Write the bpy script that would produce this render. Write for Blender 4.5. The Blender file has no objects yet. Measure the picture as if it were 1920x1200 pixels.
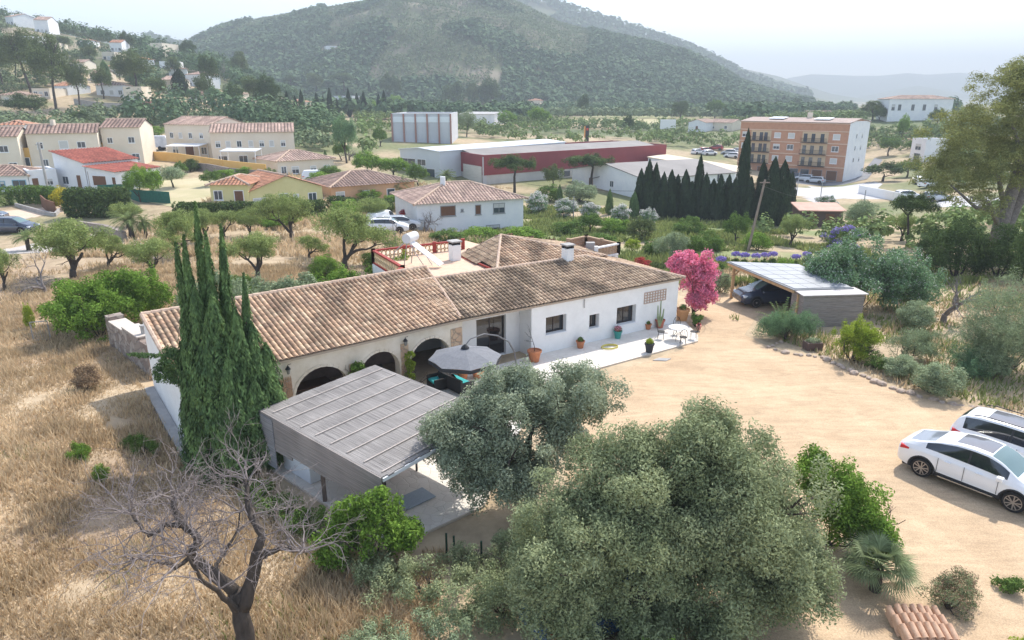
import bpy, bmesh, math, random
import numpy as np
from mathutils import Vector, Matrix
PI = math.pi
sc = bpy.context.scene
# ---------------------------------------------------------------- camera, sky, sun, exposure
PITCH = math.atan(410/1280); HCAM = 13.3; FPX = 1280.0
CT, ST = math.cos(PITCH), math.sin(PITCH)
cam_d = bpy.data.cameras.new('camera'); cam = bpy.data.objects.new('camera', cam_d)
sc.collection.objects.link(cam); sc.camera = cam
cam.location = (0, 0, HCAM); cam.rotation_euler = (PI/2-PITCH, 0, 0)
cam_d.sensor_width = 36; cam_d.lens = 24.0; cam_d.clip_start = .1; cam_d.clip_end = 30000
SUN_EL = math.radians(50); SUN_AZ = math.atan2(.55, .83)          # azimuth from +Y towards +X
world = bpy.data.worlds.new('World'); sc.world = world; world.use_nodes = True
wn = world.node_tree.nodes; wl = world.node_tree.links; wn.clear()
sky = wn.new('ShaderNodeTexSky'); sky.sky_type = 'NISHITA'; sky.sun_disc = False
sky.sun_elevation = SUN_EL; sky.sun_rotation = SUN_AZ; sky.altitude = 100
sky.air_density = 1.0; sky.dust_density = 1.2; sky.ozone_density = 1.0
bg = wn.new('ShaderNodeBackground'); bg.inputs['Strength'].default_value = .15
wo = wn.new('ShaderNodeOutputWorld'); hs_ = wn.new('ShaderNodeHueSaturation'); hs_.inputs['Saturation'].default_value = .75; wl.new(sky.outputs[0], hs_.inputs['Color']); wl.new(hs_.outputs[0], bg.inputs[0]); wl.new(bg.outputs[0], wo.inputs[0])
sd = bpy.data.lights.new('sun', 'SUN'); sd.energy = 2.7; sd.angle = math.radians(.6); sd.color = (1, .95, .87)
sun = bpy.data.objects.new('sun', sd); sc.collection.objects.link(sun)
sdir = Vector((math.sin(SUN_AZ)*math.cos(SUN_EL), math.cos(SUN_AZ)*math.cos(SUN_EL), math.sin(SUN_EL)))
sun.rotation_euler = sdir.to_track_quat('Z', 'Y').to_euler(); sun.location = (20, 30, 60)
sc.view_settings.view_transform = 'Standard'; sc.view_settings.look = 'None'
sc.view_settings.exposure = 1.22; sc.view_settings.gamma = 1.0
sc.cycles.max_bounces = 6; sc.cycles.transparent_max_bounces = 6; sc.cycles.volume_bounces = 0
sc.cycles.diffuse_bounces = 3; sc.cycles.glossy_bounces = 2; sc.cycles.use_denoising = True
# ---------------------------------------------------------------- ground height and pixel helpers
TA = [-.75, -.4, -.1, .2, .45, .6, .8]
TT = [([0,50,75,96,128,200,300,420],[0,0,0,.8,2.4,8,19,30]),
      ([0,50,85,128,177,250,400],[0,0,1,2.4,4,7,12]),
      ([0,50,75,90,128,186,400],[0,0,-1.5,-2.7,-1.8,1.9,5.2]),
      ([0,50,75,100,128,186,400],[0,0,-1.6,-3.5,-3.5,-2,3.6]),
      ([0,50,75,96,177,215,300,400],[0,0,-2.2,-4,-6.2,-5,5.5,4]),
      ([0,50,96,177,250,300,420],[0,0,-3,-4,3,7.6,7]),
      ([0,50,75,177,250,400],[0,.3,-.2,-2,2,6])]
# far ridges: distance, width of the front slope, width of the back slope, silhouette in photo pixels
RIDGES = [
 (470, 270, 260, [(-900,20),(-300,25),(0,42),(60,52),(120,64),(180,78),(250,90),(300,99),(345,108),(400,122),(470,150),(520,178),(560,192)]),
 (1500, 600, 500, [(-900,20),(0,44),(130,52),(200,60),(260,72),(330,88),(380,110),(450,150),(500,185)]),
 (980, 420, 500, [(300,150),(340,95),(380,72),(420,55),(480,40),(600,20),(690,4),(760,-24),(830,-34),(900,-26),(960,2),(1050,45),(1150,72),(1220,86),(1290,104),(1340,127),(1390,158),(1430,172),(1480,186),(1540,196)]),
 (1750, 600, 600, [(560,120),(700,0),(840,-30),(900,-15),(1010,0),(1080,24),(1150,45),(1280,88),(1340,114),(1400,146),(1470,170),(1560,190)]),
 (2700, 700, 500, [(1150,180),(1250,120),(1340,127),(1400,130),(1460,143),(1510,160),(1560,176),(1620,186),(1700,192)]),
 (3200, 600, 400, [(1560,192),(1640,176),(1720,160),(1790,172),(1860,188)]),
 (4300, 900, 600, [(1350,180),(1430,160),(1480,146),(1520,139),(1600,142),(1650,142),(1700,137),(1740,140),(1800,136),(1860,144),(1930,154),(2000,148),(2300,150),(3000,150)]),
]
def px_tan(px, py):
    v = (np.asarray(py)-600)/FPX
    d = CT - v*ST
    return (np.asarray(px)-960)/FPX/d, (-ST - v*CT)/d
_R = []
for D, wf, wb, pl in RIDGES:
    a, r = px_tan([p[0] for p in pl], [p[1] for p in pl]); _R.append((D, wf, wb, a, HCAM+r*D))
def sstep(t):
    t = np.clip(t, 0, 1); return t*t*(3-2*t)
def vnoise(x, y, s, seed=0):
    x = np.asarray(x, float)/s + seed*17.3; y = np.asarray(y, float)/s - seed*9.1
    xi = np.floor(x); yi = np.floor(y); fx = sstep(x-xi); fy = sstep(y-yi)
    def h(i, j):
        q = np.sin(i*127.1+j*311.7+seed*74.7)*43758.5453; return q-np.floor(q)
    return (h(xi,yi)*(1-fx)+h(xi+1,yi)*fx)*(1-fy)+(h(xi,yi+1)*(1-fx)+h(xi+1,yi+1)*fx)*fy
def terrain(x, y):
    x = np.asarray(x, float); y = np.asarray(y, float)
    a = x/np.maximum(y, 30.)
    cols = np.array([np.interp(y, t[0], t[1]) for t in TT])
    n = len(TA); z = np.zeros(np.broadcast(x, y).shape)
    ac = np.clip(a, TA[0], TA[-1])
    for i in range(n):
        w = np.interp(ac, TA, np.eye(n)[i]); z = z + w*cols[i]
    z = z + 1.15*sstep((-x-12.3)/5.5)*(1-sstep((y-45)/30.))
    far = sstep((y-230)/250.)
    z = z*(1-far*.6) + far*.6*4
    best = z
    for k, (D, wf, wb, aa, hh) in enumerate(_R):
        top = np.interp(a, aa, hh, left=hh[0] if aa[0] < -1 else 0, right=0)
        nz = (vnoise(x, y, D*.09, k)-.5)*.16 + (vnoise(x, y, D*.035, k+9)-.5)*.07
        t = np.where(y < D, (y-(D-wf))/wf, 1-(y-D)/wb) 
        s = sstep(t)*.55+np.clip(t, 0, 1)*.45
        s = s + nz*np.clip(1-np.abs(2*np.clip(t,0,1)-1), 0, 1)*1.2
        best = np.maximum(best, z + np.where(top > 0, np.clip(s, 0, 1), 0)*(top-z))
    return best
def tz(x, y): return float(terrain(x, y))
def ray(px, py):
    v = (py-600)/FPX; return (px-960)/FPX, CT-v*ST, -ST-v*CT
def at(px, py):
    "ground point seen at a photo pixel"
    x, y, z = ray(px, py)
    ts = np.concatenate([np.linspace(8, 300, 1500), np.linspace(301, 6000, 3000)])
    g = HCAM+z*ts - terrain(x*ts, y*ts)
    i = np.argmax(g < 0)
    if g[i] >= 0: i = len(ts)-1
    lo, hi = (ts[i-1] if i else 8.), ts[i]
    for _ in range(20):
        m = (lo+hi)/2
        if HCAM+z*m - tz(x*m, y*m) < 0: hi = m
        else: lo = m
    return Vector((x*hi, y*hi, tz(x*hi, y*hi)))
def atz(px, py, z0=0.):
    x, y, z = ray(px, py); t = (z0-HCAM)/z; return Vector((x*t, y*t, z0))
def aty(px, py, Y):
    x, y, z = ray(px, py); t = Y/y; return Vector((x*t, Y, HCAM+z*t))
def proj(x, y, z):
    d = y*CT-(z-HCAM)*ST; u = y*ST+(z-HCAM)*CT
    return 960+FPX*x/d, 600-FPX*u/d
# ---------------------------------------------------------------- materials
MATS = {}
def mat(name, col, col2=None, scale=2.0, rough=.85, bump=0., bscale=None, spec=.3, metal=0., detail=4., amt=1., stretch=None, attr=False, island=0., transl=0., alpha=1.):
    if name in MATS: return MATS[name]
    m = bpy.data.materials.new(name); m.use_nodes = True; N = m.node_tree.nodes; L = m.node_tree.links
    b = N['Principled BSDF']; out = N['Material Output']
    b.inputs['Roughness'].default_value = rough; b.inputs['Metallic'].default_value = metal
    b.inputs['Specular IOR Level'].default_value = spec
    src = None
    tc = N.new('ShaderNodeTexCoord'); vec = tc.outputs['Object']
    if stretch:
        mp = N.new('ShaderNodeMapping'); mp.inputs['Scale'].default_value = stretch; L.new(vec, mp.inputs[0]); vec = mp.outputs[0]
    c1 = (*col, 1)
    if attr:
        at_ = N.new('ShaderNodeAttribute'); at_.attribute_name = 'col'; src = at_.outputs['Color']
    if col2 is not None:
        nz = N.new('ShaderNodeTexNoise'); nz.inputs['Scale'].default_value = scale; nz.inputs['Detail'].default_value = detail
        nz.inputs['Roughness'].default_value = .65
        L.new(vec, nz.inputs['Vector'])
        rp = N.new('ShaderNodeMapRange'); rp.inputs[1].default_value = .35; rp.inputs[2].default_value = .65
        L.new(nz.outputs[0], rp.inputs[0])
        mx = N.new('ShaderNodeMix'); mx.data_type = 'RGBA'
        if attr: mx.blend_type = 'MULTIPLY'; mx.inputs[0].default_value = amt; L.new(src, mx.inputs[6]); 
        if attr:
            mm = N.new('ShaderNodeMix'); mm.data_type = 'RGBA'; mm.inputs[6].default_value = (*col, 1); mm.inputs[7].default_value = (*col2, 1)
            L.new(rp.outputs[0], mm.inputs[0]); L.new(mm.outputs[2], mx.inputs[7])
        else:
            mx.inputs[6].default_value = c1; mx.inputs[7].default_value = (*col2, 1); L.new(rp.outputs[0], mx.inputs[0])
        src = mx.outputs[2]
    if island:
        gi = N.new('ShaderNodeNewGeometry'); hs = N.new('ShaderNodeHueSaturation')
        r1 = N.new('ShaderNodeMapRange'); r1.inputs[3].default_value = 1-island; r1.inputs[4].default_value = 1+island
        L.new(gi.outputs['Random Per Island'], r1.inputs[0]); L.new(r1.outputs[0], hs.inputs['Value'])
        if src: L.new(src, hs.inputs['Color'])
        else: hs.inputs['Color'].default_value = c1
        src = hs.outputs[0]
    if src: L.new(src, b.inputs['Base Color'])
    else: b.inputs['Base Color'].default_value = c1
    if bump:
        n2 = N.new('ShaderNodeTexNoise'); n2.inputs['Scale'].default_value = bscale or scale*4; n2.inputs['Detail'].default_value = 5
        L.new(vec, n2.inputs['Vector']); bp = N.new('ShaderNodeBump'); bp.inputs['Strength'].default_value = min(1, bump); bp.inputs['Distance'].default_value = .03*bump
        L.new(n2.outputs[0], bp.inputs['Height']); L.new(bp.outputs[0], b.inputs['Normal'])
    if transl:
        tr = N.new('ShaderNodeBsdfTranslucent'); ms = N.new('ShaderNodeMixShader'); ms.inputs[0].default_value = transl
        if src: L.new(src, tr.inputs[0])
        else: tr.inputs[0].default_value = c1
        L.new(b.outputs[0], ms.inputs[1]); L.new(tr.outputs[0], ms.inputs[2]); L.new(ms.outputs[0], out.inputs[0])
    MATS[name] = m; return m
def leafmat(name, c1, c2, isl=.35, tr=.28, scale=1.2):
    return mat(name, c1, c2, scale=scale, rough=.85, spec=.06, detail=2, island=isl, transl=tr)
WHITE = mat('white_render', (.86,.85,.83), (.78,.77,.75), 1.1, bump=.35, bscale=14)
WHITE2 = mat('white_paint', (.82,.82,.82), (.74,.75,.77), .6, bump=.2, bscale=8)
CREAM = mat('cream_render', (.78,.70,.58), (.70,.61,.49), .25, bump=.2, bscale=4)
OCHRE = mat('ochre_render', (.70,.45,.16), (.62,.38,.12), .4)
YELLOW = mat('yellow_render', (.72,.66,.34), (.64,.58,.28), .3)
SALMON = mat('salmon_render', (.66,.40,.24), (.58,.34,.2), .4)
SAND = mat('sand_render', (.74,.66,.55), (.64,.55,.43), 1.3, bump=.4, bscale=9)
STONE = mat('rubble_stone', (.36,.31,.27), (.20,.16,.14), 5, bump=1, bscale=7)
def stone_mat(name, ca, cb, mortar, sc_=3.2):
    m = mat(name, ca); N = m.node_tree.nodes; L = m.node_tree.links; b = N['Principled BSDF']
    tc = N.new('ShaderNodeTexCoord'); v = N.new('ShaderNodeTexVoronoi'); v.inputs['Scale'].default_value = sc_
    v2 = N.new('ShaderNodeTexVoronoi'); v2.feature = 'DISTANCE_TO_EDGE'; v2.inputs['Scale'].default_value = sc_
    nz = N.new('ShaderNodeTexNoise'); nz.inputs['Scale'].default_value = 3; L.new(tc.outputs['Object'], nz.inputs[0])
    ad = N.new('ShaderNodeMix'); ad.data_type = 'RGBA'; ad.inputs[0].default_value = .1; L.new(tc.outputs['Object'], ad.inputs[6]); L.new(nz.outputs[1], ad.inputs[7])
    L.new(ad.outputs[2], v.inputs['Vector']); L.new(ad.outputs[2], v2.inputs['Vector'])
    sp = N.new('ShaderNodeSeparateColor'); L.new(v.outputs['Color'], sp.inputs[0])
    mx = N.new('ShaderNodeMix'); mx.data_type = 'RGBA'; mx.inputs[6].default_value = (*ca,1); mx.inputs[7].default_value = (*cb,1); L.new(sp.outputs[0], mx.inputs[0])
    rp = N.new('ShaderNodeMapRange'); rp.inputs[2].default_value = .06; L.new(v2.outputs['Distance'], rp.inputs[0])
    m2 = N.new('ShaderNodeMix'); m2.data_type = 'RGBA'; m2.inputs[6].default_value = (*mortar,1); L.new(rp.outputs[0], m2.inputs[0]); L.new(mx.outputs[2], m2.inputs[7])
    L.new(m2.outputs[2], b.inputs['Base Color'])
    bp = N.new('ShaderNodeBump'); bp.inputs['Distance'].default_value = .05; L.new(rp.outputs[0], bp.inputs['Height']); L.new(bp.outputs[0], b.inputs['Normal'])
    return m
RUBBLE = stone_mat('stone_masonry', (.42,.36,.31), (.24,.18,.15), (.30,.26,.23))
QUOIN = stone_mat('quoin_stone', (.55,.40,.27), (.48,.30,.2), (.58,.50,.40), 3.6)
PAVE = stone_mat('terrace_paving', (.76,.71,.64), (.69,.63,.56), (.66,.61,.54), 3.0)
PAVE.node_tree.nodes['Bump'].inputs['Distance'].default_value = .008
GLASS = mat('window_glass', (.05,.07,.09), rough=.08, spec=.8)
DARKG = mat('dark_glass', (.012,.014,.018), rough=.06, spec=.8)
INSIDE = mat('dark_interior', (.05,.04,.035))
METAL = mat('grey_metal', (.35,.36,.37), rough=.45, metal=.6)
BLACK = mat('black_iron', (.02,.02,.022), rough=.5)
CHAR = mat('charcoal_fabric', (.20,.205,.22), (.16,.165,.18), 8)
FRAMEW = mat('frame_white', (.78,.78,.78), rough=.5)
FRAMED = mat('frame_grey', (.30,.30,.31), rough=.5)
SHUT = mat('shutter', (.62,.62,.60), (.5,.5,.48), 3, stretch=(1,1,30))
SHUTB = mat('shutter_brown', (.20,.10,.06), (.14,.07,.04), 3, stretch=(1,1,30))
TERRA = mat('terracotta', (.55,.22,.10), (.42,.16,.08), 5, rough=.8)
REDPNT = mat('red_paint', (.36,.05,.035), (.27,.04,.03), 4, rough=.6)
WOOD = mat('weathered_wood', (.36,.32,.29), (.22,.19,.17), 3, stretch=(.6,.6,9), bump=.5)
PINE = mat('new_timber', (.60,.40,.22), (.48,.30,.15), 3, stretch=(3,3,.5))
BARK = mat('bark', (.085,.068,.057), (.045,.036,.03), 6, bump=1, bscale=14, stretch=(1,1,.4))
BARKG = mat('grey_bark', (.24,.21,.2), (.14,.12,.11), 6, bump=1, bscale=12)
TWIG = mat('dry_twig', (.27,.23,.22), (.18,.15,.14), 5)
CONC = mat('concrete', (.42,.40,.38), (.32,.31,.30), 2, bump=.4, bscale=20)
ASPH = mat('asphalt', (.20,.20,.21), (.15,.15,.16), .6, bump=.3, bscale=20)
TILER = mat('roof_tile', (.95,.95,.95), (.62,.60,.60), 3.0, rough=.9, attr=True, amt=.85, detail=3)
GREENN = mat('green_netting', (.03,.16,.12), (.02,.11,.08), 5)
# ---------------------------------------------------------------- mesh helpers
col = sc.collection
def tag(o, label=None, cat=None, group=None, kind=None):
    if label: o['label'] = label
    if cat: o['category'] = cat
    if group: o['group'] = group
    if kind: o['kind'] = kind
    return o
def empty(name, loc, rz=0, label=None, cat=None, group=None):
    o = bpy.data.objects.new(name, None); col.objects.link(o); o.location = loc; o.rotation_euler = (0,0,rz)
    o.empty_display_size = .2
    return tag(o, label, cat, group)
def from_np(name, V, F, m, parent=None, smooth=False, colors=None, loc=None):
    "V (n,3); F (k,4) or (k,3) int array"
    me = bpy.data.meshes.new(name); V = np.asarray(V, np.float32); F = np.asarray(F, np.int32)
    k = F.shape[1]
    me.vertices.add(len(V)); me.vertices.foreach_set('co', V.ravel())
    me.loops.add(F.size); me.loops.foreach_set('vertex_index', F.ravel())
    me.polygons.add(len(F)); me.polygons.foreach_set('loop_start', np.arange(0, F.size, k, dtype=np.int32))
    me.polygons.foreach_set('loop_total', np.full(len(F), k, np.int32))
    me.polygons.foreach_set('use_smooth', np.full(len(F), smooth, bool))
    me.update(calc_edges=True)
    if colors is not None:
        ca = me.color_attributes.new('col', 'FLOAT_COLOR', 'POINT')
        cc = np.ones((len(V), 4), np.float32); cc[:, :3] = colors; ca.data.foreach_set('color', cc.ravel())
    me.materials.append(m)
    o = bpy.data.objects.new(name, me); col.objects.link(o)
    if parent: o.parent = parent
    if loc is not None: o.location = loc
    return o
class MB:
    def __init__(s): s.v = []; s.f = []
    def add(s, vs, fs):
        n = len(s.v); s.v += [tuple(v) for v in vs]; s.f += [tuple(i+n for i in f) for f in fs]; return s
    def box(s, x0, y0, z0, x1, y1, z1, rz=0, o=(0,0,0)):
        vs = [(x0,y0,z0),(x1,y0,z0),(x1,y1,z0),(x0,y1,z0),(x0,y0,z1),(x1,y0,z1),(x1,y1,z1),(x0,y1,z1)]
        if rz or o != (0,0,0):
            c, q = math.cos(rz), math.sin(rz); vs = [(x*c-y*q+o[0], x*q+y*c+o[1], z+o[2]) for x,y,z in vs]
        return s.add(vs, [(0,3,2,1),(4,5,6,7),(0,1,5,4),(1,2,6,5),(2,3,7,6),(3,0,4,7)])
    def prism(s, poly, z0, z1):
        "poly: list of xy (ccw); z0, z1 numbers or lists"
        n = len(poly); a = z0 if isinstance(z0, (list,tuple)) else [z0]*n; b = z1 if isinstance(z1, (list,tuple)) else [z1]*n
        vs = [(p[0],p[1],a[i]) for i,p in enumerate(poly)]+[(p[0],p[1],b[i]) for i,p in enumerate(poly)]
        return s.add(vs, [tuple(range(n-1,-1,-1)), tuple(range(n,2*n))]+[(i,(i+1)%n,(i+1)%n+n,i+n) for i in range(n)])
    def bar(s, p, q, w, h=None):
        "square bar between two points"
        p = Vector(p); q = Vector(q); d = (q-p).normalized(); h = h or w
        up = Vector((0,0,1)) if abs(d.z) < .95 else Vector((0,1,0))
        a = d.cross(up).normalized()*w/2; b = a.cross(d).normalized()*h/2
        vs = [p-a-b,p+a-b,p+a+b,p-a+b,q-a-b,q+a-b,q+a+b,q-a+b]
        return s.add(vs, [(3,2,1,0),(4,5,6,7),(0,1,5,4),(1,2,6,5),(2,3,7,6),(3,0,4,7)])
    def tube(s, pts, rad, n=8, cap=True):
        pts = [Vector(p) for p in pts]; m = len(pts)
        if not isinstance(rad, (list,tuple)): rad = [rad]*m
        vs = []; d0 = (pts[1]-pts[0]).normalized(); a = d0.orthogonal().normalized()
        for i, p in enumerate(pts):
            d = (pts[min(i+1,m-1)]-pts[max(i-1,0)]).normalized(); a = (a-d*a.dot(d)).normalized(); b = d.cross(a)
            for k in range(n):
                t = 2*PI*k/n; vs.append(p+(a*math.cos(t)+b*math.sin(t))*rad[i])
        fs = [(i*n+k, i*n+(k+1)%n, (i+1)*n+(k+1)%n, (i+1)*n+k) for i in range(m-1) for k in range(n)]
        if cap: fs += [tuple(range(n-1,-1,-1)), tuple(range((m-1)*n, m*n))]
        return s.add(vs, fs)
    def lathe(s, prof, n=20, o=(0,0,0), cap=True):
        vs = [(r*math.cos(2*PI*k/n)+o[0], r*math.sin(2*PI*k/n)+o[1], z+o[2]) for r,z in prof for k in range(n)]
        m = len(prof); fs = [(i*n+k, i*n+(k+1)%n, (i+1)*n+(k+1)%n, (i+1)*n+k) for i in range(m-1) for k in range(n)]
        if cap: fs += [tuple(range(n-1,-1,-1)), tuple(range((m-1)*n, m*n))]
        return s.add(vs, fs)
    def quad(s, a, b, c, d): return s.add([a,b,c,d], [(0,1,2,3)])
    def slab(s, poly3, t):
        "planar polygon thickened downwards by t"
        n = len(poly3); vs = [tuple(p) for p in poly3]+[(p[0],p[1],p[2]-t) for p in poly3]
        return s.add(vs, [tuple(range(n)), tuple(range(2*n-1,n-1,-1))]+[(i,i+n,(i+1)%n+n,(i+1)%n) for i in range(n)])
    def build(s, name, m, parent=None, smooth=False, bevel=0, loc=None):
        me = bpy.data.meshes.new(name); me.from_pydata(s.v, [], s.f); me.update(); me.materials.append(m)
        if smooth: me.polygons.foreach_set('use_smooth', np.ones(len(me.polygons), bool))
        o = bpy.data.objects.new(name, me); col.objects.link(o)
        if parent: o.parent = parent
        if loc is not None: o.location = loc
        if bevel:
            md = o.modifiers.new('bevel', 'BEVEL'); md.width = bevel; md.segments = 2; md.limit_method = 'ANGLE'
        return o
def copy_tree(o, parent=None, **kw):
    c = o.copy(); col.objects.link(c)
    if parent: c.parent = parent
    for ch in o.children: copy_tree(ch, c)
    return c
# ---------------------------------------------------------------- roof tiles: real corrugated courses laid on a planar polygon
def tile_roof(name, poly, mt, parent, wt=.24, lt=.38, amp=.05, cols=((.52,.34,.24),(.60,.44,.32),(.40,.25,.17),(.34,.26,.2)), dark=.25, seed=1, seg=6, wob=0., thick=.06):
    rng = np.random.default_rng(seed); P = np.array([tuple(p) for p in poly], float)
    nrm = np.zeros(3)
    for i in range(len(P)): nrm += np.cross(P[i], P[(i+1)%len(P)])
    nrm /= np.linalg.norm(nrm); nrm *= np.sign(nrm[2])
    dn = np.array([nrm[0], nrm[1], 0]); dn = dn*nrm[2]; dn[2] = -(nrm[0]**2+nrm[1]**2); dn /= np.linalg.norm(dn)
    ac = np.cross(nrm, dn); o = P[0]
    S = (P-o)@ac; T = (P-o)@dn
    na = max(2, int(round((S.max()-S.min())/wt))); nb = max(1, int(round((T.max()-T.min())/lt)))
    wa = (S.max()-S.min())/na; lb = (T.max()-T.min())/nb
    # each course is a strip of quads from its upper to its lower edge, lower edge lifted
    k = np.arange(na*seg+1); s = S.min()+k*wa/seg; ph = (k % seg)/seg
    wave = (.5-.5*np.cos(2*PI*ph))**.7*amp*1.6-amp*.3
    rows = []; F = []; C = []; V = []
    base = np.array(cols); n = 0
    tcol = base[rng.choice(len(base), size=(nb, na), p=np.array([.34,.3,.22,.14])[:len(base)]/sum([.34,.3,.22,.14][:len(base)]))]*rng.uniform(.85, 1.12, (nb, na, 1)); tcol = tcol*.55+tcol.mean((0,1))*.45; tcol *= rng.uniform(.86, 1.12, (1, na, 1))
    for r in range(nb):
        for e in (0, 1):
            t = T.min()+(r+e)*lb+(0.02 if e else -.03); lift = (.028 if e else 0.)
            jit = rng.normal(0, .004+wob, na)
            ki = np.minimum(k//seg, na-1)
            pts = o+np.outer(s, ac)+np.outer(np.full(len(s), t)+jit[ki], dn)+np.outer(wave+lift, nrm)
            V.append(pts)
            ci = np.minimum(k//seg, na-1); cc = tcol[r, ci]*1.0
            cc[ph == 0] *= .25; cc[(ph < .2) | (ph > .8)] *= .72  # shade in the channels between tile crests, painted into the vertex colour
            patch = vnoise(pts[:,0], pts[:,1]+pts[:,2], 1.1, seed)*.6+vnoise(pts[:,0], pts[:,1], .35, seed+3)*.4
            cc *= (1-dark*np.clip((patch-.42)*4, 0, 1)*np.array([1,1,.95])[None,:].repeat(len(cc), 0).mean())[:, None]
            C.append(cc)
        i0 = n; m_ = len(s)
        sc_ = s[:-1]+wa/seg/2; tc_ = T.min()+(r+.5)*lb
        inside = np.zeros(len(sc_), bool)
        for i in range(len(P)):
            j = (i+1) % len(P)
            cond = ((T[i] > tc_) != (T[j] > tc_))
            if cond:
                xs = S[i]+(tc_-T[i])/(T[j]-T[i])*(S[j]-S[i]); inside ^= sc_ < xs
        q = np.nonzero(inside)[0]
        F.append(np.stack([i0+q, i0+q+1, i0+m_+q+1, i0+m_+q], 1))
        if r < nb-1:
            F.append(np.stack([i0+m_+q, i0+m_+q+1, i0+2*m_+q+1, i0+2*m_+q], 1))
        n += 2*m_
    V = np.concatenate(V); F = np.concatenate(F); C = np.concatenate(C)
    used = np.zeros(len(V), bool); used[F.ravel()] = True; idx = np.cumsum(used)-1
    F = idx[F]; fl = F.max(1) < used.sum(); F = F[fl]
    ob = from_np(name, V[used], F, mt, parent, colors=C[used])
    return ob
def ridge_caps(p, q, r=.11, step=.4, mb=None):
    mb = mb or MB(); p = Vector(p); q = Vector(q); L_ = (q-p).length; n = max(1, int(L_/step))
    for i in range(n):
        a = p.lerp(q, i/n); b = p.lerp(q, (i+1.08)/n); mb.tube([a, b], [r*1.08, r*.92], 8)
    return mb
RIDGEM = mat('ridge_tile', (.60,.45,.34), (.40,.28,.21), 4)
def XY(o, u, s, n, d): return (o[0]+u[0]*s+n[0]*d, o[1]+u[1]*s+n[1]*d)
# ================================================================ THE SETTING
def build_ground():
    aa = np.concatenate([np.linspace(-3, -1.1, 20)[:-1], np.linspace(-1.1, 1.1, 330), np.linspace(1.1, 3, 20)[1:]])
    ys = np.concatenate([np.linspace(-60, 5, 10), np.linspace(6, 60, 130), np.geomspace(60.6, 6500, 250)])
    w = np.where(ys < 40, 40, ys)
    X = aa[None]*w[:, None]; Y = np.repeat(ys[:, None], len(aa), 1); Z = terrain(X, Y)
    near = np.clip((X*-1-9)/3, 0, 1)*(Y < 45)
    Z = Z + near*(vnoise(X, Y, 1.7, 3)-.5)*.22 + (Y > 60)*(Y < 330)*(vnoise(X, Y, 14, 5)-.5)*.25
    # surface colours
    n1 = vnoise(X, Y, 9, 1); n2 = vnoise(X, Y, 2.3, 2); n3 = vnoise(X, Y, 38, 4); n4 = vnoise(X, Y, 120, 6)
    straw = np.array([.50,.39,.26]); soil = np.array([.38,.27,.19]); green = np.array([.13,.17,.06]); scrub = np.array([.10,.12,.055]); tan = np.array([.42,.33,.21]); rock = np.array([.42,.33,.28])
    C = np.zeros(X.shape+(3,)); C[:] = straw
    def mixin(c, wgt):
        nonlocal C
        C = C*(1-wgt[..., None])+c*wgt[..., None]
    orchard = sstep((Y-27)/8)*sstep((95-Y)/10)*sstep((-X-3)/5); mixin(soil, orchard*(.35+.45*(n2 > .45)))
    mixin(tan, sstep((Y-40)/20)*.7)
    mixin(green, sstep((Y-60)/30)*sstep((n1*.6+n3*.5-.5)*5)*.8); mixin(green*1.5, sstep((Y-49)/6)*sstep((105-Y)/15)*(X > -2)*sstep((n1*.7+n2*.3-.3)*5)*.8)
    mixin(soil*.8, sstep((-X-9)/2)*sstep((17.5+X*0-np.abs(Y-22.5)*3)/3)*sstep((17+X)/3)*.7)  # brown soil by the cypress, its colour darkened for the shade there
    mid = sstep((Y-230)/60)*sstep((n3*.7+n4*.5-.42)*5); mixin(np.array([.12,.155,.065]), mid*.9)
    H = Z-4
    mtn = sstep((H-6)/14)*(Y > 300); mixin(scrub, mtn*.95)
    a = X/np.maximum(Y, 30)
    dry = mtn*sstep((vnoise(X, Y, 60, 8)*.55+vnoise(X, Y, 17, 12)*.55-.52)*5)*np.clip(1-np.abs(a+.08)/.35, 0, 1)*(Y < 1500)
    mixin(rock, dry*.6)
    mixin(np.array([.40,.32,.24]), mtn*(Y < 520)*(a < -.3)*sstep((vnoise(X, Y, 30, 15)-.45)*5)*.6)
    mixin(np.array([.50,.44,.25]), sstep((Y-330)/30)*sstep((480-Y)/40)*sstep((a-.05)/.05)*sstep((.32-a)/.05)*.85)
    # the pale curving road on the hillside left of the middle and a track
    V = np.stack([X.ravel(), Y.ravel(), Z.ravel()], 1); nx = len(aa); ny = len(ys)
    i, j = np.meshgrid(np.arange(ny-1), np.arange(nx-1), indexing='ij'); b = (i*nx+j).ravel()
    F = np.stack([b, b+1, b+nx+1, b+nx], 1)
    g = mat('ground_cover', (1.1,1.1,1.1), (.62,.6,.58), .9, rough=.95, bump=1, bscale=5, attr=True, amt=.75, detail=8)
    o = from_np('ground', V, F, g, smooth=True, colors=C.reshape(-1, 3)); tag(o, kind='structure')
build_ground()
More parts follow.
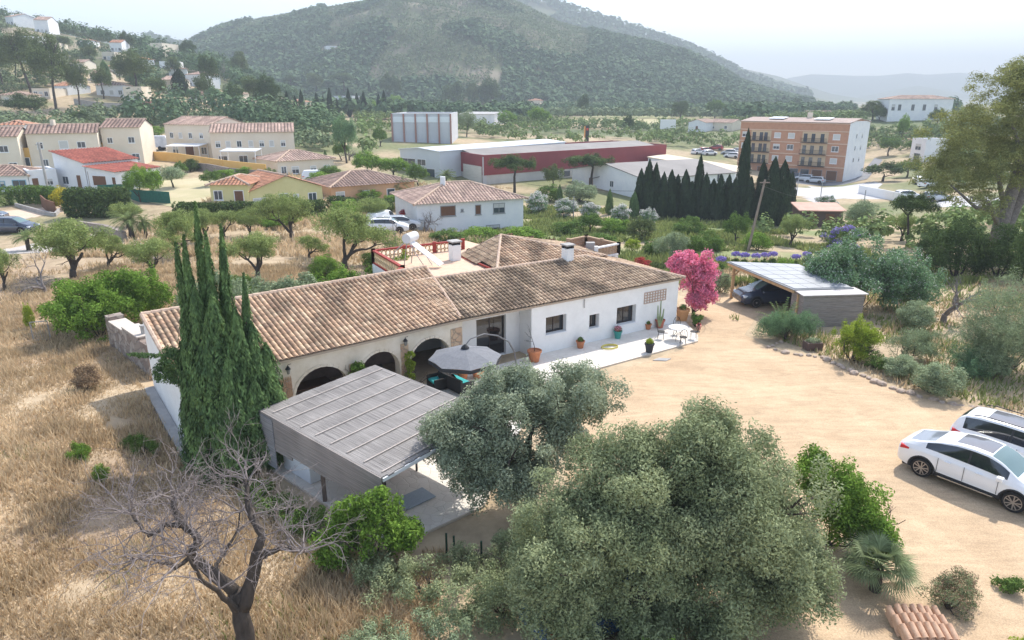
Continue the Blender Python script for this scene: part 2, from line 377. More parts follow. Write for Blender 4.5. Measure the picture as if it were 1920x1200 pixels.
def sheet(name, pts, m, dz, step=1.2, kind='structure', px=True, flat=False):
    "surface laid dz above the ground inside a polygon given by photo pixels or xy"
    P = [tuple(at(*p)[:2]) if px else p for p in pts]
    bm = bmesh.new(); vs = [bm.verts.new((x, y, 0)) for x, y in P]; f = bm.faces.new(vs)
    xs = [p[0] for p in P]; ys = [p[1] for p in P]
    def cuts(lo, hi):
        n = int((hi-lo)/step); return [lo+(hi-lo)*k/(n+1) for k in range(1, n+1)]
    for c in cuts(min(xs), max(xs)): bmesh.ops.bisect_plane(bm, geom=bm.verts[:]+bm.edges[:]+bm.faces[:], plane_co=(c,0,0), plane_no=(1,0,0))
    for c in cuts(min(ys), max(ys)): bmesh.ops.bisect_plane(bm, geom=bm.verts[:]+bm.edges[:]+bm.faces[:], plane_co=(0,c,0), plane_no=(0,1,0))
    bmesh.ops.triangulate(bm, faces=bm.faces[:])
    for v in bm.verts: v.co.z = dz+(0 if flat else tz(v.co.x, v.co.y))
    bm.normal_update()
    if sum(f.normal.z for f in bm.faces) < 0: bmesh.ops.reverse_faces(bm, faces=bm.faces[:])
    me = bpy.data.meshes.new(name); bm.to_mesh(me); bm.free(); me.materials.append(m)
    o = bpy.data.objects.new(name, me); col.objects.link(o); tag(o, kind=kind); return o
GRAVEL = mat('yard_gravel', (.57,.42,.27), (.47,.335,.21), .38, rough=.95, bump=.8, bscale=30, detail=10)
_n = GRAVEL.node_tree.nodes; _l = GRAVEL.node_tree.links
_t = _n.new('ShaderNodeTexNoise'); _t.inputs['Scale'].default_value = 26; _t.inputs['Detail'].default_value = 3
_c = _n.new('ShaderNodeTexCoord'); _l.new(_c.outputs['Object'], _t.inputs[0])
_m = _n.new('ShaderNodeMix'); _m.data_type = 'RGBA'; _m.blend_type = 'OVERLAY'; _m.inputs[0].default_value = .45
_b = _n['Principled BSDF']; _l.new(_b.inputs['Base Color'].links[0].from_socket, _m.inputs[6]); _l.new(_t.outputs[0], _m.inputs[7]); _l.new(_m.outputs[2], _b.inputs['Base Color'])
_w = _n.new('ShaderNodeTexNoise'); _w.inputs['Scale'].default_value = 1.1; _w.inputs['Detail'].default_value = 7; _w.inputs['Roughness'].default_value = .7; _w.inputs['Distortion'].default_value = 1.6
_mp = _n.new('ShaderNodeMapping'); _mp.inputs['Scale'].default_value = (.35,1.3,1); _mp.inputs['Rotation'].default_value = (0,0,.5); _l.new(_c.outputs['Object'], _mp.inputs[0]); _l.new(_mp.outputs[0], _w.inputs[0])
_r = _n.new('ShaderNodeMapRange'); _r.inputs[1].default_value = .35; _r.inputs[2].default_value = .7; _r.inputs[3].default_value = 1.10; _r.inputs[4].default_value = .80; _l.new(_w.outputs[0], _r.inputs[0])
_v = _n.new('ShaderNodeHueSaturation'); _l.new(_r.outputs[0], _v.inputs['Value']); _l.new(_m.outputs[2], _v.inputs['Color']); _l.new(_v.outputs[0], _b.inputs['Base Color'])
sheet('gravel_yard', [(3.0,10.5),(3.0,16),(2,22),(2,30),(9.5,36),(11.3,41.5),(13,45.8),(14.5,47.8),(19.5,47.8),(19,44),(16.4,43.2),(15.2,41.0),(13.9,38.6),(14.8,35.8),(16.9,34.6),(17.2,33.1),(18.7,29.9),(20.0,28.7),(22.6,27.2),(34,22),(34,9),(12,6)], GRAVEL, .012, px=False)
sheet('street', [(0,420),(40,408),(110,405),(140,412),(300,455),(290,490),(180,470),(60,475),(0,478),(-300,480),(-300,420)], mat('pale_asphalt', (.50,.45,.41), (.42,.38,.35), .3), .03)
sheet('lane', [(20,395),(100,388),(140,398),(140,410),(60,408),(20,412),(-200,425),(-200,400)], mat('lane_sand', (.66,.52,.40), (.6,.46,.35), .5), .035)
sheet('street_right', [(1488,346),(1580,350),(1640,340),(1655,345),(1640,358),(1700,372),(1800,368),(1930,372),(2100,380),(2100,396),(1800,388),(1690,388),(1640,385),(1560,388),(1488,392),(1470,360)], mat('light_road', (.50,.49,.49), (.43,.42,.43), .3), .03, step=4)
sheet('side_street', [(1488,344),(1580,347),(1625,336),(1655,300),(1640,296),(1618,322),(1590,336),(1488,332)], ASPH, .05, step=4)
sheet('field', [(1075,206),(1100,203),(1255,212),(1258,222),(1110,220)], mat('pale_field', (.52,.50,.26), (.42,.42,.2), .05), .12, step=30)
sheet('dirt_lot', [(1225,276),(1400,278),(1392,300),(1330,296),(1240,296)], mat('dirt', (.52,.41,.29), (.44,.34,.24), .1), .06, step=6)
sheet('hillside_road', [(770,235),(790,222),(800,208),(795,196),(802,189),(822,193),(822,205),(812,222),(800,236)], mat('track', (.62,.58,.52)), .15, step=20)
sheet('vacant_lot', [(270,378),(300,340),(395,332),(450,340),(390,378),(330,390)], mat('lot_grass', (.52,.44,.28), (.40,.36,.2), .2), .04, step=4)
# ================================================================ THE FARMHOUSE
uE = np.array([13.25, 8.55]); uE /= np.hypot(*uE); nE = np.array([-uE[1], uE[0]])
uA = np.array([7.09, 5.66]); uA /= np.hypot(*uA); nA = np.array([-uA[1], uA[0]])
B0 = np.array([-2.6, 32.2]); C0 = B0+uE*15.75
EZ, RZ, DE = 2.95, 4.0, 4.4
LA, DA, RZA = 12.95, 5.6, 4.35
farm = empty('farmhouse', (0,0,0), 0, 'long low whitewashed farmhouse with three arches and a weathered barrel tile roof', 'house')
def wallpoly(mb, o, u, n, s0, s1, z0, z1, th, holes=()):
    "vertical wall from s0 to s1 with rectangular openings (a,b,c,d)=(s0,s1,z0,z1)"
    xs = sorted({s0, s1, *[h[0] for h in holes], *[h[1] for h in holes]}); zs = sorted({z0, z1, *[h[2] for h in holes], *[h[3] for h in holes]})
    for i in range(len(xs)-1):
        run = None
        for j in range(len(zs)-1):
            cx, cz = (xs[i]+xs[i+1])/2, (zs[j]+zs[j+1])/2
            if any(h[0] < cx < h[1] and h[2] < cz < h[3] for h in holes): continue
            a, b = XY(o,u,xs[i],n,0), XY(o,u,xs[i+1],n,0); c, d = XY(o,u,xs[i+1],n,th), XY(o,u,xs[i],n,th)
            mb.prism([a,b,c,d], zs[j], zs[j+1])
wE0 = B0+.25*nE
mb = MB(); h3 = [(5.45,6.85,1.1,2.1),(8.5,9.22,.9,1.72),(10.55,12.05,.72,1.82)]
wallpoly(mb, wE0, uE, nE, 4.5, 15.5, -.2, EZ+.02, .42, h3)
wallpoly(mb, wE0+1.15*nE, uE, nE, -.2, 4.5, -.2, EZ+.25, .3, [(1.75,3.6,.05,2.3)])
a, b = XY(wE0,uE,4.503,nE,.42), XY(wE0,uE,4.8,nE,.42)
mb.prism([a, b, XY(wE0,uE,4.8,nE,1.45), XY(wE0,uE,4.503,nE,1.45)], -.2, EZ+.15)
wallpoly(mb, XY(wE0,uE,15.5,nE,.425), nE, -uE, 0, 8.0, -.2, EZ, .35)     # right gable end
wallpoly(mb, XY(wE0,uE,0,nE,8.2), uE, nE, -2, 15.1, -.2, 3.1, .3)            # back wall
mb.build('east_wall', WHITE, farm)
# windows of the main wing
def house_window(s0, s1, z0, z1, dark=GLASS, sh=False):
    f = MB(); d = .30
    for q in ((s0, s0+.05, z0, z1), (s1-.05, s1, z0, z1), (s0+.05, s1-.05, z0, z0+.05), (s0+.05, s1-.05, z1-.05, z1), ((s0+s1)/2-.025, (s0+s1)/2+.025, z0+.05, z1-.05)):
        f.prism([XY(wE0,uE,q[0],nE,d), XY(wE0,uE,q[1],nE,d), XY(wE0,uE,q[1],nE,d+.06), XY(wE0,uE,q[0],nE,d+.06)], q[2], q[3])
    w = f.build('window', mat('dark_wood_frame', (.05,.035,.03)), farm)
    p = MB(); p.prism([XY(wE0,uE,s0+.04,nE,d+.02), XY(wE0,uE,s1-.04,nE,d+.02), XY(wE0,uE,s1-.04,nE,d+.04), XY(wE0,uE,s0+.04,nE,d+.04)], z0+.04, z1-.04)
    p.build('pane', DARKG, w)
    q = MB(); q.prism([XY(wE0,uE,s0-.04,nE,-.04), XY(wE0,uE,s1+.04,nE,-.04), XY(wE0,uE,s1+.04,nE,.28), XY(wE0,uE,s0-.04,nE,.28)], z0-.05, z0-.002)
    q.build('sill', WHITE2, w)
for h in h3: house_window(*h)
# door
d = MB(); dd = 1.15+.2
for (p, q) in ((1.75,1.81),(2.65,2.70),(3.54,3.6)):
    d.prism([XY(wE0,uE,p,nE,dd), XY(wE0,uE,q,nE,dd), XY(wE0,uE,q,nE,dd+.06), XY(wE0,uE,p,nE,dd+.06)], .05, 2.3)
dr = d.build('door', mat('dark_door_wood', (.035,.022,.018), rough=.5), farm)
d = MB(); d.prism([XY(wE0,uE,1.8,nE,dd+.02), XY(wE0,uE,3.55,nE,dd+.02), XY(wE0,uE,3.55,nE,dd+.045), XY(wE0,uE,1.8,nE,dd+.045)], .05, 2.29)
d.build('pane', DARKG, dr)
# vent brickwork lattice under the eaves
v = MB()
for i in range(5):
    z = 1.72+i*.165; v.prism([XY(wE0,uE,12.65,nE,-.05), XY(wE0,uE,14.45,nE,-.05), XY(wE0,uE,14.45,nE,-.002), XY(wE0,uE,12.65,nE,-.002)], z, z+.045)
for i in range(9):
    s = 12.65+i*.219; v.prism([XY(wE0,uE,s,nE,-.045), XY(wE0,uE,s+.045,nE,-.045), XY(wE0,uE,s+.045,nE,-.003), XY(wE0,uE,s,nE,-.003)], 1.765, 2.38)
v.build('brick_lattice', mat('pale_brick', (.50,.36,.28)), farm)
v = MB(); v.tube([XY(wE0,uE,8.05,nE,-.06)+(2.75,), XY(wE0,uE,8.05,nE,-.06)+(2.25,)], .03); v.build('pipe', CONC, farm)
# arcade wing: wall with three round arches
wA0 = B0+.28*nA
arches = [(-8.45,-5.95,2.18),(-5.35,-3.30,2.22),(-2.72,-.42,2.28)]
def arch_wall(o, u, n, s0, s1, zt, th, arches, name, m, parent):
    mb = MB(); pts = [s0]
    N_ = 16
    xs = sorted({s0, s1, *[a[0]+(a[1]-a[0])*(1-math.cos(PI*k/N_))/2 for a in arches for k in range(N_+1)]})
    def low(s):
        for a in arches:
            if a[0]-1e-6 <= s <= a[1]+1e-6:
                c, r = (a[0]+a[1])/2, (a[1]-a[0])/2; zc = a[2]-r*.95
                return zc+.95*math.sqrt(max(0, r*r-(s-c)**2))
        return -.1
    for i in range(len(xs)-1):
        sa, sb = xs[i], xs[i+1]; m_ = (sa+sb)/2
        ina = any(a[0] < m_ < a[1] for a in arches)
        la, lb_ = (low(sa), low(sb)) if ina else (-.1, -.1)
        q = [XY(o,u,sa,n,0), XY(o,u,sb,n,0), XY(o,u,sb,n,th), XY(o,u,sa,n,th)]
        mb.prism(q, [la,lb_,lb_,la], zt)
    return mb.build(name, m, parent)
arch_wall(wA0, uA, nA, -LA+.25, .35, EZ-.02, .45, arches, 'arcade_wall', SAND, farm)
# stone quoins: one ring part per pier between arches and voussoir band
for (p, q, zz) in ((-9.15,-8.55,2.05),(-5.88,-5.44,2.0),(-3.22,-2.8,2.35),(-.36,.3,2.5)):
    k = MB(); k.prism([XY(wA0,uA,p,nA,-.03), XY(wA0,uA,q,nA,-.03), XY(wA0,uA,q,nA,-.002), XY(wA0,uA,p,nA,-.002)], 0, zz); k.build('stone_pier', QUOIN, farm)
for a in arches:
    k = MB(); c, r = (a[0]+a[1])/2, (a[1]-a[0])/2; zc = a[2]-r*.95
    for i in range(14):
        t0, t1 = PI*i/14, PI*(i+1)/14-.02
        P_ = [(c-math.cos(t)*rr, zc+.95*math.sin(t)*rr) for t, rr in ((t0,r),(t1,r),(t1,r+.13),(t0,r+.13))]
        vs = [XY(wA0,uA,s_,nA,-.025)+(z_,) for s_, z_ in P_]+[XY(wA0,uA,s_,nA,-.001)+(z_,) for s_, z_ in P_]
        k.add(vs, [(0,1,2,3),(7,6,5,4),(0,4,5,1),(1,5,6,2),(2,6,7,3),(3,7,4,0)])
    k.build('arch_surround', SAND, farm)
mb = MB()
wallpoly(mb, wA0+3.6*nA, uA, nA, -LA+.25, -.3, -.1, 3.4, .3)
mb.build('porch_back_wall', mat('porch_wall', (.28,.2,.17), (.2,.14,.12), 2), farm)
mb = MB()   # left gable: slopes with the roof
g0 = XY(wA0,uA,-LA+.248,nA,0); 
P_ = [XY(wA0,uA,-LA+.02,nA,0), XY(wA0,uA,-LA+.247,nA,0), XY(wA0,uA,-LA+.247,nA,5.1), XY(wA0,uA,-LA+.02,nA,5.1)]
mb.prism(P_, -.1, [EZ+.02,EZ+.02,RZA-.08,RZA-.08])
wallpoly(mb, wA0+5.1*nA, uA, nA, -LA+.02, 0, -.1, RZA-.1, .25)
mb.build('west_gable_wall', WHITE, farm)
mb = MB(); mb.prism([XY(wA0,uA,-LA-.4,nA,-1), XY(wA0,uA,-LA,nA,-1), XY(wA0,uA,-LA,nA,5.3), XY(wA0,uA,-LA-.4,nA,5.3)], -.1, [.1,.1,1.05,1.05]); mb.build('kerb', CONC, farm)
# roofs
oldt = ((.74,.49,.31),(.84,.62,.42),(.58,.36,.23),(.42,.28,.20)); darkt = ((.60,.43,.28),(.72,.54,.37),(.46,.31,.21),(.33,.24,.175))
def A3(s, dn_): return XY(B0,uA,s,nA,dn_)+(EZ+.05+(RZA-EZ)*dn_/DA,)
def E3(s, dn_): return XY(B0,uE,s,nE,dn_)+(EZ+.05+(RZ-EZ)*dn_/DE,)
LE = 15.75
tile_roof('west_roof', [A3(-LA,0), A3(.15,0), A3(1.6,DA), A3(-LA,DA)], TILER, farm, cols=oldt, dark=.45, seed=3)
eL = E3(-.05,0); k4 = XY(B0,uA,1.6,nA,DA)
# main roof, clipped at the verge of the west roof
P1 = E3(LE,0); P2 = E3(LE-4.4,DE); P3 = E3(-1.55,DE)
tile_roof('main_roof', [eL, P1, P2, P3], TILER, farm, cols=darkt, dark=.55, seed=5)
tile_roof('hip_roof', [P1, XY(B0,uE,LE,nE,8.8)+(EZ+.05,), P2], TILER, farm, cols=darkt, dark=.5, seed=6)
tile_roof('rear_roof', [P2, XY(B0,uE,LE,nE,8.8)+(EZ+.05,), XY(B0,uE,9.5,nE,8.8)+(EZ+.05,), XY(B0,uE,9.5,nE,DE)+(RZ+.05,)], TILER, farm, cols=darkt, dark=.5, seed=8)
under = MB(); under.slab([Vector(A3(-LA+.1,.1))-Vector((0,0,.09)), Vector(A3(.1,.1))-Vector((0,0,.09)), Vector(A3(1.5,DA-.05))-Vector((0,0,.09)), Vector(A3(-LA+.1,DA-.05))-Vector((0,0,.09))], .1)
under.slab([Vector(E3(.05,.1))-Vector((0,0,.09)), Vector(E3(LE-.15,.1))-Vector((0,0,.09)), Vector(P2)-Vector((0,0,.12)), Vector(E3(-1.4,DE))-Vector((0,0,.12))], .1)
under.build('roof_deck', mat('roof_deck', (.45,.36,.28)), farm)
rc = MB(); ridge_caps(A3(-LA,DA+.02), A3(1.6,DA+.02), .12, mb=rc); ridge_caps(P3, P2, .11, mb=rc); ridge_caps(P2, P1, .11, mb=rc)
ridge_caps(A3(-LA+.02,DA), A3(-LA+.02,0), .10, mb=rc); ridge_caps(A3(1.6,DA), A3(.2,.2), .09, mb=rc)
rc.build('ridge_tiles', RIDGEM, farm)
# roof terraces behind the ridge
def quadworld(pxs, z): return [atz(*p, z) for p in pxs]
tf = [Vector(P3)+Vector((.5*nE[0], .5*nE[1], 0))*0, E3(9.4,DE), XY(B0,uE,9.4,nE,8.2)+(3.6,), (-3.4,49.6,3.6), (-9.6,46.6,3.6), (-7.4,40.9,3.6), A3(.6,DA)]
mb = MB(); poly = [(p[0],p[1]) for p in tf]; mb.prism(poly, -.1, 3.5)
mb.build('terrace_block', WHITE, farm)
mb = MB(); mb.prism([(p[0]*.995,p[1]) for p in tf], 3.502, 3.54); mb.build('terrace_floor', mat('terracotta_floor', (.66,.47,.34), (.58,.40,.29), 2), farm)
mb = MB(); 
a = E3(-1.4,DE+.02); b = E3(9.0,DE+.02)
mb.prism([(a[0],a[1]),(b[0],b[1]),(b[0]+nE[0]*.22,b[1]+nE[1]*.22),(a[0]+nE[0]*.22,a[1]+nE[1]*.22)], 3.5, [RZ+.09,RZ+.06,RZ+.06,RZ+.09]); mb.build('parapet', mat('pink_render', (.60,.44,.36), (.5,.36,.29), 2), farm)
# rear pyramid roof
ap = (-.75,45.4,4.75); q0 = (-3.44,44.3,3.62); q1 = (-.9,39.6,3.75); q2 = (6.2,43.6,3.7); q3 = (3.8,48.6,3.6)
tile_roof('rear_wing_roof', [q0,q1,ap], TILER, farm, cols=darkt, dark=.35, seed=11); tile_roof('rear_wing_roof', [q1,q2,ap], TILER, farm, cols=oldt, dark=.55, seed=12)
tile_roof('rear_wing_roof', [q2,q3,ap], TILER, farm, cols=darkt, dark=.5, seed=13); tile_roof('rear_wing_roof', [q3,q0,ap], TILER, farm, cols=darkt, dark=.5, seed=14)
rc = MB(); ridge_caps(ap, q0, .1, mb=rc); ridge_caps(ap, q1, .1, mb=rc); ridge_caps(ap, q2, .1, mb=rc); rc.build('ridge_tiles', RIDGEM, farm)
mb = MB(); mb.bar(Vector(q0)-Vector((0,0,.06)), Vector(q1)-Vector((0,0,.06)), .12, .1); mb.build('red_fascia', REDPNT, farm)
# chimneys
def chimney(x, y, z0, z1, w=.5):
    ang = math.atan2(uE[1], uE[0]); m = MB(); m.box(-w/2,-w/2,0,w/2,w/2,z1-z0, ang, (x,y,z0)); ch = m.build('chimney', WHITE, farm, bevel=.02)
    m = MB()
    for sx in (-1,1):
        for sy in (-1,1): m.box(sx*w*.38-.06, sy*w*.38-.06, 0, sx*w*.38+.06, sy*w*.38+.06, .17, ang, (x,y,z1))
    m.box(-w*.3,-w*.3,.0,w*.3,w*.3,.12,ang,(x,y,z1)); m.build('vent', BLACK, ch)
    m = MB(); m.box(-w*.62,-w*.62,0,w*.62,w*.62,.09,ang,(x,y,z1+.172)); m.build('cap', CONC, ch, bevel=.01)
c1 = atz(853,487,3.55); chimney(c1.x, c1.y, 3.45, 4.55, .6)
c2 = E3(9.9,DE-.15); chimney(c2[0], c2[1], 3.7, 4.75, .55)
# red balustrades with interlaced lattice
LATD = mat('lattice_tile', (.52,.40,.24))
def balustrade(p, q, z, m=REDPNT, h=.85, nposts=3, lat=LATD, wall=None):
    p = Vector((p[0],p[1],0)); q = Vector((q[0],q[1],0)); L_ = (q-p).length; u = (q-p)/L_
    r = MB(); r.bar(p+Vector((0,0,z+h)), q+Vector((0,0,z+h)), .2, .1); r.bar(p+Vector((0,0,z+.06)), q+Vector((0,0,z+.06)), .18, .12)
    for i in range(nposts+1):
        c = p.lerp(q, i/nposts); r.box(c.x-.12,c.y-.12,z,c.x+.12,c.y+.12,z+h+.12)
    rail = r.build('balustrade', m, farm); g = MB(); n = int(L_/.28)
    for i in range(n):
        a = p+u*(i+.5)*L_/n
        for k in range(2):
            c = a+Vector((0,0,z+.27+k*.33)); pts = [c+u*.15*math.cos(t)+Vector((0,0,.17*math.sin(t))) for t in [2*PI*j/10 for j in range(11)]]
            g.tube(pts, .042, 4, cap=False)
    if lat is not LATD: g.bar(p+Vector((0,0,z+.43)), q+Vector((0,0,z+.43)), .03, .6)
    g.build('lattice', lat, rail)
zf = 3.2
tA = atz(700,471,4.1); tB = atz(868,452,4.1); tC = atz(755,503,4.1); tD = A3(-.6,DA+.3)
balustrade(tA, tB, 3.3); balustrade(tA, tC, 3.3, nposts=1); balustrade(tC, (tD[0],tD[1]), 3.3, nposts=1)
mb = MB(); mb.prism([(tA.x-.1,tA.y-.1),(tC.x-.05,tC.y-.15),(tC.x+3,tC.y+3),(tA.x+6,tA.y+3.3)], -1, 3.3); mb.build('terrace_base', WHITE, farm)
r4 = [atz(1065,450,3.95), atz(1099,443,3.95), atz(1160,457,3.95), atz(1118,465,3.95)]
mb = MB(); mb.prism([(r4[3].x,r4[3].y),(r4[2].x,r4[2].y),(r4[1].x,r4[1].y),(r4[0].x,r4[0].y)], -.1, 3.25); mb.build('upper_terrace_block', WHITE, farm)
mb = MB(); mb.prism([(r4[3].x,r4[3].y+.1),(r4[2].x-.1,r4[2].y),(r4[1].x,r4[1].y-.1),(r4[0].x+.1,r4[0].y)], 3.252, 3.27); mb.build('upper_terrace_floor', mat('red_floor', (.5,.24,.17)), farm)
brick = mat('lattice_brick', (.46,.33,.22), (.38,.26,.17), 3)
balustrade(r4[3], r4[2], 3.2, m=WHITE, h=.75, nposts=1, lat=brick); balustrade(r4[0], r4[1], 3.2, m=brick, h=.75, nposts=1, lat=brick); balustrade(r4[1], r4[2], 3.2, m=brick, h=.75, nposts=2, lat=brick)
mb = MB(); c = atz(1108,466,3.6); mb.box(c.x-.3,c.y+.2,3.27,c.x+.3,c.y+.65,3.95); mb.build('low_block', CONC, farm)
# solar water heater on the terrace: tank on a frame and a long panel
def solar():
    t = empty('solar_water_heater', (0,0,0), 0, 'white rooftop solar water heater with round tank and slanting panel on the red railed terrace', 'solar heater')
    top = atz(770,448,5.2); foot = atz(828,500,3.62); d = Vector((foot.x-top.x, foot.y-top.y, 0)).normalized(); side = Vector((-d.y, d.x, 0))
    m = MB(); m.tube([top-side*.55+Vector((0,0,.1)), top+side*.55+Vector((0,0,.1))], .3, 20); m.build('tank', mat('silver_tank', (.62,.63,.64), rough=.4), t, smooth=False)
    a, b = top+Vector((0,0,-.1)), foot+Vector((0,0,.15)); m = MB(); w = side*.3
    nn = (b-a).cross(side).normalized()*.06
    if nn.z < 0: nn = -nn
    vs = [a-w, a+w, b+w, b-w]; m.add(vs+[v-nn for v in vs], [(0,1,2,3),(7,6,5,4),(0,4,5,1),(1,5,6,2),(2,6,7,3),(3,7,4,0)]); m.build('panel', mat('panel_white', (.85,.86,.87), rough=.35), t)
    m = MB()
    for sgn in (-1,1):
        p = top+side*.45*sgn; m.tube([p, Vector((p.x-.3*d.x, p.y-.3*d.y, 3.5))], .03, 6); m.tube([p, Vector((p.x+1.2*d.x, p.y+1.2*d.y, 3.54))], .025, 6)
    m.tube([top-side*.5, top-side*.5-d*.9+Vector((0,0,-.8)), Vector((top.x-1.0*d.x-.3, top.y-1.0*d.y, 3.5))], .035, 6)
    m.build('stand', METAL, t)
solar()
# rubble stone wall attached at the west end: a thing of its own
w = MB(); a = (-20.9,33.4); b = (-16.75,29.35)
dv = np.array([b[0]-a[0], b[1]-a[1]]); dv /= np.hypot(*dv); nv = np.array([-dv[1], dv[0]])
L_ = math.hypot(b[0]-a[0], b[1]-a[1])
for (s0, s1, z) in ((0,.55,2.85),(.55,2.6,2.62),(2.6,L_-.9,2.8),(L_-.9,L_,2.7)):
    w.prism([XY(a,dv,s0,nv,0), XY(a,dv,s1,nv,0), XY(a,dv,s1,nv,.75), XY(a,dv,s0,nv,.75)], .2, z)
sw = empty('stone_wall', (0,0,0), 0, 'rough rubble stone wall with flat cement top joining the left gable', 'wall')
w.build('masonry', RUBBLE, sw)
w = MB()
for (s0, s1, z) in ((.57,2.58,2.622),(2.62,L_-.92,2.802)): w.prism([XY(a,dv,s0,nv,-.03), XY(a,dv,s1,nv,-.03), XY(a,dv,s1,nv,.78), XY(a,dv,s0,nv,.78)], z, z+.05)
w.build('coping', mat('cement', (.58,.52,.46), (.5,.44,.38), 2), sw)
w = MB(); w.lathe([(.12,0),(.12,.35),(.15,.36),(.15,.42)], 12, (*XY(a,dv,L_-1.3,nv,.4),2.85)); w.build('vent_pipe', CONC, sw)
# paved terrace
sheet('terrace_paving', [(10.75,37.35),(11.0,38.3),(10.9,41.3),(2,35.6),(-12.3,25.0),(-9.0,22.8),(-4.4,18.7),(-3.5,18.3),(-1.0,20.4),(-.2,24),(1.6,31.2)], PAVE, .075, px=False, flat=True, step=3)
tk = MB(); pp = [(-9.0,22.8),(-4.4,18.7),(-3.5,18.3),(-1.0,20.4),(-.2,24),(1.6,31.2),(10.75,37.35),(11.0,38.3),(10.9,41.3)]
for i in range(len(pp)-1):
    p, q = pp[i], pp[i+1]; tk.bar((p[0],p[1],-.07), (q[0],q[1],-.07), .1, .286)
ob = tk.build('terrace_kerb', mat('kerb_stone', (.62,.54,.45), (.52,.44,.36), 3)); tag(ob, kind='structure')
# ================================================================ VEGETATION
L_OLIVE = leafmat('olive_leaf', (.37,.41,.225), (.22,.26,.135), .26, .25, .9)
L_OLIVE2 = leafmat('silver_olive_leaf', (0.400,0.443,0.302), (0.248,0.292,0.194), .26, .25, .9)
L_CYP = leafmat('cypress_leaf', (0.162,0.251,0.087), (0.077,0.131,0.055), .35, .15, 1.6)
L_CYPD = leafmat('dark_cypress_leaf', (0.052,0.078,0.039), (0.033,0.052,0.029), .3, .12, 3)
L_PINE = leafmat('pine_leaf', (0.172,0.216,0.078), (0.095,0.129,0.052), .35, .2, 3)
L_PINEB = leafmat('light_pine_leaf', (0.345,0.352,0.129), (0.216,0.237,0.093), .35, .3, .5)
L_DARK = leafmat('dark_leaf', (0.113,0.166,0.052), (0.061,0.096,0.035), .35, .2, 3)
L_GREEN = leafmat('green_leaf', (0.176,0.270,0.068), (0.101,0.169,0.041), .35, .3, 3)
L_LIME = leafmat('lime_leaf', (0.360,0.432,0.060), (0.228,0.312,0.042), .3, .35, 2)
L_BRIGHT = leafmat('bright_leaf', (0.238,0.372,0.067), (0.119,0.208,0.037), .4, .35, 1.6)
L_ALM = leafmat('almond_leaf', (0.342,0.406,0.146), (0.227,0.285,0.098), .35, .35, 3)
L_GREY = leafmat('grey_green_leaf', (0.355,0.423,0.254), (0.220,0.270,0.151), .35, .25, 2)
L_BLUE = leafmat('blue_green_leaf', (0.237,0.364,0.182), (0.146,0.237,0.127), .35, .25, 3)
L_PINK = leafmat('bougainvillea_bract', (0.840,0.220,0.350), (0.800,0.330,0.450), .35, .3, 3)
L_RED = leafmat('red_bract', (0.480,0.050,0.060), (0.360,0.050,0.060), .35, .3, 3)
L_WFL = leafmat('white_petal', (0.780,0.760,0.740), (0.650,0.600,0.580), .2, .3, 3)
L_VIO = leafmat('violet_petal', (0.380,0.300,0.660), (0.280,0.220,0.550), .3, .3, 3)
L_YEL = leafmat('yellow_leaf', (0.550,0.460,0.050), (0.360,0.360,0.040), .3, .35, 2)
L_PALM = leafmat('palm_leaf', (0.216,0.270,0.108), (0.121,0.162,0.061), .3, .25, 2)
L_PALMG = leafmat('grey_palm_leaf', (0.264,0.312,0.168), (0.156,0.204,0.096), .3, .25, 2)
L_DRY = leafmat('dry_leaf', (0.330,0.240,0.150), (0.220,0.150,0.100), .35, .15, 3)
def rand_dirs(rng, n):
    d = rng.normal(size=(n, 3)); return d/np.linalg.norm(d, axis=1)[:, None]
def leaf_faces(rng, P, Nn, size, aspect=.45):
    n = len(P); t = np.cross(Nn, rand_dirs(rng, n)); t /= np.linalg.norm(t, axis=1)[:, None]+1e-9; b = np.cross(Nn, t)
    s = (size*rng.uniform(.6, 1.3, n))[:, None]
    V = np.stack([P-t*s, P-b*s*aspect+Nn*s*.12, P+t*s, P+b*s*aspect+Nn*s*.12], 1).reshape(-1, 3)
    F = np.arange(4*n).reshape(n, 4); return V, F
def blob_points(rng, blobs, n, shell=.4, low=-.75):
    B_ = np.array(blobs, float); w = (B_[:,3]*B_[:,4]+B_[:,4]*B_[:,5]+B_[:,3]*B_[:,5]); w /= w.sum()
    i = rng.choice(len(B_), n, p=w); d = rand_dirs(rng, n); d[:,2] = np.where(d[:,2] < low, -d[:,2]*.5, d[:,2])
    r = 1-shell*rng.random(n)**1.5; r = r*(1+.08*rng.normal(size=n))
    P = B_[i,:3]+d*B_[i,3:6]*r[:, None]; return P, d
def cloud(name, blobs, n, size, m, parent=None, seed=0, shell=.4, aspect=.45, up=.25, low=-.75, tip=None):
    rng = np.random.default_rng(seed); P, d = blob_points(rng, blobs, n, shell, low)
    N_ = d*.7+rand_dirs(rng, n)*.75+np.array([0,0,up]); N_ /= np.linalg.norm(N_, axis=1)[:, None]
    V, F = leaf_faces(rng, P, N_, size, aspect); return from_np(name, V, F, m, parent)
def subs(rng, c, R, k, r0, r1, low=-.35, f0=.55, f1=.95):
    out = []
    for _ in range(k):
        d = rand_dirs(rng, 1)[0]
        while d[2] < low: d = rand_dirs(rng, 1)[0]
        f = rng.uniform(f0, f1); r = rng.uniform(r0, r1)
        q = (r, r, r*rng.uniform(.7, .95)) if rng.random() < .62 else (r*.62, r*.62, r*1.35)
        out.append((c[0]+d[0]*R[0]*f, c[1]+d[1]*R[1]*f, c[2]+d[2]*R[2]*f, *q))
    return out
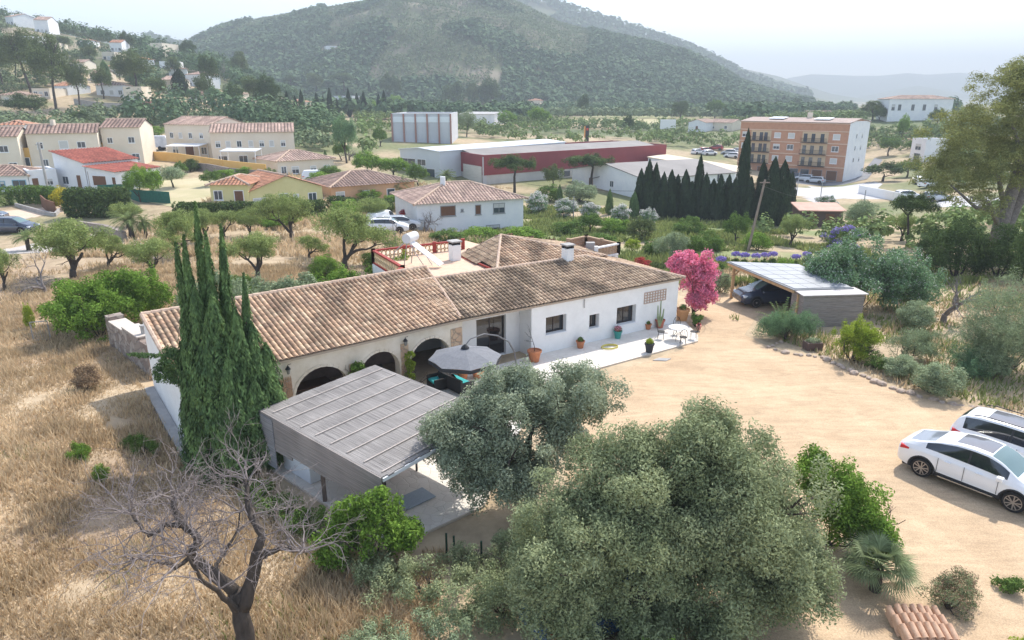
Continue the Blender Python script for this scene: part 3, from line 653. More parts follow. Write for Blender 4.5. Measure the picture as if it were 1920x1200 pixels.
def branch(rng, mb, p, d, L_, r, depth, ends, spread=.6, wob=.25, up=.1, kids=(2,3), n=5, shr=.68, rs=.62, side=True, rend=None):
    pts = [Vector(p)]; dd = Vector(d).normalized(); k = 4 if depth > 0 else 3
    for _ in range(k):
        dd = (dd+Vector(rng.normal(0, wob, 3))+Vector((0,0,up))).normalized(); pts.append(pts[-1]+dd*L_/k)
    r1 = r*rs if depth > 0 else (rend or r*.4)
    mb.tube(pts, [r+(r1-r)*i/k for i in range(k+1)], n if depth > 1 else (4 if depth == 1 else 3), cap=False)
    ends.append((tuple(pts[-1]), depth))
    if depth > 0:
        for _ in range(rng.integers(kids[0], kids[1]+1)):
            q = pts[-1] if rng.random() < .6 or not side else pts[rng.integers(2, k+1)]
            nd = (dd+Vector(rng.normal(0, spread, 3))).normalized()
            branch(rng, mb, q, nd, L_*shr*rng.uniform(.75, 1.2), r1*rng.uniform(.75, 1), depth-1, ends, spread, wob, up, kids, n, shr, rs, side, rend)
# ---- prototypes: unit width and unit height, copied and scaled
PROTO = {}
def proto(kind, v, hi=False):
    key = (kind, v, hi)
    if key in PROTO: return PROTO[key]
    rng = np.random.default_rng(abs(hash(kind)) % 1000 if False else sum(map(ord, kind))+v*31); R = []
    def tr(mb, m=BARK): R.append(('trunk', mb.build('trunk', m, smooth=True)))
    def cr(blobs, n, size, m, **k):
        if hi: n = int(n*2.6); size *= .62
        R.append((k.pop('part', 'crown'), cloud('crown', blobs, n, size, m, seed=v+7, **k)))
    if kind in ('leafy', 'dark', 'green', 'bluegreen', 'greytree'):
        m = {'leafy':L_GREEN,'dark':L_DARK,'green':L_BRIGHT,'bluegreen':L_BLUE,'greytree':L_GREY}[kind]
        t = MB(); e = []; branch(rng, t, (0,0,-.03), (0,0,1), .3, .035, 2, e, .5, .1, .05); tr(t)
        bl = [(0,0,.58,.34,.34,.30)]+subs(rng, (0,0,.58), (.42,.42,.36), 34, .09, .17, -.6)
        cr(bl, 5200, .026, m)
    elif kind == 'pine':
        t = MB(); e = []; branch(rng, t, (0,0,-.03), (0,0,1), .5, .03, 3, e, .55, .1, .1, shr=.55); tr(t)
        bl = subs(rng, (0,0,.62), (.40,.40,.33), 46, .08, .16, -.6, .25, .95)
        cr(bl, 5600, .022, L_PINE, up=.4)
    elif kind == 'umbrella_pine':
        t = MB(); e = []; branch(rng, t, (0,0,-.03), (0,0,1), .62, .028, 2, e, .6, .06, .1, shr=.4); tr(t)
        cr(subs(rng, (0,0,.78), (.42,.42,.15), 36, .08, .14, -.4, .3, .95), 5200, .022, L_DARK, up=.5)
    elif kind in ('almond', 'almond_low'):
        t = MB(); e = []
        for k in range(3): branch(rng, t, (0,0,.12), (rng.normal(0,.6),rng.normal(0,.6),1), .3, .028, 3, e, .5, .18, .06)
        t.tube([(0,0,-.05),(.01,0,.06),(0,0,.15)], [.05,.042,.034], 7); tr(t)
        en = [q for q, dp in e if dp <= 1 and q[2] > .3]
        bl = [(q[0]*1.05, q[1]*1.05, min(q[2], .84), .11, .11, .085) for q in en[:70]]+subs(rng, (0,0,.58), (.42,.42,.30), 30, .08, .13, -.4)
        cr(bl, 5600, .022, L_ALM, up=.3)
    elif kind in ('cypress', 'cypress_dark'):
        n = 12000 if hi else 5200; z = rng.random(n)**.85; r = .5*np.minimum(1, (z*7)**.5)*np.clip(1-z**2.6, .02, 1)**.8*rng.uniform(.75, 1.05, n)
        a = rng.random(n)*2*PI; r *= 1+.2*np.sin(a*3+z*7+v)+.14*np.sin(a*7-z*15)
        j = rng.choice(4, n, p=[.46,.22,.18,.14]); sx = np.array([0,.16,-.17,.05])[j]; sy = np.array([0,.12,.05,-.2])[j]; sh = np.array([1,.86,.74,.62])[j]; sr = np.array([.85,.6,.6,.55])[j]
        P = np.stack([r*sr*np.cos(a)+sx*(.5+.5*z), r*sr*np.sin(a)+sy, (z*.97+.02)*sh], 1); N_ = np.stack([np.cos(a), np.sin(a), .35+0*a], 1)+rand_dirs(rng, n)*.5
        N_ /= np.linalg.norm(N_, axis=1)[:, None]; V, F = leaf_faces(rng, P, N_, .028 if hi else .045, .5); V = V*1.0
        R.append(('crown', from_np('crown', V, F, L_CYP if kind == 'cypress' else L_CYPD)))
        t = MB(); t.tube([(0,0,-.03),(0,0,.5)], [.05,.03], 6); tr(t)
    elif kind in ('bush', 'bush_green', 'bush_lime', 'bush_grey', 'bush_dark', 'bush_yellow', 'oleander', 'bush_red', 'bush_violet', 'bush_pine', 'bush_dry'):
        m = {'bush':L_GREEN,'bush_green':L_BRIGHT,'bush_lime':L_LIME,'bush_grey':L_GREY,'bush_dark':L_DARK,'bush_yellow':L_YEL,'oleander':L_BLUE,'bush_red':L_RED,'bush_violet':L_GREEN,'bush_pine':L_PINE,'bush_dry':L_DRY}[kind]
        t = MB(); e = []
        for _ in range(5): branch(rng, t, (0,0,-.03), (rng.normal(0,.5),rng.normal(0,.5),1), .35, .018, 1, e, .5, .15, .05)
        R.append(('stems', t.build('stems', BARK)))
        bl = [(0,0,.40,.36,.36,.36)]+subs(rng, (0,0,.42), (.42,.42,.46), 26, .10, .18, -.8)
        R.append(('foliage', cloud('foliage', bl, 12000 if hi else 4600, .018 if hi else .028, m, seed=v)))
        if kind in ('oleander', 'bush_violet'): R.append(('flowers', cloud('flowers', [(b[0]*1.03,b[1]*1.03,b[2]*1.03+.01,b[3],b[4],b[5]) for b in bl[1:]], 3400, .024, L_WFL if kind == 'oleander' else L_VIO, seed=v+3, shell=.1, low=-.1)))
    elif kind == 'palm':
        t = MB(); t.tube([(0,0,-.03),(.01,0,.3),(0,0,.58)], [.075,.06,.06], 9); tr(t)
        V = []; F = []; n0 = 0
        for i in range(46):
            a = rng.random()*2*PI; el = rng.uniform(-.35, 1.3); L_ = rng.uniform(.42, .54); p = np.array([0,0,.6]); d = np.array([math.cos(a)*math.cos(el), math.sin(a)*math.cos(el), math.sin(el)])
            s = np.cross(d, [0,0,1]); s /= np.linalg.norm(s)+1e-9
            for k in range(9):
                q = p+d*L_/9
                for sg in (-1, 1):
                    for jj in range(2):
                        b_ = p+(q-p)*(jj*.5); w = .11*(1-abs(k-3.5)/6.5)
                        V += [b_, b_+(q-p)*.35, b_+s*sg*w+d*.05-np.array([0,0,.035])]; F.append((n0, n0+1, n0+2)); n0 += 3
                V += [p-s*.006, p+s*.006, q]; F.append((n0, n0+1, n0+2)); n0 += 3
                p = q; d = d-np.array([0,0,.16]); d /= np.linalg.norm(d)
        R.append(('fronds', from_np('fronds', V, F, L_PALM)))
    elif kind == 'bare':
        t = MB(); e = []
        for _ in range(3): branch(rng, t, (0,0,.1), (rng.normal(0,.6),rng.normal(0,.6),.9), .3, .03, 5, e, .5, .16, .03, kids=(2,3), shr=.72)
        t.tube([(0,0,-.05),(.01,0,.14)], [.05,.035], 7); R.append(('branches', t.build('branches', BARKG)))
    for _, o in R: col.objects.unlink(o)
    PROTO[key] = R; return R
KINDNAME = {'leafy':'leafy_tree','dark':'leafy_tree','green':'leafy_tree','bluegreen':'leafy_tree','greytree':'leafy_tree','pine':'pine_tree','umbrella_pine':'pine_tree','almond':'almond_tree','almond_low':'almond_tree','cypress':'cypress_tree','cypress_dark':'cypress_tree','oleander':'oleander_bush','palm':'palm_tree','bare':'bare_tree','bush_red':'bougainvillea','bush_violet':'flowering_shrub'}
PC = [0]
def plant(kind, px, py, hpx, wpx, label, group=None, cat=None, pos=None, parts=True, ovl=None):
    "a plant whose base shows at photo pixel (px, py), hpx tall and wpx wide there"
    p = pos or at(px, py); d = p.y*CT-(p.z-HCAM)*ST; h = hpx*d/FPX/.96; w = wpx*d/FPX; PC[0] += 1
    rr = random.Random(PC[0]*7+3)
    R = proto(kind, PC[0] % 3, hpx*wpx > 3300); nm = KINDNAME.get(kind, 'shrub'); cat = cat or {'leafy_tree':'tree','pine_tree':'pine tree','almond_tree':'almond tree','cypress_tree':'cypress','oleander_bush':'oleander','palm_tree':'palm','bare_tree':'bare tree','bougainvillea':'bougainvillea','shrub':'shrub','flowering_shrub':'shrub'}[nm]
    rz = rr.random()*6.28
    if not parts:
        o = max(R, key=lambda q: len(q[1].data.polygons))[1].copy(); o.name = nm; col.objects.link(o); o.location = p; o.rotation_euler.z = rz; o.scale = (w, w, h); return tag(o, label, cat, group)
    e = empty(nm, p, rz, label, cat, group); e.scale = (w, w, h)
    for pn, o in R:
        c = o.copy(); c.name = pn; col.objects.link(c); c.parent = e
    return e
# ---------------------------------------------------------------- foreground plants, each modelled for itself
def big_tree(name, label, cat, base, blobs_main, nsub, rs, nleaf, size, m, seed, trunk_r=.22, top=2.2):
    t = empty(name, base, 0, label, cat); rng = np.random.default_rng(seed); mb = MB(); e = []
    for k in range(4): branch(rng, mb, (0,0,.7), (rng.normal(0,.55),rng.normal(0,.55),1), top, trunk_r*.7, 2, e, .5, .15, .08, n=8)
    mb.tube([(0,0,-.2),(.05,.02,.4),(0,0,.9)], [trunk_r*1.3,trunk_r,trunk_r*.85], 10); mb.build('trunk', BARK, t, smooth=True)
    bl = []
    for c, R in blobs_main:
        bl += subs(rng, c, R, nsub, rs[0], rs[1], -.55, .5, .98)
        for _ in range(7):
            d = rand_dirs(rng, 1)[0]; r = min(R)*.42; bl.append((c[0]+d[0]*R[0]*.45, c[1]+d[1]*R[1]*.45, c[2]+d[2]*R[2]*.42, r, r, r*.9))

    twig = subs(rng, blobs_main[0][0], blobs_main[0][1], 1, .2, .3)
    cloud('crown', bl, nleaf, size, m, t, seed, shell=.55, aspect=.38, up=.3)
    return t
def rel(px, py, Y, base): return tuple(aty(px, py, Y)-Vector(base))
_b = (.6,20.4,0); big_tree('olive_tree', 'large silvery olive tree beside the reed roof, hiding the middle of the terrace', 'olive tree', _b,
    [(rel(985,812,20.6,_b),(2.9,2.3,1.75)), (rel(880,835,20.2,_b),(1.5,1.5,1.6)), (rel(1075,755,21.2,_b),(1.7,1.7,1.25)), (rel(960,900,19.8,_b),(2.1,1.5,.9)), (rel(955,752,20.9,_b),(1.5,1.4,1.15))], 54, (.3,.6), 130000, .056, L_OLIVE2, 5, top=1.7)
_b = (6.2,15.6,0); big_tree('holm_oak', 'huge round grey green tree at bottom centre, wider right crown reaching the gravel', 'tree', _b,
    [(rel(1378,960,15.8,_b),(2.65,2.3,2.5)), (rel(1310,870,16.2,_b),(1.7,1.6,1.5)), (rel(1455,1065,15.4,_b),(1.5,1.6,1.6)), (rel(1330,1120,14.8,_b),(2.3,1.8,1.3)), (rel(1345,1000,15.0,_b),(1.3,1.2,1.3))], 80, (.30,.60), 190000, .05, L_OLIVE, 11, top=1.9)
_b = (2.5,14.6,0); big_tree('holm_oak', 'huge grey green tree at bottom centre, lower left crown between olive and parked blue car', 'tree', _b,
    [(rel(1090,1010,14.7,_b),(2.0,1.9,1.9)), (rel(1170,900,15.4,_b),(1.5,1.5,1.35)), (rel(1045,1100,14.2,_b),(1.25,1.3,1.3)), (rel(1210,1040,14.6,_b),(1.5,1.6,1.7)), (rel(1130,1175,13.8,_b),(1.7,1.2,.9))], 60, (.28,.56), 170000, .047, L_OLIVE, 21, top=1.5)
# clump of cypress spires
def cypress_clump():
    t = empty('cypress_tree', (-11.2,23.7,0), 0, 'tall dark cypress with several pointed spires in front of the left roof end', 'cypress')
    rng = np.random.default_rng(4); VV = []; FF = []; n0 = 0
    sp = [(-.72,.3,8.5,.33),(-.28,.0,8.8,.34),(.08,.4,9.9,.32),(.42,.1,8.9,.34),(.86,.3,9.1,.33),(1.5,.1,7.4,.28),(-.5,0,6.5,.75),(0,-.4,7.0,.8),(.6,-.5,6.8,.8),(1.2,-.3,6.2,.85),(1.6,0,5.6,.8),(1.95,.2,4.7,.75),(.2,.2,7.9,.6),(2.1,.4,3.2,.55),
          (-.7,-.3,5.0,.55),(.3,-.9,5.0,.8),(1.0,-.9,4.6,.8),(1.7,-.6,3.6,.7),(-.3,-.9,3.6,.75),(-.8,-.5,3.0,.5),(.8,-1.2,3.2,.8),(-.1,.6,7.6,.4),(.6,.6,7.6,.4)]
    for x, y, h, r in sp:
        n = int(2600+5200*r*h/5); z = rng.random(n); prof = np.minimum(1, (z*6+.25)**.5)*np.clip(1-z**2.2, .03, 1)**.75
        a = rng.random(n)*2*PI; rr = r*prof*(1-.4*rng.random(n)**2)*(1+.22*np.sin(a*4+z*h*2.2+x*5)+.12*np.sin(a*9-z*h*4)+.05*rng.normal(size=n))
        P = np.stack([x+rr*np.cos(a)+.08*np.sin(z*6+x), y+rr*np.sin(a), z*h], 1); N_ = np.stack([np.cos(a), np.sin(a), .3+0*a], 1)+rand_dirs(rng, n)*.55
        N_ /= np.linalg.norm(N_, axis=1)[:, None]
        tt = np.array([0,0,1.])+rand_dirs(rng, n)*.45; tt -= N_*(tt*N_).sum(1)[:, None]; tt /= np.linalg.norm(tt, axis=1)[:, None]; b = np.cross(N_, tt); s = rng.uniform(.05, .12, n)[:, None]
        V = np.stack([P-tt*s, P-b*s*.35, P+tt*s, P+b*s*.35], 1).reshape(-1, 3); VV.append(V); FF.append(np.arange(4*n).reshape(n,4)+n0); n0 += 4*n
    from_np('foliage', np.concatenate(VV), np.concatenate(FF), L_CYP, t)
    m = MB()
    for x, y, h, r in sp: m.tube([(x*.3,y*.3,-.1),(x*.9,y*.9,1.6),(x,y,h*.8)], [.16,.1,.03], 6)
    m.build('trunk', BARK, t)
    # the side branches sticking out to the left
    cloud('side_branch', [(-1.3,-.3,4.3,.45,.3,.5),(-1.7,-.2,3.7,.4,.25,.45),(-1.2,0,3.5,.5,.3,.4),(-2.2,-.1,4.35,.45,.12,.09),(-2.6,-.1,4.4,.4,.1,.06)], 3800, .075, L_CYP, t, 9, aspect=.3)
cypress_clump()
# foreground dead almond tree
def dead_tree():
    t = empty('dead_tree', (-6.55,13.9,0), 0, 'leafless grey almond tree with a forked black trunk and a haze of dry twigs', 'dead tree')
    rng = np.random.default_rng(12); mb = MB(); tw = MB(); Y0 = 13.9
    def W(px, py, dy): p = aty(px, py, Y0+dy); return Vector((p.x+6.55, p.y-Y0, p.z))
    limbs = [([(462,1235,0),(455,1160,.05),(440,1110,.1)],[.27,.23,.2]),
        ([(440,1110,.1),(400,1075,.2),(362,1045,.3),(360,1025,.3)],[.17,.15,.12,.11]),
        ([(455,1140,.05),(470,1090,.2),(482,1040,.3),(500,1035,.3)],[.2,.17,.16,.13]),
        ([(360,1040,.3),(372,1010,.5),(340,980,.8),(328,960,1.0),(325,935,1.2)],[.11,.10,.09,.09,.06]),
        ([(340,985,.8),(310,985,.9),(280,1005,.9),(262,985,1.0),(245,962,1.2)],[.08,.06,.05,.05,.03]),
        ([(485,1045,.3),(490,1005,.5),(470,965,.9),(462,925,1.3),(464,900,1.5)],[.13,.11,.09,.07,.05]),
        ([(500,1035,.3),(525,1030,.2),(540,1028,.0),(570,1035,-.3)],[.09,.06,.05,.03]),
        ([(410,1085,.2),(405,1060,.8),(420,1040,1.2),(445,1000,1.6),(450,960,1.9)],[.06,.05,.04,.03,.02]),
        ([(365,1040,.3),(330,1065,-.2),(305,1055,-.5),(258,1048,-.7)],[.06,.05,.03,.02]),
        ([(455,1150,.05),(420,1120,-.4),(380,1090,-.9),(350,1040,-1.2)],[.09,.07,.05,.03])]
    P = []
    for pts, r in limbs:
        q = [W(*p) for p in pts]; f = [q[0]]; rr = [r[0]]
        for i in range(len(q)-1):
            for k in (1, 2, 3): f.append(q[i].lerp(q[i+1], k/3)+Vector(rng.normal(0, .022, 3))); rr.append(r[i]+(r[i+1]-r[i])*k/3)
        mb.tube(f, [x*.95 for x in rr], 9)
        for i in range(3, len(f)): P.append((f[i], (f[i]-f[i-1]).normalized(), rr[i]))
    mb.build('trunk', BARK, t, smooth=True); e = []
    ends = [(325,935,1.2),(245,962,1.2),(464,900,1.5),(570,1035,-.3),(450,960,1.9),(258,1048,-.7),(350,1040,-1.2)]
    for p, d, r in P:
        if r > .125: continue
        for _ in range(rng.integers(1, 3)):
            nd = Vector((rng.normal(0,.9), rng.normal(0,.8), rng.uniform(.1,1)))+d*.5
            branch(rng, tw, p, nd, rng.uniform(.55,.95), min(r*.45,.022), 3, e, .55, .22, .02, kids=(2,3), shr=.72, rs=.6, rend=.0035)
    for p in ends:
        q = W(*p)
        for _ in range(7):
            nd = Vector((rng.normal(0,1.0), rng.normal(0,.8), rng.uniform(.0,1.1)))
            branch(rng, tw, q, nd, rng.uniform(.5,.9)*(.62 if p[1] < 930 else 1), .024, 3, e, .5, .2, .0, kids=(2,3), shr=.72, rs=.6, rend=.0035)
    tw.build('twigs', TWIG, t)
dead_tree()
# shrubs around the house
def shrub(name, label, base, blobs, nsub, rs, n, size, m, seed, cat='shrub', extra=None, group=None, aspect=.45):
    t = empty(name, base, 0, label, cat, group); rng = np.random.default_rng(seed); mb = MB(); e = []
    H_ = max(c[2] for c, R in blobs)
    for _ in range(7): branch(rng, mb, (0,0,-.05), (rng.normal(0,.6),rng.normal(0,.6),1), H_*.7, .035, 2, e, .5, .15, .05)
    mb.build('stems', BARK, t); bl = []
    for c, R in blobs: bl += subs(rng, c, R, nsub, rs[0], rs[1], -.8, .3, .97)
    cloud('foliage', bl, n, size, m, t, seed, shell=.6, aspect=aspect)
    if extra: cloud(extra[0], [(b[0],b[1],b[2]+.03,b[3]*1.03,b[4]*1.03,b[5]*1.05) for b in bl], extra[2], extra[3], extra[1], t, seed+1, shell=.15, low=.0)
    return t
shrub('citrus_shrub', 'bright green leafy shrub growing at the near corner of the reed roof', (-4.15,17.4,0), [((0,0,1.55),(1.05,.95,1.2)),((-.8,.1,1.2),(.7,.7,.9)),((.9,0,1.0),(.5,.5,.5)),((-1.1,-.3,.7),(.5,.5,.6))], 26, (.22,.42), 17000, .065, L_BRIGHT, 31)
shrub('citrus_shrub', 'bright green glossy shrub between the big round tree and the gravel', (9.95,18.3,0), [((0,0,1.5),(.95,1.1,1.4)),((.8,-1.1,.9),(.7,.7,.9)),((-.4,.7,2.1),(.7,.7,.9)),((.5,-.4,1.5),(.8,.8,1.2)),((.2,.4,1.3),(.8,.8,1.2))], 36, (.25,.45), 28000, .055, L_BRIGHT, 32)
shrub('leafy_bush', 'yellow green leafy bush in the bottom foreground under the big tree', (3.3,12.3,0), [((0,0,.9),(1.5,.6,.7)),((1.2,.1,.6),(.8,.5,.6)),((-1.0,0,.7),(.6,.5,.6))], 22, (.18,.32), 9000, .05, L_BRIGHT, 33)
shrub('shady_scrub', 'dull dark scrub thicket between the patio edge and the dry grass', (-2.4,15.9,0), [((0,0,.5),(1.8,1.1,.6)),((1.6,-1.2,.6),(1.2,1.0,.9)),((-1.6,.8,.35),(1.0,.8,.5))], 26, (.2,.4), 16000, .04, L_OLIVE, 34)
shrub('shady_scrub', 'dusty dark scrub at the foot of the patio wall below the corner', (-1.3,17.2,0), [((0,0,.35),(1.2,.7,.5)),((1.2,.6,.5),(.8,.7,.6))], 22, (.15,.32), 9000, .035, L_OLIVE, 71)
shrub('shady_scrub', 'brownish scrub spreading toward the dry grass left of the big round tree', (-3.3,13.9,0), [((0,0,.25),(1.3,.9,.4)),((1.7,.3,.4),(1.2,.9,.6)),((.9,-1.2,.3),(1.1,.7,.5))], 24, (.15,.32), 12000, .035, L_GREY, 72)
shrub('shady_scrub', 'grey green scrub against the left skirt of the big round tree', (-.2,15.2,0), [((0,0,.5),(1.0,.9,.7)),((.3,1.3,.4),(.9,.8,.6))], 24, (.18,.35), 11000, .038, L_OLIVE, 73)
shrub('shady_scrub', 'dark weeds under the near face of the reed pergola', (-7.9,19.9,.0), [((0,0,.4),(.9,.6,.5)),((1.3,-.9,.45),(.9,.6,.6)),((-.9,.8,.35),(.7,.5,.4))], 22, (.16,.32), 9000, .045, L_GREEN, 81)
shrub('shady_scrub', 'dark weeds at the foot of the cypress beside the pergola corner', (-9.9,21.6,.0), [((0,0,.3),(.8,.6,.35)),((-1.0,.3,.25),(.6,.4,.3))], 18, (.14,.26), 4500, .04, L_DARK, 82)
shrub('climbing_bush', 'big dark ivy like bush behind the rubble stone wall', (-22.3,34.9,1.0), [((0,0,1.5),(2.4,1.8,1.7)),((-1.8,2.0,1.5),(1.9,1.7,1.6)),((.8,2.2,1.9),(2.2,1.6,1.6))], 40, (.35,.7), 30000, .085, L_BRIGHT, 35)
shrub('climbing_bush', 'pale green creeper mound between the stone wall bush and the roof ridge', (-15.5,37.0,.9), [((0,0,1.5),(3.4,1.8,1.6)),((3.4,1.6,1.4),(2.4,1.6,1.4))], 46, (.35,.65), 26000, .085, L_GREY, 36)
shrub('garden_bush', 'rounded green bushes swelling up behind the left roof ridge', (-9.6,42.4,.2), [((0,0,1.6),(2.6,1.6,1.6)),((2.6,1.5,2.0),(2.2,1.6,1.6)),((-2.6,0,1.3),(1.7,1.4,1.2))], 36, (.35,.65), 24000, .09, L_BRIGHT, 37)
shrub('bougainvillea', 'bright pink bougainvillea over the right end of the house', (11.9,43.0,0), [((0,0,2.7),(1.35,1.1,1.5)),((-.8,-.2,3.3),(1.1,.9,.8)),((.5,-.4,1.8),(.7,.8,1.3)),((.1,-.5,1.1),(.5,.5,.8))], 54, (.28,.48), 32000, .065, L_PINK, 38, cat='bougainvillea', aspect=.7)
shrub('euphorbia_shrub', 'wide bluish green feathery shrub at the gravel edge in front of the car port', (15.9,37.6,0), [((0,0,.95),(1.6,1.1,.95)),((-.8,.3,.8),(.9,.8,.8)),((.9,-.1,.8),(1.0,.8,.8))], 34, (.25,.42), 19000, .06, L_BLUE, 39, aspect=.2)
shrub('lemon_bush', 'vivid lime green bush by the stone edging', (18.3,34.4,0), [((0,0,1.5),(1.2,1.1,1.0)),((.1,-.1,.7),(.9,.8,.6)),((.8,.2,1.2),(.7,.7,.8))], 30, (.22,.4), 15000, .06, L_LIME, 40, aspect=.3)
shrub('flowering_tree', 'big dense green tree speckled with pale blossom behind the wooden shed', (23.6,44.2,0), [((0,0,2.6),(3.9,2.6,2.5)),((-2.0,.2,2.2),(2.4,2.2,2.0)),((2.4,-.4,1.9),(2.3,2.0,1.9))], 60, (.4,.8), 42000, .095, L_BLUE, 41, cat='tree', extra=('blossom', L_WFL, 6500, .05))
shrub('willowy_tree', 'tall pale olive green willowy tree cut by the right edge', (25.6,32.8,0), [((0,0,3.0),(2.9,2.6,2.6)),((-1.6,-.6,2.2),(1.8,1.8,2.0)),((2.0,-1,1.8),(2.6,2.2,1.8))], 60, (.4,.8), 42000, .085, L_GREY, 42, cat='tree', aspect=.15)
shrub('grey_shrub', 'soft grey green shrub next to the lime bush', (21.0,34.0,0), [((0,0,.9),(1.4,1.1,.9)),((1.1,.3,.9),(1.0,.9,.9))], 30, (.25,.45), 13000, .055, L_GREY, 43, aspect=.2)
shrub('grey_shrub', 'low green shrub in front of the leafless tree at right', (24.2,33.0,0), [((0,0,.85),(1.6,1.2,.9)),((-1.1,-1.2,.7),(1.1,.9,.7))], 30, (.25,.45), 13000, .055, L_BLUE, 44, aspect=.25)
shrub('dry_shrub', 'dry brown seed headed shrub beside the stack of roof tiles', (12.0,15.5,0), [((0,0,.45),(.8,.7,.5)),((.5,.3,.4),(.6,.5,.45))], 22, (.15,.3), 5000, .035, L_PALMG, 45, extra=('seed_heads', L_DRY, 2600, .028), aspect=.3)
shrub('edge_shrub', 'small dark green shrub at the right edge of the gravel', (14.1,16.2,0), [((0,0,.2),(.35,.3,.25))], 14, (.1,.2), 1600, .04, L_GREEN, 46)
shrub('edge_shrub', 'low green sprig in the bottom right corner', (13.1,13.9,0), [((0,0,.2),(.35,.3,.25))], 14, (.1,.2), 1300, .04, L_LIME, 47)
shrub('field_shrub', 'small bright green clump in dry grass left of the cypress', (-15.9,22.3,.6), [((0,0,.35),(.5,.4,.4))], 18, (.12,.22), 3800, .05, L_BRIGHT, 48, aspect=.2)
shrub('field_shrub', 'darker green clump in dry grass nearest the cypress', (-14.2,23.6,.2), [((0,0,.45),(.7,.5,.5)),((-.6,.3,.4),(.4,.4,.4))], 20, (.14,.26), 4200, .05, L_GREEN, 49, aspect=.2)
shrub('vine', 'green climbing vine on the pier between the first two arches', (*XY(wA0,uA,-5.6,nA,-.35),.05), [((0,0,1.4),(.32,.25,.9))], 22, (.14,.26), 3400, .06, L_BRIGHT, 50)
shrub('vine', 'narrow yellow green vine on the pier beside the right arch', (*XY(wA0,uA,-2.95,nA,-.35),.05), [((0,0,1.1),(.24,.22,.95))], 20, (.12,.2), 2800, .055, L_LIME, 51)
# fan palm
def fan_palm(name, label, base, R, n, m, seed, h=.5, cat='palm'):
    t = empty(name, base, 0, label, cat); rng = np.random.default_rng(seed); V = []; F = []; k0 = 0; st = MB()
    for i in range(n):
        a = rng.random()*2*PI; el = rng.uniform(-.15, 1.35); L_ = R*rng.uniform(.65, 1.0); d = np.array([math.cos(a)*math.cos(el), math.sin(a)*math.cos(el), math.sin(el)])
        c = np.array([0,0,h])+d*L_*.5; st.tube([(0,0,h), tuple(c)], .012, 4, cap=False)
        s = np.cross(d, [0,0,1.]); s /= np.linalg.norm(s)+1e-9; u2 = np.cross(s, d)
        for j in range(19):
            th = (j-9)/9*1.45; q = d*math.cos(th)+s*math.sin(th); tip = c+q*L_*.55+np.array([0,0,-.10*L_-.12*L_*abs(th)]); w = np.cross(q, u2); w /= np.linalg.norm(w)+1e-9
            V += [c, c+q*L_*.25-w*.018, tip, c+q*L_*.25+w*.018]; F.append((k0,k0+1,k0+2,k0+3)); k0 += 4
    from_np('fronds', V, F, m, t); m2 = MB(); m2.tube([(0,0,-.1),(0,0,h)], [.16,.13], 8); m2.build('trunk', BARK, t); st.build('stalks', L_PALMG, t)
fan_palm('fan_palm', 'grey green fan palm drooping at the right foot of the big round tree', (10.35,16.2,0), 1.25, 46, L_PALMG, 3, .8)
def spiky(name, label, base, n, L_, m, seed, cat='plant'):
    t = empty(name, base, 0, label, cat); rng = np.random.default_rng(seed); V = []; F = []; k = 0
    for i in range(n):
        a = rng.random()*2*PI; el = rng.uniform(.3, 1.4); d = np.array([math.cos(a)*math.cos(el), math.sin(a)*math.cos(el), math.sin(el)]); s = np.array([-math.sin(a), math.cos(a), 0]); p = np.zeros(3); l = L_*rng.uniform(.6, 1)
        for j in range(7):
            q = p+d*l/7; w0 = .05*L_*(1-j/7); w1 = .05*L_*(1-(j+1)/7)
            for sg in (-1, 1):
                for jj in (0, .5):
                    b = p+(q-p)*jj; V += [b, b+(q-p)*.4, b+s*sg*L_*.16*(1-j/9)+d*.05*L_]; F.append((k,k+1,k+2)); k += 3
            d = d-np.array([0,0,.17]); d /= np.linalg.norm(d); p = q
    from_np('fronds', V, F, m, t); mb = MB(); mb.tube([(0,0,-.1),(0,0,.35)], [.18,.12], 8); mb.build('trunk', BARK, t); return t
spiky('sago_palm', 'short palm with arching fronds in front of the parked car', (16.2,38.9,.3), 34, 2.0, L_PALM, 6, 'palm')
# ---------------------------------------------------------------- dry grass: uncountable
def grass(name, n, xr, yr, hgt, m, keep, seed, wid=.016):
    rng = np.random.default_rng(seed); y = yr[0]+(yr[1]-yr[0])*rng.random(n)**1.6; x = rng.uniform(xr[0], xr[1], n)
    k = keep(x, y); x = x[k]; y = y[k]; n = len(x); z = terrain(x, y)-.03
    cl = vnoise(x, y, 1.3, 5); h = hgt*(.35+1.1*cl)*rng.uniform(.5, 1.2, n); a = rng.random(n)*2*PI; ln = rng.uniform(.1, .75, n)*h
    w = wid*(1+y/22)*rng.uniform(.7, 1.5, n); b = rng.random(n)*2*PI; P = np.stack([x, y, z], 1)
    s = np.stack([np.cos(b)*w, np.sin(b)*w, 0*w], 1); tip = P+np.stack([np.cos(a)*ln, np.sin(a)*ln, h], 1)
    V = np.stack([P-s, P+s, tip], 1).reshape(-1, 3); F = np.arange(3*n).reshape(n, 3)
    o = from_np(name, V, F, m); tag(o, kind='stuff'); return o
G_STRAW = mat('straw', (.69,.545,.36), (.49,.37,.225), .45, island=.25, transl=.3, rough=.9, spec=.1)
G_GREEN = mat('weed_green', (.30,.34,.12), (.2,.24,.08), 1.1, island=.3, transl=.3, rough=.9, spec=.1)
def inhouse(x, y):
    q = np.stack([x-B0[0], y-B0[1]], -1); s = q@uA; d = q@nA; a = (s > -LA-.4) & (s < 1) & (d > -1.0) & (d < 6.5)
    s2 = q@uE; d2 = q@nE; return a | ((s2 > -2) & (s2 < 17) & (d2 > -3.6) & (d2 < 15)) | ((x > -9.3+(22.7-np.minimum(y,22.7))*.8) & (y > 18.0) & (x < 2) & (y < 32)) | ((x < 0) & (y > 25) & (x > -9) & (y < 35))
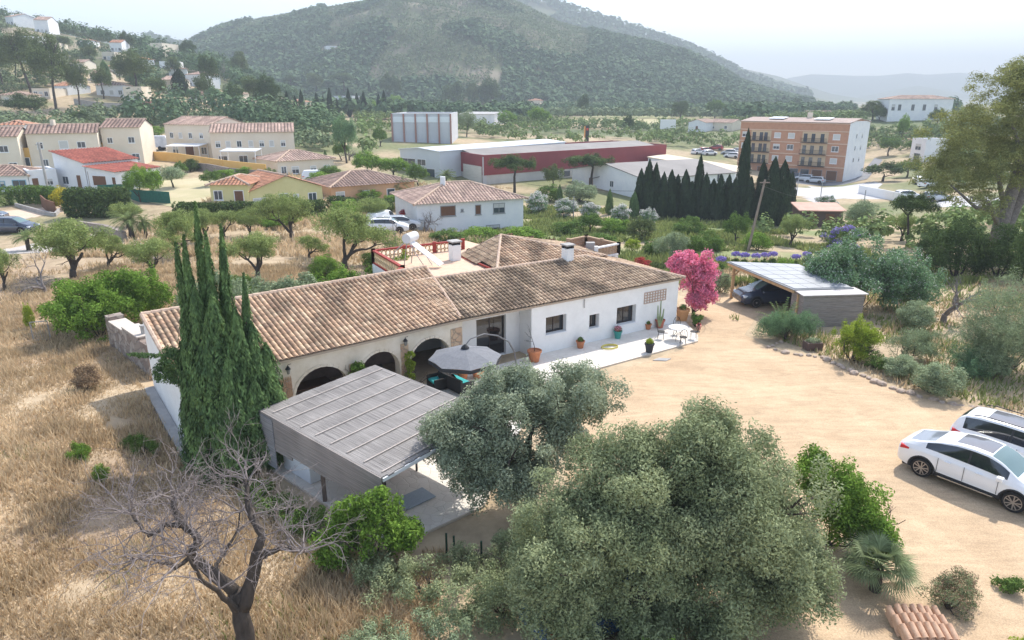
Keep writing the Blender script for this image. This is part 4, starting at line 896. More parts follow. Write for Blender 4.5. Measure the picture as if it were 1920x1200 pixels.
grass('dry_grass', 330000, (-32,-2.0), (8.5,52), .36, G_STRAW, lambda x, y: (x > -y*.95-2) & ~inhouse(x, y) & (vnoise(x, y, 2.6, 7) > .12*vnoise(x, y, .5, 3)), 1, .013)
grass('dry_grass', 30000, (-40,-1), (40,95), .45, G_STRAW, lambda x, y: (x > -y*.85-2) & ~inhouse(x, y) & (vnoise(x, y, 4, 7) > .4), 2)
grass('dry_grass', 40000, (14,42), (20,64), .4, G_STRAW, lambda x, y: (x < y*.85+2) & ((x > 16.5+(36-y)*.45) | (y > 48.5)) & ~((x > 14.5) & (x < 22.5) & (y > 39.5) & (y < 48)) & (vnoise(x, y, 3, 7) > .42), 3)
grass('green_weeds', 26000, (-24,-2), (9,45), .26, G_GREEN, lambda x, y: ~inhouse(x, y) & (vnoise(x, y, 1.9, 17) > .72), 4)
grass('green_weeds', 30000, (14,42), (24,64), .45, G_GREEN, lambda x, y: (x < y*.85+2) & (x > 16.5+(36-y)*.45) & ~((x > 14.5) & (x < 22.5) & (y > 39.5) & (y < 48)) & (vnoise(x, y, 3, 27) > .55), 5)
grass('green_weeds', 60000, (-6,36), (50,110), .6, G_GREEN, lambda x, y: (vnoise(x, y, 6, 31) > .36), 6, .03)
grass('dry_grass', 40000, (-40,60), (56,130), .6, G_STRAW, lambda x, y: (x < 0) & (vnoise(x, y, 6, 41) > .4), 8, .03)
# ================================================================ NEIGHBOURING BUILDINGS
ROOFO = ((.62,.30,.18),(.68,.36,.22),(.52,.24,.15),(.45,.22,.15)); ROOFR = ((.55,.17,.12),(.60,.20,.14),(.50,.15,.11),(.45,.13,.1))
ROOFB = ((.40,.27,.22),(.46,.32,.26),(.33,.22,.18),(.28,.2,.17)); ROOFP = ((.60,.42,.34),(.66,.48,.38),(.50,.34,.28),(.42,.3,.26))
GREYR = mat('fibre_cement', (.28,.26,.245), (.22,.205,.195), .15, stretch=(1,1,1), bump=.3, bscale=3)
PALER = mat('pale_roof_sheet', (.44,.43,.42), (.37,.36,.35), .1)
REDCL = mat('red_cladding', (.27,.055,.06), (.23,.045,.05), .3, rough=.5); GREYCL = mat('grey_cladding', (.60,.63,.66), (.55,.58,.61), .2, rough=.5)
BRICKW = mat('orange_brick', (.50,.27,.17), (.44,.23,.145), 1.2, bump=.2)
HOUSES = []
def win(par, o, u, n, s, z, w, h, style='g', frame=FRAMEW):
    "window centred at s along the wall whose outside face is at depth 0"
    f = MB(); fw = .09
    def b(m, s0, s1, z0, z1, d0, d1): m.prism([XY(o,u,s0,n,d0), XY(o,u,s1,n,d0), XY(o,u,s1,n,d1), XY(o,u,s0,n,d1)], z0, z1)
    b(f, s-w/2, s-w/2+fw, z, z+h, -.05, -.002); b(f, s+w/2-fw, s+w/2, z, z+h, -.05, -.002); b(f, s-w/2+fw, s+w/2-fw, z, z+fw, -.05, -.002); b(f, s-w/2+fw, s+w/2-fw, z+h-fw, z+h, -.05, -.002)
    if style == 'g' and w > .8: b(f, s-.03, s+.03, z+fw, z+h-fw, -.04, -.002)
    b(f, s-w/2-.08, s+w/2+.08, z-.08, z-.003, -.1, -.002)
    nm = 'door' if style in 'dD' else 'window'; o2 = f.build(nm, frame, par)
    p = MB(); b(p, s-w/2+fw, s+w/2-fw, z+fw, z+h-fw, -.025, -.002)
    p.build({'g':'pane','s':'shutter','b':'shutter','d':'panel','D':'panel'}[style], {'g':GLASS,'s':SHUT,'b':SHUTB,'d':SHUTB,'D':GLASS}[style], o2)
    if style == 'g' and (int(s*7)+int(z*3)) % 3 == 0:
        p = MB(); b(p, s-w/2+fw, s+w/2-fw, z+h*.55, z+h-fw, -.04, -.026); p.build('shutter', SHUT, o2)
def bldg(name, label, cat, pL, pR, depth, h, roof='hip', wall=WHITE2, cols=ROOFO, pitch=.32, wins=(), rwins=(), lwins=(), ov=.4, zb=None, group=None, flatmat=None, frame=FRAMEW, par=.35, tw=.5, chim=0, h2=None, nx=1):
    "front wall runs from pL to pR (left to right seen from the camera); wins: (s fraction, z, w, h, style)"
    a = np.array(pL[:2], float); b = np.array(pR[:2], float); W_ = float(np.hypot(*(b-a))); u = (b-a)/W_; n = np.array([-u[1], u[0]])
    cx, cy = a+u*W_/2+n*depth/2; HOUSES.append((cx, cy, max(W_, depth)*.6+2))
    if zb is None: zb = min(tz(*a), tz(*b))
    gz = min(tz(*a), tz(*b), tz(*(a+n*depth)), tz(*(b+n*depth)))-1.0-zb
    e = empty(name, (cx, cy, zb), 0, label, cat, group); o = np.array([-(u*W_/2+n*depth/2)[0], -(u*W_/2+n*depth/2)[1]])
    C4 = [XY(o,u,0,n,0), XY(o,u,W_,n,0), XY(o,u,W_,n,depth), XY(o,u,0,n,depth)]
    hs = [h]*4; m = MB()
    if roof == 'shed': hs = [h, h, h2, h2]
    if roof == 'shed_r': hs = [h2, h, h, h2]
    m.prism(C4, gz, hs)
    if roof == 'gable':
        for s in (0, W_):
            q = [XY(o,u,s,n,0)+(h,), XY(o,u,s,n,depth)+(h,), XY(o,u,s,n,depth/2)+(h+pitch*depth/2,)]; m.add(q, [(0,1,2),])
    if roof == 'gable_n':
        for d in (0, depth):
            q = [XY(o,u,0,n,d)+(h,), XY(o,u,W_,n,d)+(h,), XY(o,u,W_/2,n,d)+(h+pitch*W_/2,)]; m.add(q, [(0,1,2),])
    m.build('wall', wall, e)
    def R3(s, d, z): return XY(o,u,s,n,d)+(z,)
    v = ov; planes = []; caps = []
    if roof == 'hip':
        if W_ >= depth:
            rz = h+pitch*depth/2; ra, rb = R3(depth/2,depth/2,rz), R3(W_-depth/2,depth/2,rz)
            if W_-depth < .2: rb = ra
        else:
            rz = h+pitch*W_/2; ra, rb = R3(W_/2,W_/2,rz), R3(W_/2,depth-W_/2,rz)
        ez = h-pitch*v; e0, e1, e2, e3 = R3(-v,-v,ez), R3(W_+v,-v,ez), R3(W_+v,depth+v,ez), R3(-v,depth+v,ez)
        if W_ >= depth: planes = [[e0,e1,rb,ra],[e1,e2,rb],[e2,e3,ra,rb],[e3,e0,ra]]; caps = [(e0,ra),(e1,rb),(e2,rb),(e3,ra),(ra,rb)]
        else: planes = [[e0,e1,ra],[e1,e2,rb,ra],[e2,e3,rb],[e3,e0,ra,rb]]; caps = [(e0,ra),(e1,ra),(e2,rb),(e3,rb),(ra,rb)]
    elif roof == 'gable':
        rz = h+pitch*depth/2; ez = h-pitch*v; ra, rb = R3(-.2,depth/2,rz), R3(W_+.2,depth/2,rz)
        planes = [[R3(-.2,-v,ez),R3(W_+.2,-v,ez),rb,ra],[R3(W_+.2,depth+v,ez),R3(-.2,depth+v,ez),ra,rb]]; caps = [(ra,rb)]
    elif roof == 'gable_n':
        rz = h+pitch*W_/2; ez = h-pitch*v; ra, rb = R3(W_/2,-.3,rz), R3(W_/2,depth+.3,rz)
        planes = [[R3(-v,-.3,ez),ra,rb,R3(-v,depth+.3,ez)],[ra,R3(W_+v,-.3,ez),R3(W_+v,depth+.3,ez),rb]]; caps = [(ra,rb)]
    elif roof in ('shed', 'shed_r'):
        if roof == 'shed': planes = [[R3(-.3,-v,h-v*(h2-h)/depth),R3(W_+.3,-v,h-v*(h2-h)/depth),R3(W_+.3,depth+.2,h2+.1),R3(-.3,depth+.2,h2+.1)]]
        else: planes = [[R3(-.2,-v,h2+.05),R3(W_+v,-v,h-.02),R3(W_+v,depth+.2,h-.02),R3(-.2,depth+.2,h2+.05)]]
    for i, pl in enumerate(planes):
        pl = [(p[0],p[1],p[2]+.08) for p in pl]
        if flatmat is not None:
            q = MB(); q.slab([Vector(p) for p in pl], .15); q.build('roof', flatmat, e)
        else:
            pl = [p for k, p in enumerate(pl) if k == 0 or (Vector(p)-Vector(pl[k-1])).length > .05]
            tile_roof('roof', pl, TILER, e, wt=tw, lt=tw*1.6, amp=.05*tw/.4, cols=cols, dark=.25, seed=int(abs(cx)*7+i), seg=4)
    if caps and flatmat is None:
        q = MB()
        for p, r in caps: ridge_caps((p[0],p[1],p[2]+.1), (r[0],r[1],r[2]+.1), .16, .8, mb=q)
        q.build('ridge_tiles', RIDGEM, e)
    if roof == 'flat':
        q = MB(); t = .3
        for s0, s1, d0, d1 in ((0,W_,-.02,t),(0,W_,depth-t,depth+.02),(-.02,t,t,depth-t),(W_-t,W_+.02,t,depth-t)): q.prism([XY(o,u,s0,n,d0), XY(o,u,s1,n,d0), XY(o,u,s1,n,d1), XY(o,u,s0,n,d1)], h, h+par)
        q.build('parapet', wall, e); q = MB(); q.prism([XY(o,u,t,n,t), XY(o,u,W_-t,n,t), XY(o,u,W_-t,n,depth-t), XY(o,u,t,n,depth-t)], h+.002, h+.05); q.build('roof', flatmat or PALER, e)
    for s, z, w, hh, st in wins: win(e, o, u, n, s*W_, z, w, hh, st, frame)
    for s, z, w, hh, st in rwins: win(e, np.array(C4[1]), n, -u, s*depth, z, w, hh, st, frame)
    for s, z, w, hh, st in lwins: win(e, np.array(C4[3]), -n, u, s*depth, z, w, hh, st, frame)
    for k in range(chim):
        q = MB(); c = XY(o,u,W_*(.35+.3*k),n,depth*.45); q.box(c[0]-.3,c[1]-.3,h,c[0]+.3,c[1]+.3,h+pitch*depth/2+.9); q.build('chimney', wall, e)
    return e, o, u, n, W_
A_ = at
# white hipped-roof house behind the farmhouse
bldg('villa', 'white two storey villa with pinkish hipped tile roof directly behind the farmhouse', 'house', A_(783,432), A_(981,430), 11, 4.1, 'hip', WHITE2, ROOFP, .30,
     wins=((.28,2.35,2.0,1.3,'b'),(.56,2.3,.8,1.25,'b'),(.76,2.3,1.6,1.3,'g'),(.70,.0,1.9,.9,'g'),(.41,2.8,.35,.35,'g')), ov=.5, tw=.42, chim=1, frame=FRAMED)
# yellow bungalow
bldg('bungalow', 'pale yellow bungalow with orange gabled tile roof, the left of two side by side', 'house', A_(470,386), A_(607,390), 9, 2.9, 'gable_n', YELLOW, ROOFO, .34, wins=((.12,.6,1.6,1.5,'g'),(.45,.5,1.3,1.9,'D'),(.62,1.0,.8,1.2,'g'),(.85,.8,1.2,1.4,'g')), tw=.45)
bldg('bungalow_wing', 'low wing with orange hipped roof at the left of the yellow bungalow', 'house', A_(398,386), A_(468,387), 7, 2.7, 'hip', YELLOW, ROOFO, .30, wins=((.2,.8,1.1,1.2,'g'),(.75,.0,1.2,2.0,'d')), tw=.45)
bldg('bungalow', 'salmon bungalow with a dusty hipped roof beside the date palm', 'house', A_(622,372), A_(778,376), 11, 3.0, 'hip', SALMON, ROOFB, .28, wins=((.1,1,1.4,1.3,'g'),(.4,1,1.2,1.2,'g'),(.7,.2,1.4,2.0,'D')), tw=.5)
# white house with red roofs
bldg('red_roofed_house', 'white house with bright red mono pitch roof behind the yellow flowering tree', 'house', A_(110,352), A_(166,356), 9, 3.7, 'shed_r', WHITE2, ROOFR, h2=5.2, wins=((.3,.6,1.3,1.2,'g'),(.75,.0,1.0,2.1,'d')), tw=.5)
bldg('red_roofed_porch', 'lower red roofed white porch extension with a wide window', 'house', A_(168,357), A_(222,360), 8, 2.7, 'shed_r', WHITE2, ROOFR, h2=3.3, wins=((.42,.7,2.6,1.5,'b'),(.92,.5,.8,1.6,'b')), tw=.5)
bldg('cottage', 'small white cottage with blue framed windows and brown tile roof at the left edge', 'house', A_(-60,366), A_(58,362), 7, 2.6, 'hip', WHITE2, ROOFB, .3, wins=((.55,.9,1.2,1.0,'g'),(.85,.9,1.8,1.1,'g')), frame=mat('blue_frame', (.2,.38,.5)), tw=.5)
bldg('outbuilding', 'flat roofed white outbuilding joining the cottage and the red roofed house', 'house', A_(60,362), A_(112,356), 6, 2.8, 'flat', WHITE2, wins=((.2,.6,.9,1.5,'d'),(.7,.9,.9,1,'g')))
# terraced houses
tw_w = ((.17,3.7,.9,1.1,'g'),(.50,3.6,1.4,1.4,'s'),(.75,3.7,1.3,1.1,'g'),(.2,.8,.9,1.2,'g'),(.5,.8,1.4,1.4,'g'),(.85,.8,1.2,1.3,'g'))
bldg('terraced_house', 'cream terraced house cut by the left edge, nearest of the row', 'house', A_(-70,332), A_(46,326), 9, 6.2, 'gable', CREAM, ROOFB, .28, wins=tw_w, tw=.6, chim=1)
bldg('terraced_house', 'middle cream terraced house, widest of the row at left', 'house', A_(62,322), A_(193,315), 9, 6.2, 'gable', CREAM, ROOFB, .28, wins=tw_w, tw=.6, chim=1)
bldg('terraced_house', 'right end cream terraced house of the left row', 'house', A_(200,311), A_(272,309), 9, 6.6, 'gable', CREAM, ROOFB, .28, wins=((.2,3.9,.9,1.0,'g'),(.75,3.9,1.1,1.1,'g'),(.25,.9,1.1,1.1,'g'),(.55,.9,.8,1.1,'s'),(.8,.8,1.3,1.3,'g')), tw=.6)
for (x0, x1, y) in ((46,62,324),(193,200,312)):
    bldg('entrance_bay', 'ochre recessed entrance bay '+('between the two nearer terraced houses' if x0 < 100 else 'beside the right end terraced house'), 'house', A_(x0,y-1.5), A_(x1,y-1.8), 6, 3.6, 'flat', OCHRE, flatmat=TERRA, wins=((.5,.2,1.2,2.2,'D'),))
bldg('terraced_house', 'cream two storey house with pink roof behind the striped awning', 'house', A_(316,291), A_(400,296), 10, 6.2, 'gable', CREAM, ROOFP, .26, wins=((.14,3.6,.9,1.1,'g'),(.34,3.6,.9,1.1,'s'),(.56,3.6,.9,1.1,'g'),(.8,3.6,.9,1.1,'g'),(.18,.5,1.4,1.6,'g'),(.5,.3,2.2,1.9,'b'),(.82,.6,1.4,1.4,'g')), tw=.6)
bldg('terraced_house', 'long cream two storey terrace with two pink roofs and shaded patios', 'house', A_(400,303), A_(556,310), 11, 6.3, 'gable', CREAM, ROOFP, .24, wins=tuple((x,3.6,.9,1.2,'gs'[i%2]) for i, x in enumerate((.08,.2,.33,.47,.6,.72,.86)))+tuple((x,.6,1.6,1.5,'g') for x in (.12,.36,.55,.8)), tw=.6)
bldg('terraced_house', 'single storey cream house with pinkish roof in front of the long terrace', 'house', A_(522,327), A_(627,329), 9, 3.1, 'hip', CREAM, ROOFP, .3, wins=((.1,.4,1.0,1.8,'g'),(.3,.8,1.4,1.3,'g'),(.62,.9,1.2,1.1,'g'),(.87,.9,1.2,1.1,'g')), tw=.5)
# patio walls and awnings
def yardwall(label, pts, h, m, t=.25, name='garden_wall', cat='wall', zc=None):
    P = [at(*p) for p in pts]; c = P[0]; e = MB()
    for i in range(len(P)-1):
        k = max(1, int((P[i+1]-P[i]).length/4))
        for j in range(k):
            a = P[i].lerp(P[i+1], j/k); b = P[i].lerp(P[i+1], (j+1)/k); a.z = tz(a.x, a.y); b.z = tz(b.x, b.y)
            d = (b-a).normalized(); s = Vector((-d.y, d.x, 0)).normalized()*t/2
            vs = [a-s-c, b-s-c, b+s-c, a+s-c]; e.add([(v[0],v[1],v[2]-.6) for v in vs]+[(v[0],v[1],v[2]+h) for v in vs], [(3,2,1,0),(4,5,6,7),(0,1,5,4),(1,2,6,5),(2,3,7,6),(3,0,4,7)])
    o = e.build(name, m, loc=c); return tag(o, label, cat)
yardwall('ochre patio wall stepping in front of the cream terraces', [(285,300),(330,303),(372,310),(420,318),(500,326)], 1.6, OCHRE)
yardwall('dark stone retaining wall above the vacant lot', [(352,318),(392,322),(432,330),(500,336)], 1.3, STONE)
yardwall('green netting fence around the vacant lot left of the yellow bungalow', [(186,368),(230,366),(262,378),(320,382)], 1.5, GREENN, .06, 'netting_fence', 'fence')
yardwall('brown panelled fence along the driveway by the hedge', [(80,388),(90,397),(106,403)], 1.5, SHUTB, .15, 'panel_fence', 'fence')
yardwall('low pale wall edging the driveway', [(30,388),(80,402),(104,407),(112,398)], .5, CONC, .2)
yardwall('long pale retaining wall in front of the hillside villas', [(140,196),(190,203),(252,205),(258,207)], 1.8, CONC)
yardwall('reddish brick wall on the slope right of the umbrella pine', [(250,209),(290,208),(318,209)], 3, mat('pink_brick', (.5,.28,.22)))
yardwall('grey stone wall and hedge foot beside the street corner', [(150,430),(200,438),(235,452)], .9, STONE, .4)
yardwall('terracotta coloured wall fragment beside the jacaranda', [(1488,415),(1578,418)], .9, mat('brown_wall', (.22,.13,.11)))
yardwall('low pale wall of the roadside depot', [(1610,362),(1655,372),(1690,380)], 1.6, FRAMEW)
yardwall('terraced stone wall under the hilltop villa', [(1640,262),(1700,258),(1760,254)], 1.6, mat('warm_stone', (.42,.32,.22)))
# awnings on posts
def awning(label, p, w, d, h, m, name='awning', rz=0, tilt=.3):
    e = empty(name, p, rz, label, 'awning'); q = MB(); q.slab([Vector((-w/2,0,h-tilt)), Vector((w/2,0,h-tilt)), Vector((w/2,d,h)), Vector((-w/2,d,h))], .12); q.build('canopy', m, e)
    for x in (-w/2+.15, w/2-.15):
        for y, zz in ((.15,h-tilt-.16),(d-.15,h-.16)): q = MB(); q.box(x-.06,y-.06,-.4,x+.06,y+.06,zz); q.build('post', FRAMEW, e)
    return e
awning('white canvas awning over the patio of the pink roofed house', A_(345,300), 6.5, 4, 2.9, FRAMEW)
awning('grey corrugated awning in the middle of the long terrace', A_(448,311), 6.5, 3.5, 2.9, GREYCL)
# industrial buildings
zt = 3.6
K = atz(907,291,zt); Lc = atz(822,279,zt); Rc = atz(1250,271,zt)
def warehouse():
    zb = -2.6; e = empty('warehouse', (K.x,K.y,zb), 0, 'long dark red industrial warehouse with flat grey roof', 'warehouse')
    a, b = Vector((Lc.x-K.x, Lc.y-K.y)), Vector((Rc.x-K.x, Rc.y-K.y)); m = MB(); H_ = zt-zb
    for p, q, s in ((Vector((0,0)), b, -1), (a, Vector((0,0)), -1), (b, a+b, -1), (a+b, a, -1)):
        d = (q-p).normalized(); n = Vector((-d.y, d.x))*.3; m.prism([tuple(p), tuple(q), tuple(q+n), tuple(p+n)], 2.4, H_)
    m.build('red_cladding', REDCL, e)
    m = MB(); d = b.normalized(); n = Vector((-d.y, d.x)); P = [d*.15+n*.1, b-d*.15+n*.1, b+a, a]; m.prism([tuple(p) for p in P], -3, 2.4); m.build('wall', mat('off_white_block', (.56,.53,.5), (.48,.45,.42), .4), e)
    m = MB(); da = a.normalized(); db = d; q0, q1, q2, q3 = da*.35+db*.35, b+da*.35-db*.35, a+b-da*.35-db*.35, a-da*.35+db*.35
    mid0, mid1 = (q0+q3)/2, (q1+q2)/2
    for P in ([q0,q1,mid1,mid0],[mid0,mid1,q2,q3]):
        z = [H_-.7, H_-.7, H_+.5, H_+.5] if P[0] is q0 else [H_+.5, H_+.5, H_-.7, H_-.7]
        m.slab([Vector((p.x,p.y,zz)) for p, zz in zip(P, z)], .2)
    m.build('roof', GREYR, e)
    m = MB(); g = a*.42; h_ = a*.04; nn = Vector((-da.y, da.x))
    if nn.y > 0: nn = -nn
    m.prism([tuple(g+nn*.02), tuple(h_+nn*.02), tuple(h_+nn*.1), tuple(g+nn*.1)], 0, 4.0); m.build('gate', mat('pale_gate', (.66,.62,.56), (.58,.54,.48), .6, stretch=(1,1,8)), e)
    m = MB(); m.prism([tuple(a*1.0+nn*.04), tuple(a*.93+nn*.04), tuple(a*.93+nn*.4), tuple(a*1.0+nn*.4)], 0, H_+.2); m.prism([tuple(db*.1+nn*.05),tuple(db*.7+nn*.05),tuple(db*.7+nn*.4),tuple(db*.1+nn*.4)], 0, H_-.3); m.build('pillar', mat('pillar_grey', (.5,.49,.5)), e)
    for k in range(7):
        m = MB(); p = b*(.3+.09*k); m.prism([tuple(p-n*.02), tuple(p+d*1.6-n*.02), tuple(p+d*1.6-n*-.05), tuple(p-n*-.05)], .9, 2.0); m.build('window', GLASS, e)
warehouse()
bldg('factory_hall', 'pale grey metal hall with stepped roof left of the red warehouse', 'industrial building', atz(750,285,3.4), atz(824,290,3.4), 42, 6.2, 'gable_n', GREYCL, pitch=.08, flatmat=GREYCL, zb=-2.2,
     wins=((.2,3.2,4.5,1.3,'g'),(.55,3.2,2.5,1.3,'g'),(.3,.2,5,2.4,'g'),(.75,.2,3,2.6,'D')), ov=.2)
sg = MB(); p = atz(794,294,3.0); 
bldg('factory_hall', 'large pale grey shed with reddish brown pilasters behind the metal hall', 'industrial building', atz(737,268,2.2), atz(846,268,2.2), 26, 8.2, 'flat', mat('grey_render', (.56,.57,.60), (.5,.51,.54), .2), zb=1.6,
     lwins=((.2,5,1.6,1.6,'g'),(.45,5,1.6,1.6,'g'),(.7,5,1.6,1.6,'g')))
def pilasters():
    a, b = atz(737,268,2.2), atz(846,268,2.2); u = Vector((b.x-a.x, b.y-a.y, 0)); L_ = u.length; u /= L_; par = [o for o in col.objects if o.name.startswith('factory_hall') and 'pilasters' in o['label']][0]
    n = Vector((u.y, -u.x, 0))
    for i in range(6):
        m = MB(); p = a+u*L_*i/5-Vector(par.location); p.z = 0; m.bar(p+n*.1+Vector((0,0,-1)), p+n*.1+Vector((0,0,8.4)), .45); m.build('pilaster', mat('pilaster_brown', (.36,.2,.17)), par)
    for i in range(5):
        m = MB(); p = a+u*L_*(i+.5)/5-Vector(par.location); m.bar(Vector((p.x,p.y,6.9))+n*.06-u*1.6, Vector((p.x,p.y,6.9))+n*.06+u*1.6, .1, 1.5); m.build('window', mat('translucent_sheet', (.7,.74,.78), rough=.4), par)
pilasters()
bldg('low_shed', 'low white shed among green scrub beyond the pilastered hall', 'shed', A_(862,231), A_(927,234), 14, 4.5, 'gable', WHITE2, flatmat=PALER, pitch=.12, wins=((.3,1,2,1.5,'g'),(.7,.5,3,2,'g')))
bldg('fibre_roof_hall', 'white hall with broad grey corrugated roof behind the cypress row', 'industrial building', A_(1203,374), A_(1374,366), 22, 4.4, 'gable', WHITE2, flatmat=GREYR, pitch=.16, wins=((.1,2.6,1.3,1.5,'g'),(.35,2.6,1.3,1.5,'g'),(.62,2.8,1.3,1.5,'g'),(.82,2.8,1.3,1.5,'g')), lwins=((.3,1,1.5,2.2,'d'),(.6,2,1.2,1.2,'g')))
bldg('lean_to', 'pale tan roofed lean to at the right end of the corrugated hall', 'shed', A_(1376,352), A_(1402,346), 20, 3.6, 'shed', WHITE2, flatmat=mat('tan_roof', (.66,.56,.43)), h2=5.6, wins=((.5,.8,1,1,'g'),))
# orange apartment block
def apartments():
    R = A_(1579,341); Rv = np.array([R.x, R.y]); Lp = Rv+np.array([-20.2, 19.2]); h = 14.0
    e, o, u, n, W_ = bldg('apartment_block', 'orange brick apartment block with balconies and a white end wall', 'building', Lp, Rv, 14.5, h, 'gable', BRICKW, flatmat=mat('pinkish_roof', (.40,.31,.27), (.33,.25,.22), .4), pitch=.12, zb=R.z)
    e2 = [c for c in e.children if c.name.startswith('wall')][0]
    m = MB(); c1_, c2_ = XY(o,u,W_,n,0), XY(o,u,W_,n,14.5); c3, c4 = XY(o,u,W_+.06,n,14.5), XY(o,u,W_+.06,n,-.05)
    m.prism([XY(o,u,W_+.003,n,-.05), c4, c3, XY(o,u,W_+.003,n,14.5)], -1, h+.3); m.build('end_wall', WHITE2, e)
    for z in (3.3, 6.15, 9.0, 11.9, 13.75):
        m = MB(); m.prism([XY(o,u,-.05,n,-.14), XY(o,u,W_,n,-.14), XY(o,u,W_,n,-.003), XY(o,u,-.05,n,-.003)], z-.1, z+.08); m.build('floor_band', mat('pale_band', (.66,.5,.38)), e)
    for fl in range(3):
        z = 4.2+2.87*fl
        for s in (.055,.37,.5,.9): win(e, o, u, n, s*W_, z, 1.7, 1.35, 'gs'[(fl+int(s*10)) % 2])
        for s0, s1 in ((.115,.31),(.60,.83)):
            b = MB(); b.prism([XY(o,u,s0*W_,n,-.06), XY(o,u,s1*W_,n,-.06), XY(o,u,s1*W_,n,-.003), XY(o,u,s0*W_,n,-.003)], z-.75, z+1.75); lg = b.build('loggia', mat('loggia_cream', (.55,.42,.28)), e)
            for q in (s0+.03, s0+.1, s1-.05): b = MB(); b.prism([XY(o,u,q*W_-.45,n,-.1), XY(o,u,q*W_+.45,n,-.1), XY(o,u,q*W_+.45,n,-.061), XY(o,u,q*W_-.45,n,-.061)], z-.7, z+1.3); b.build('balcony_door', GLASS, lg)
            b = MB(); b.prism([XY(o,u,s0*W_,n,-1.0), XY(o,u,s1*W_,n,-1.0), XY(o,u,s1*W_,n,-.062), XY(o,u,s0*W_,n,-.062)], z-.9, z-.76)
            A1, A2 = XY(o,u,s0*W_,n,-.98), XY(o,u,s1*W_,n,-.98); b.bar(A1+(z+.2,), A2+(z+.2,), .07)
            k = 22
            for i in range(k+1): p = Vector(A1+(z-.78,)).lerp(Vector(A2+(z-.78,)), i/k); b.bar(p, p+Vector((0,0,.98)), .04)
            b.build('balcony', BLACK, lg)
    for s, st, w in ((.42,'d',2.6),(.56,'D',2.2),(.66,'D',2.2),(.77,'d',2.6),(.9,'d',2.6),(.1,'D',2.4),(.25,'d',2.4)): win(e, o, u, n, s*W_, .02, w, 2.5, st, FRAMED)
    q0 = np.array(XY(o,u,W_+.062,n,0))
    for z in (4.3,7.2,10.1):
        for s in (.38,.66): win(e, q0, n, -u, s*14.5, z, .9, 1.2, 'g')
    for s in (.30,.72):
        b = MB(); b.slab([Vector(XY(o,u,W_*s-2,n,2.5)+(h+.75,)), Vector(XY(o,u,W_*s+2,n,2.5)+(h+.75,)), Vector(XY(o,u,W_*s+2,n,5.5)+(h+1.1,)), Vector(XY(o,u,W_*s-2,n,5.5)+(h+1.1,))], .15); b.build('skylight', mat('skylight_white', (.85,.85,.85), rough=.3), e)
    b = MB(); p = XY(o,u,W_*.55,n,7); b.box(p[0]-.5,p[1]-.5,h,p[0]+.5,p[1]+.5,h+2.2); b.build('chimney', CREAM, e)
apartments()
hw = Vector((.527*290, 290, 7.4))
bldg('villa', 'white hilltop villa with tiled hip roof above the apartment block', 'house', hw, (hw.x+24, hw.y-3), 12, 7.0, 'hip', WHITE2, ROOFP, .22, wins=tuple((x,2.6,1.2,2.3,'g') for x in (.07,.17,.38,.56,.74)), frame=FRAMED, tw=.8, zb=7.2)
bldg('house', 'small white block house between the scrub slope and the right pine', 'house', A_(1704,302), A_(1730,305), 7, 6, 'flat', WHITE2, wins=((.5,3.2,2.2,1.8,'g'),(.5,.2,2.4,2.2,'D')))
bldg('ruin', 'low tan ruin with crumbling red roof above the apartment block', 'house', A_(1512,222), A_(1560,222), 8, 3.2, 'gable', SAND, ROOFB, .2, wins=((.3,.4,1,1.8,'d'),(.7,1,1,1,'g')), tw=.9)
bldg('cottage', 'white gabled cottage left of the apartment block on the plain', 'house', A_(1290,246), A_(1322,247), 9, 3.5, 'gable_n', WHITE2, ROOFP, .3, wins=((.5,.6,1.2,1.6,'d'),), tw=.8)
bldg('cottage', 'long low cottage with pink roof just left of the apartment block', 'house', A_(1325,244), A_(1372,246), 9, 3.2, 'gable', CREAM, ROOFP, .25, wins=((.25,.8,1.2,1.2,'g'),(.75,.8,1.2,1.2,'g')), tw=.8)
bldg('sheltered_store', 'open shed with pink roof and dark shaded front near the jacaranda', 'shed', A_(1497,425), A_(1578,424), 4, 2.4, 'shed', mat('shade_brown', (.10,.07,.06)), h2=2.8, flatmat=mat('pink_roof', (.62,.38,.3), (.55,.32,.25), 1), wins=((.3,.2,1.2,1.7,'d'),(.7,.2,1.2,1.7,'d')), frame=SHUTB)
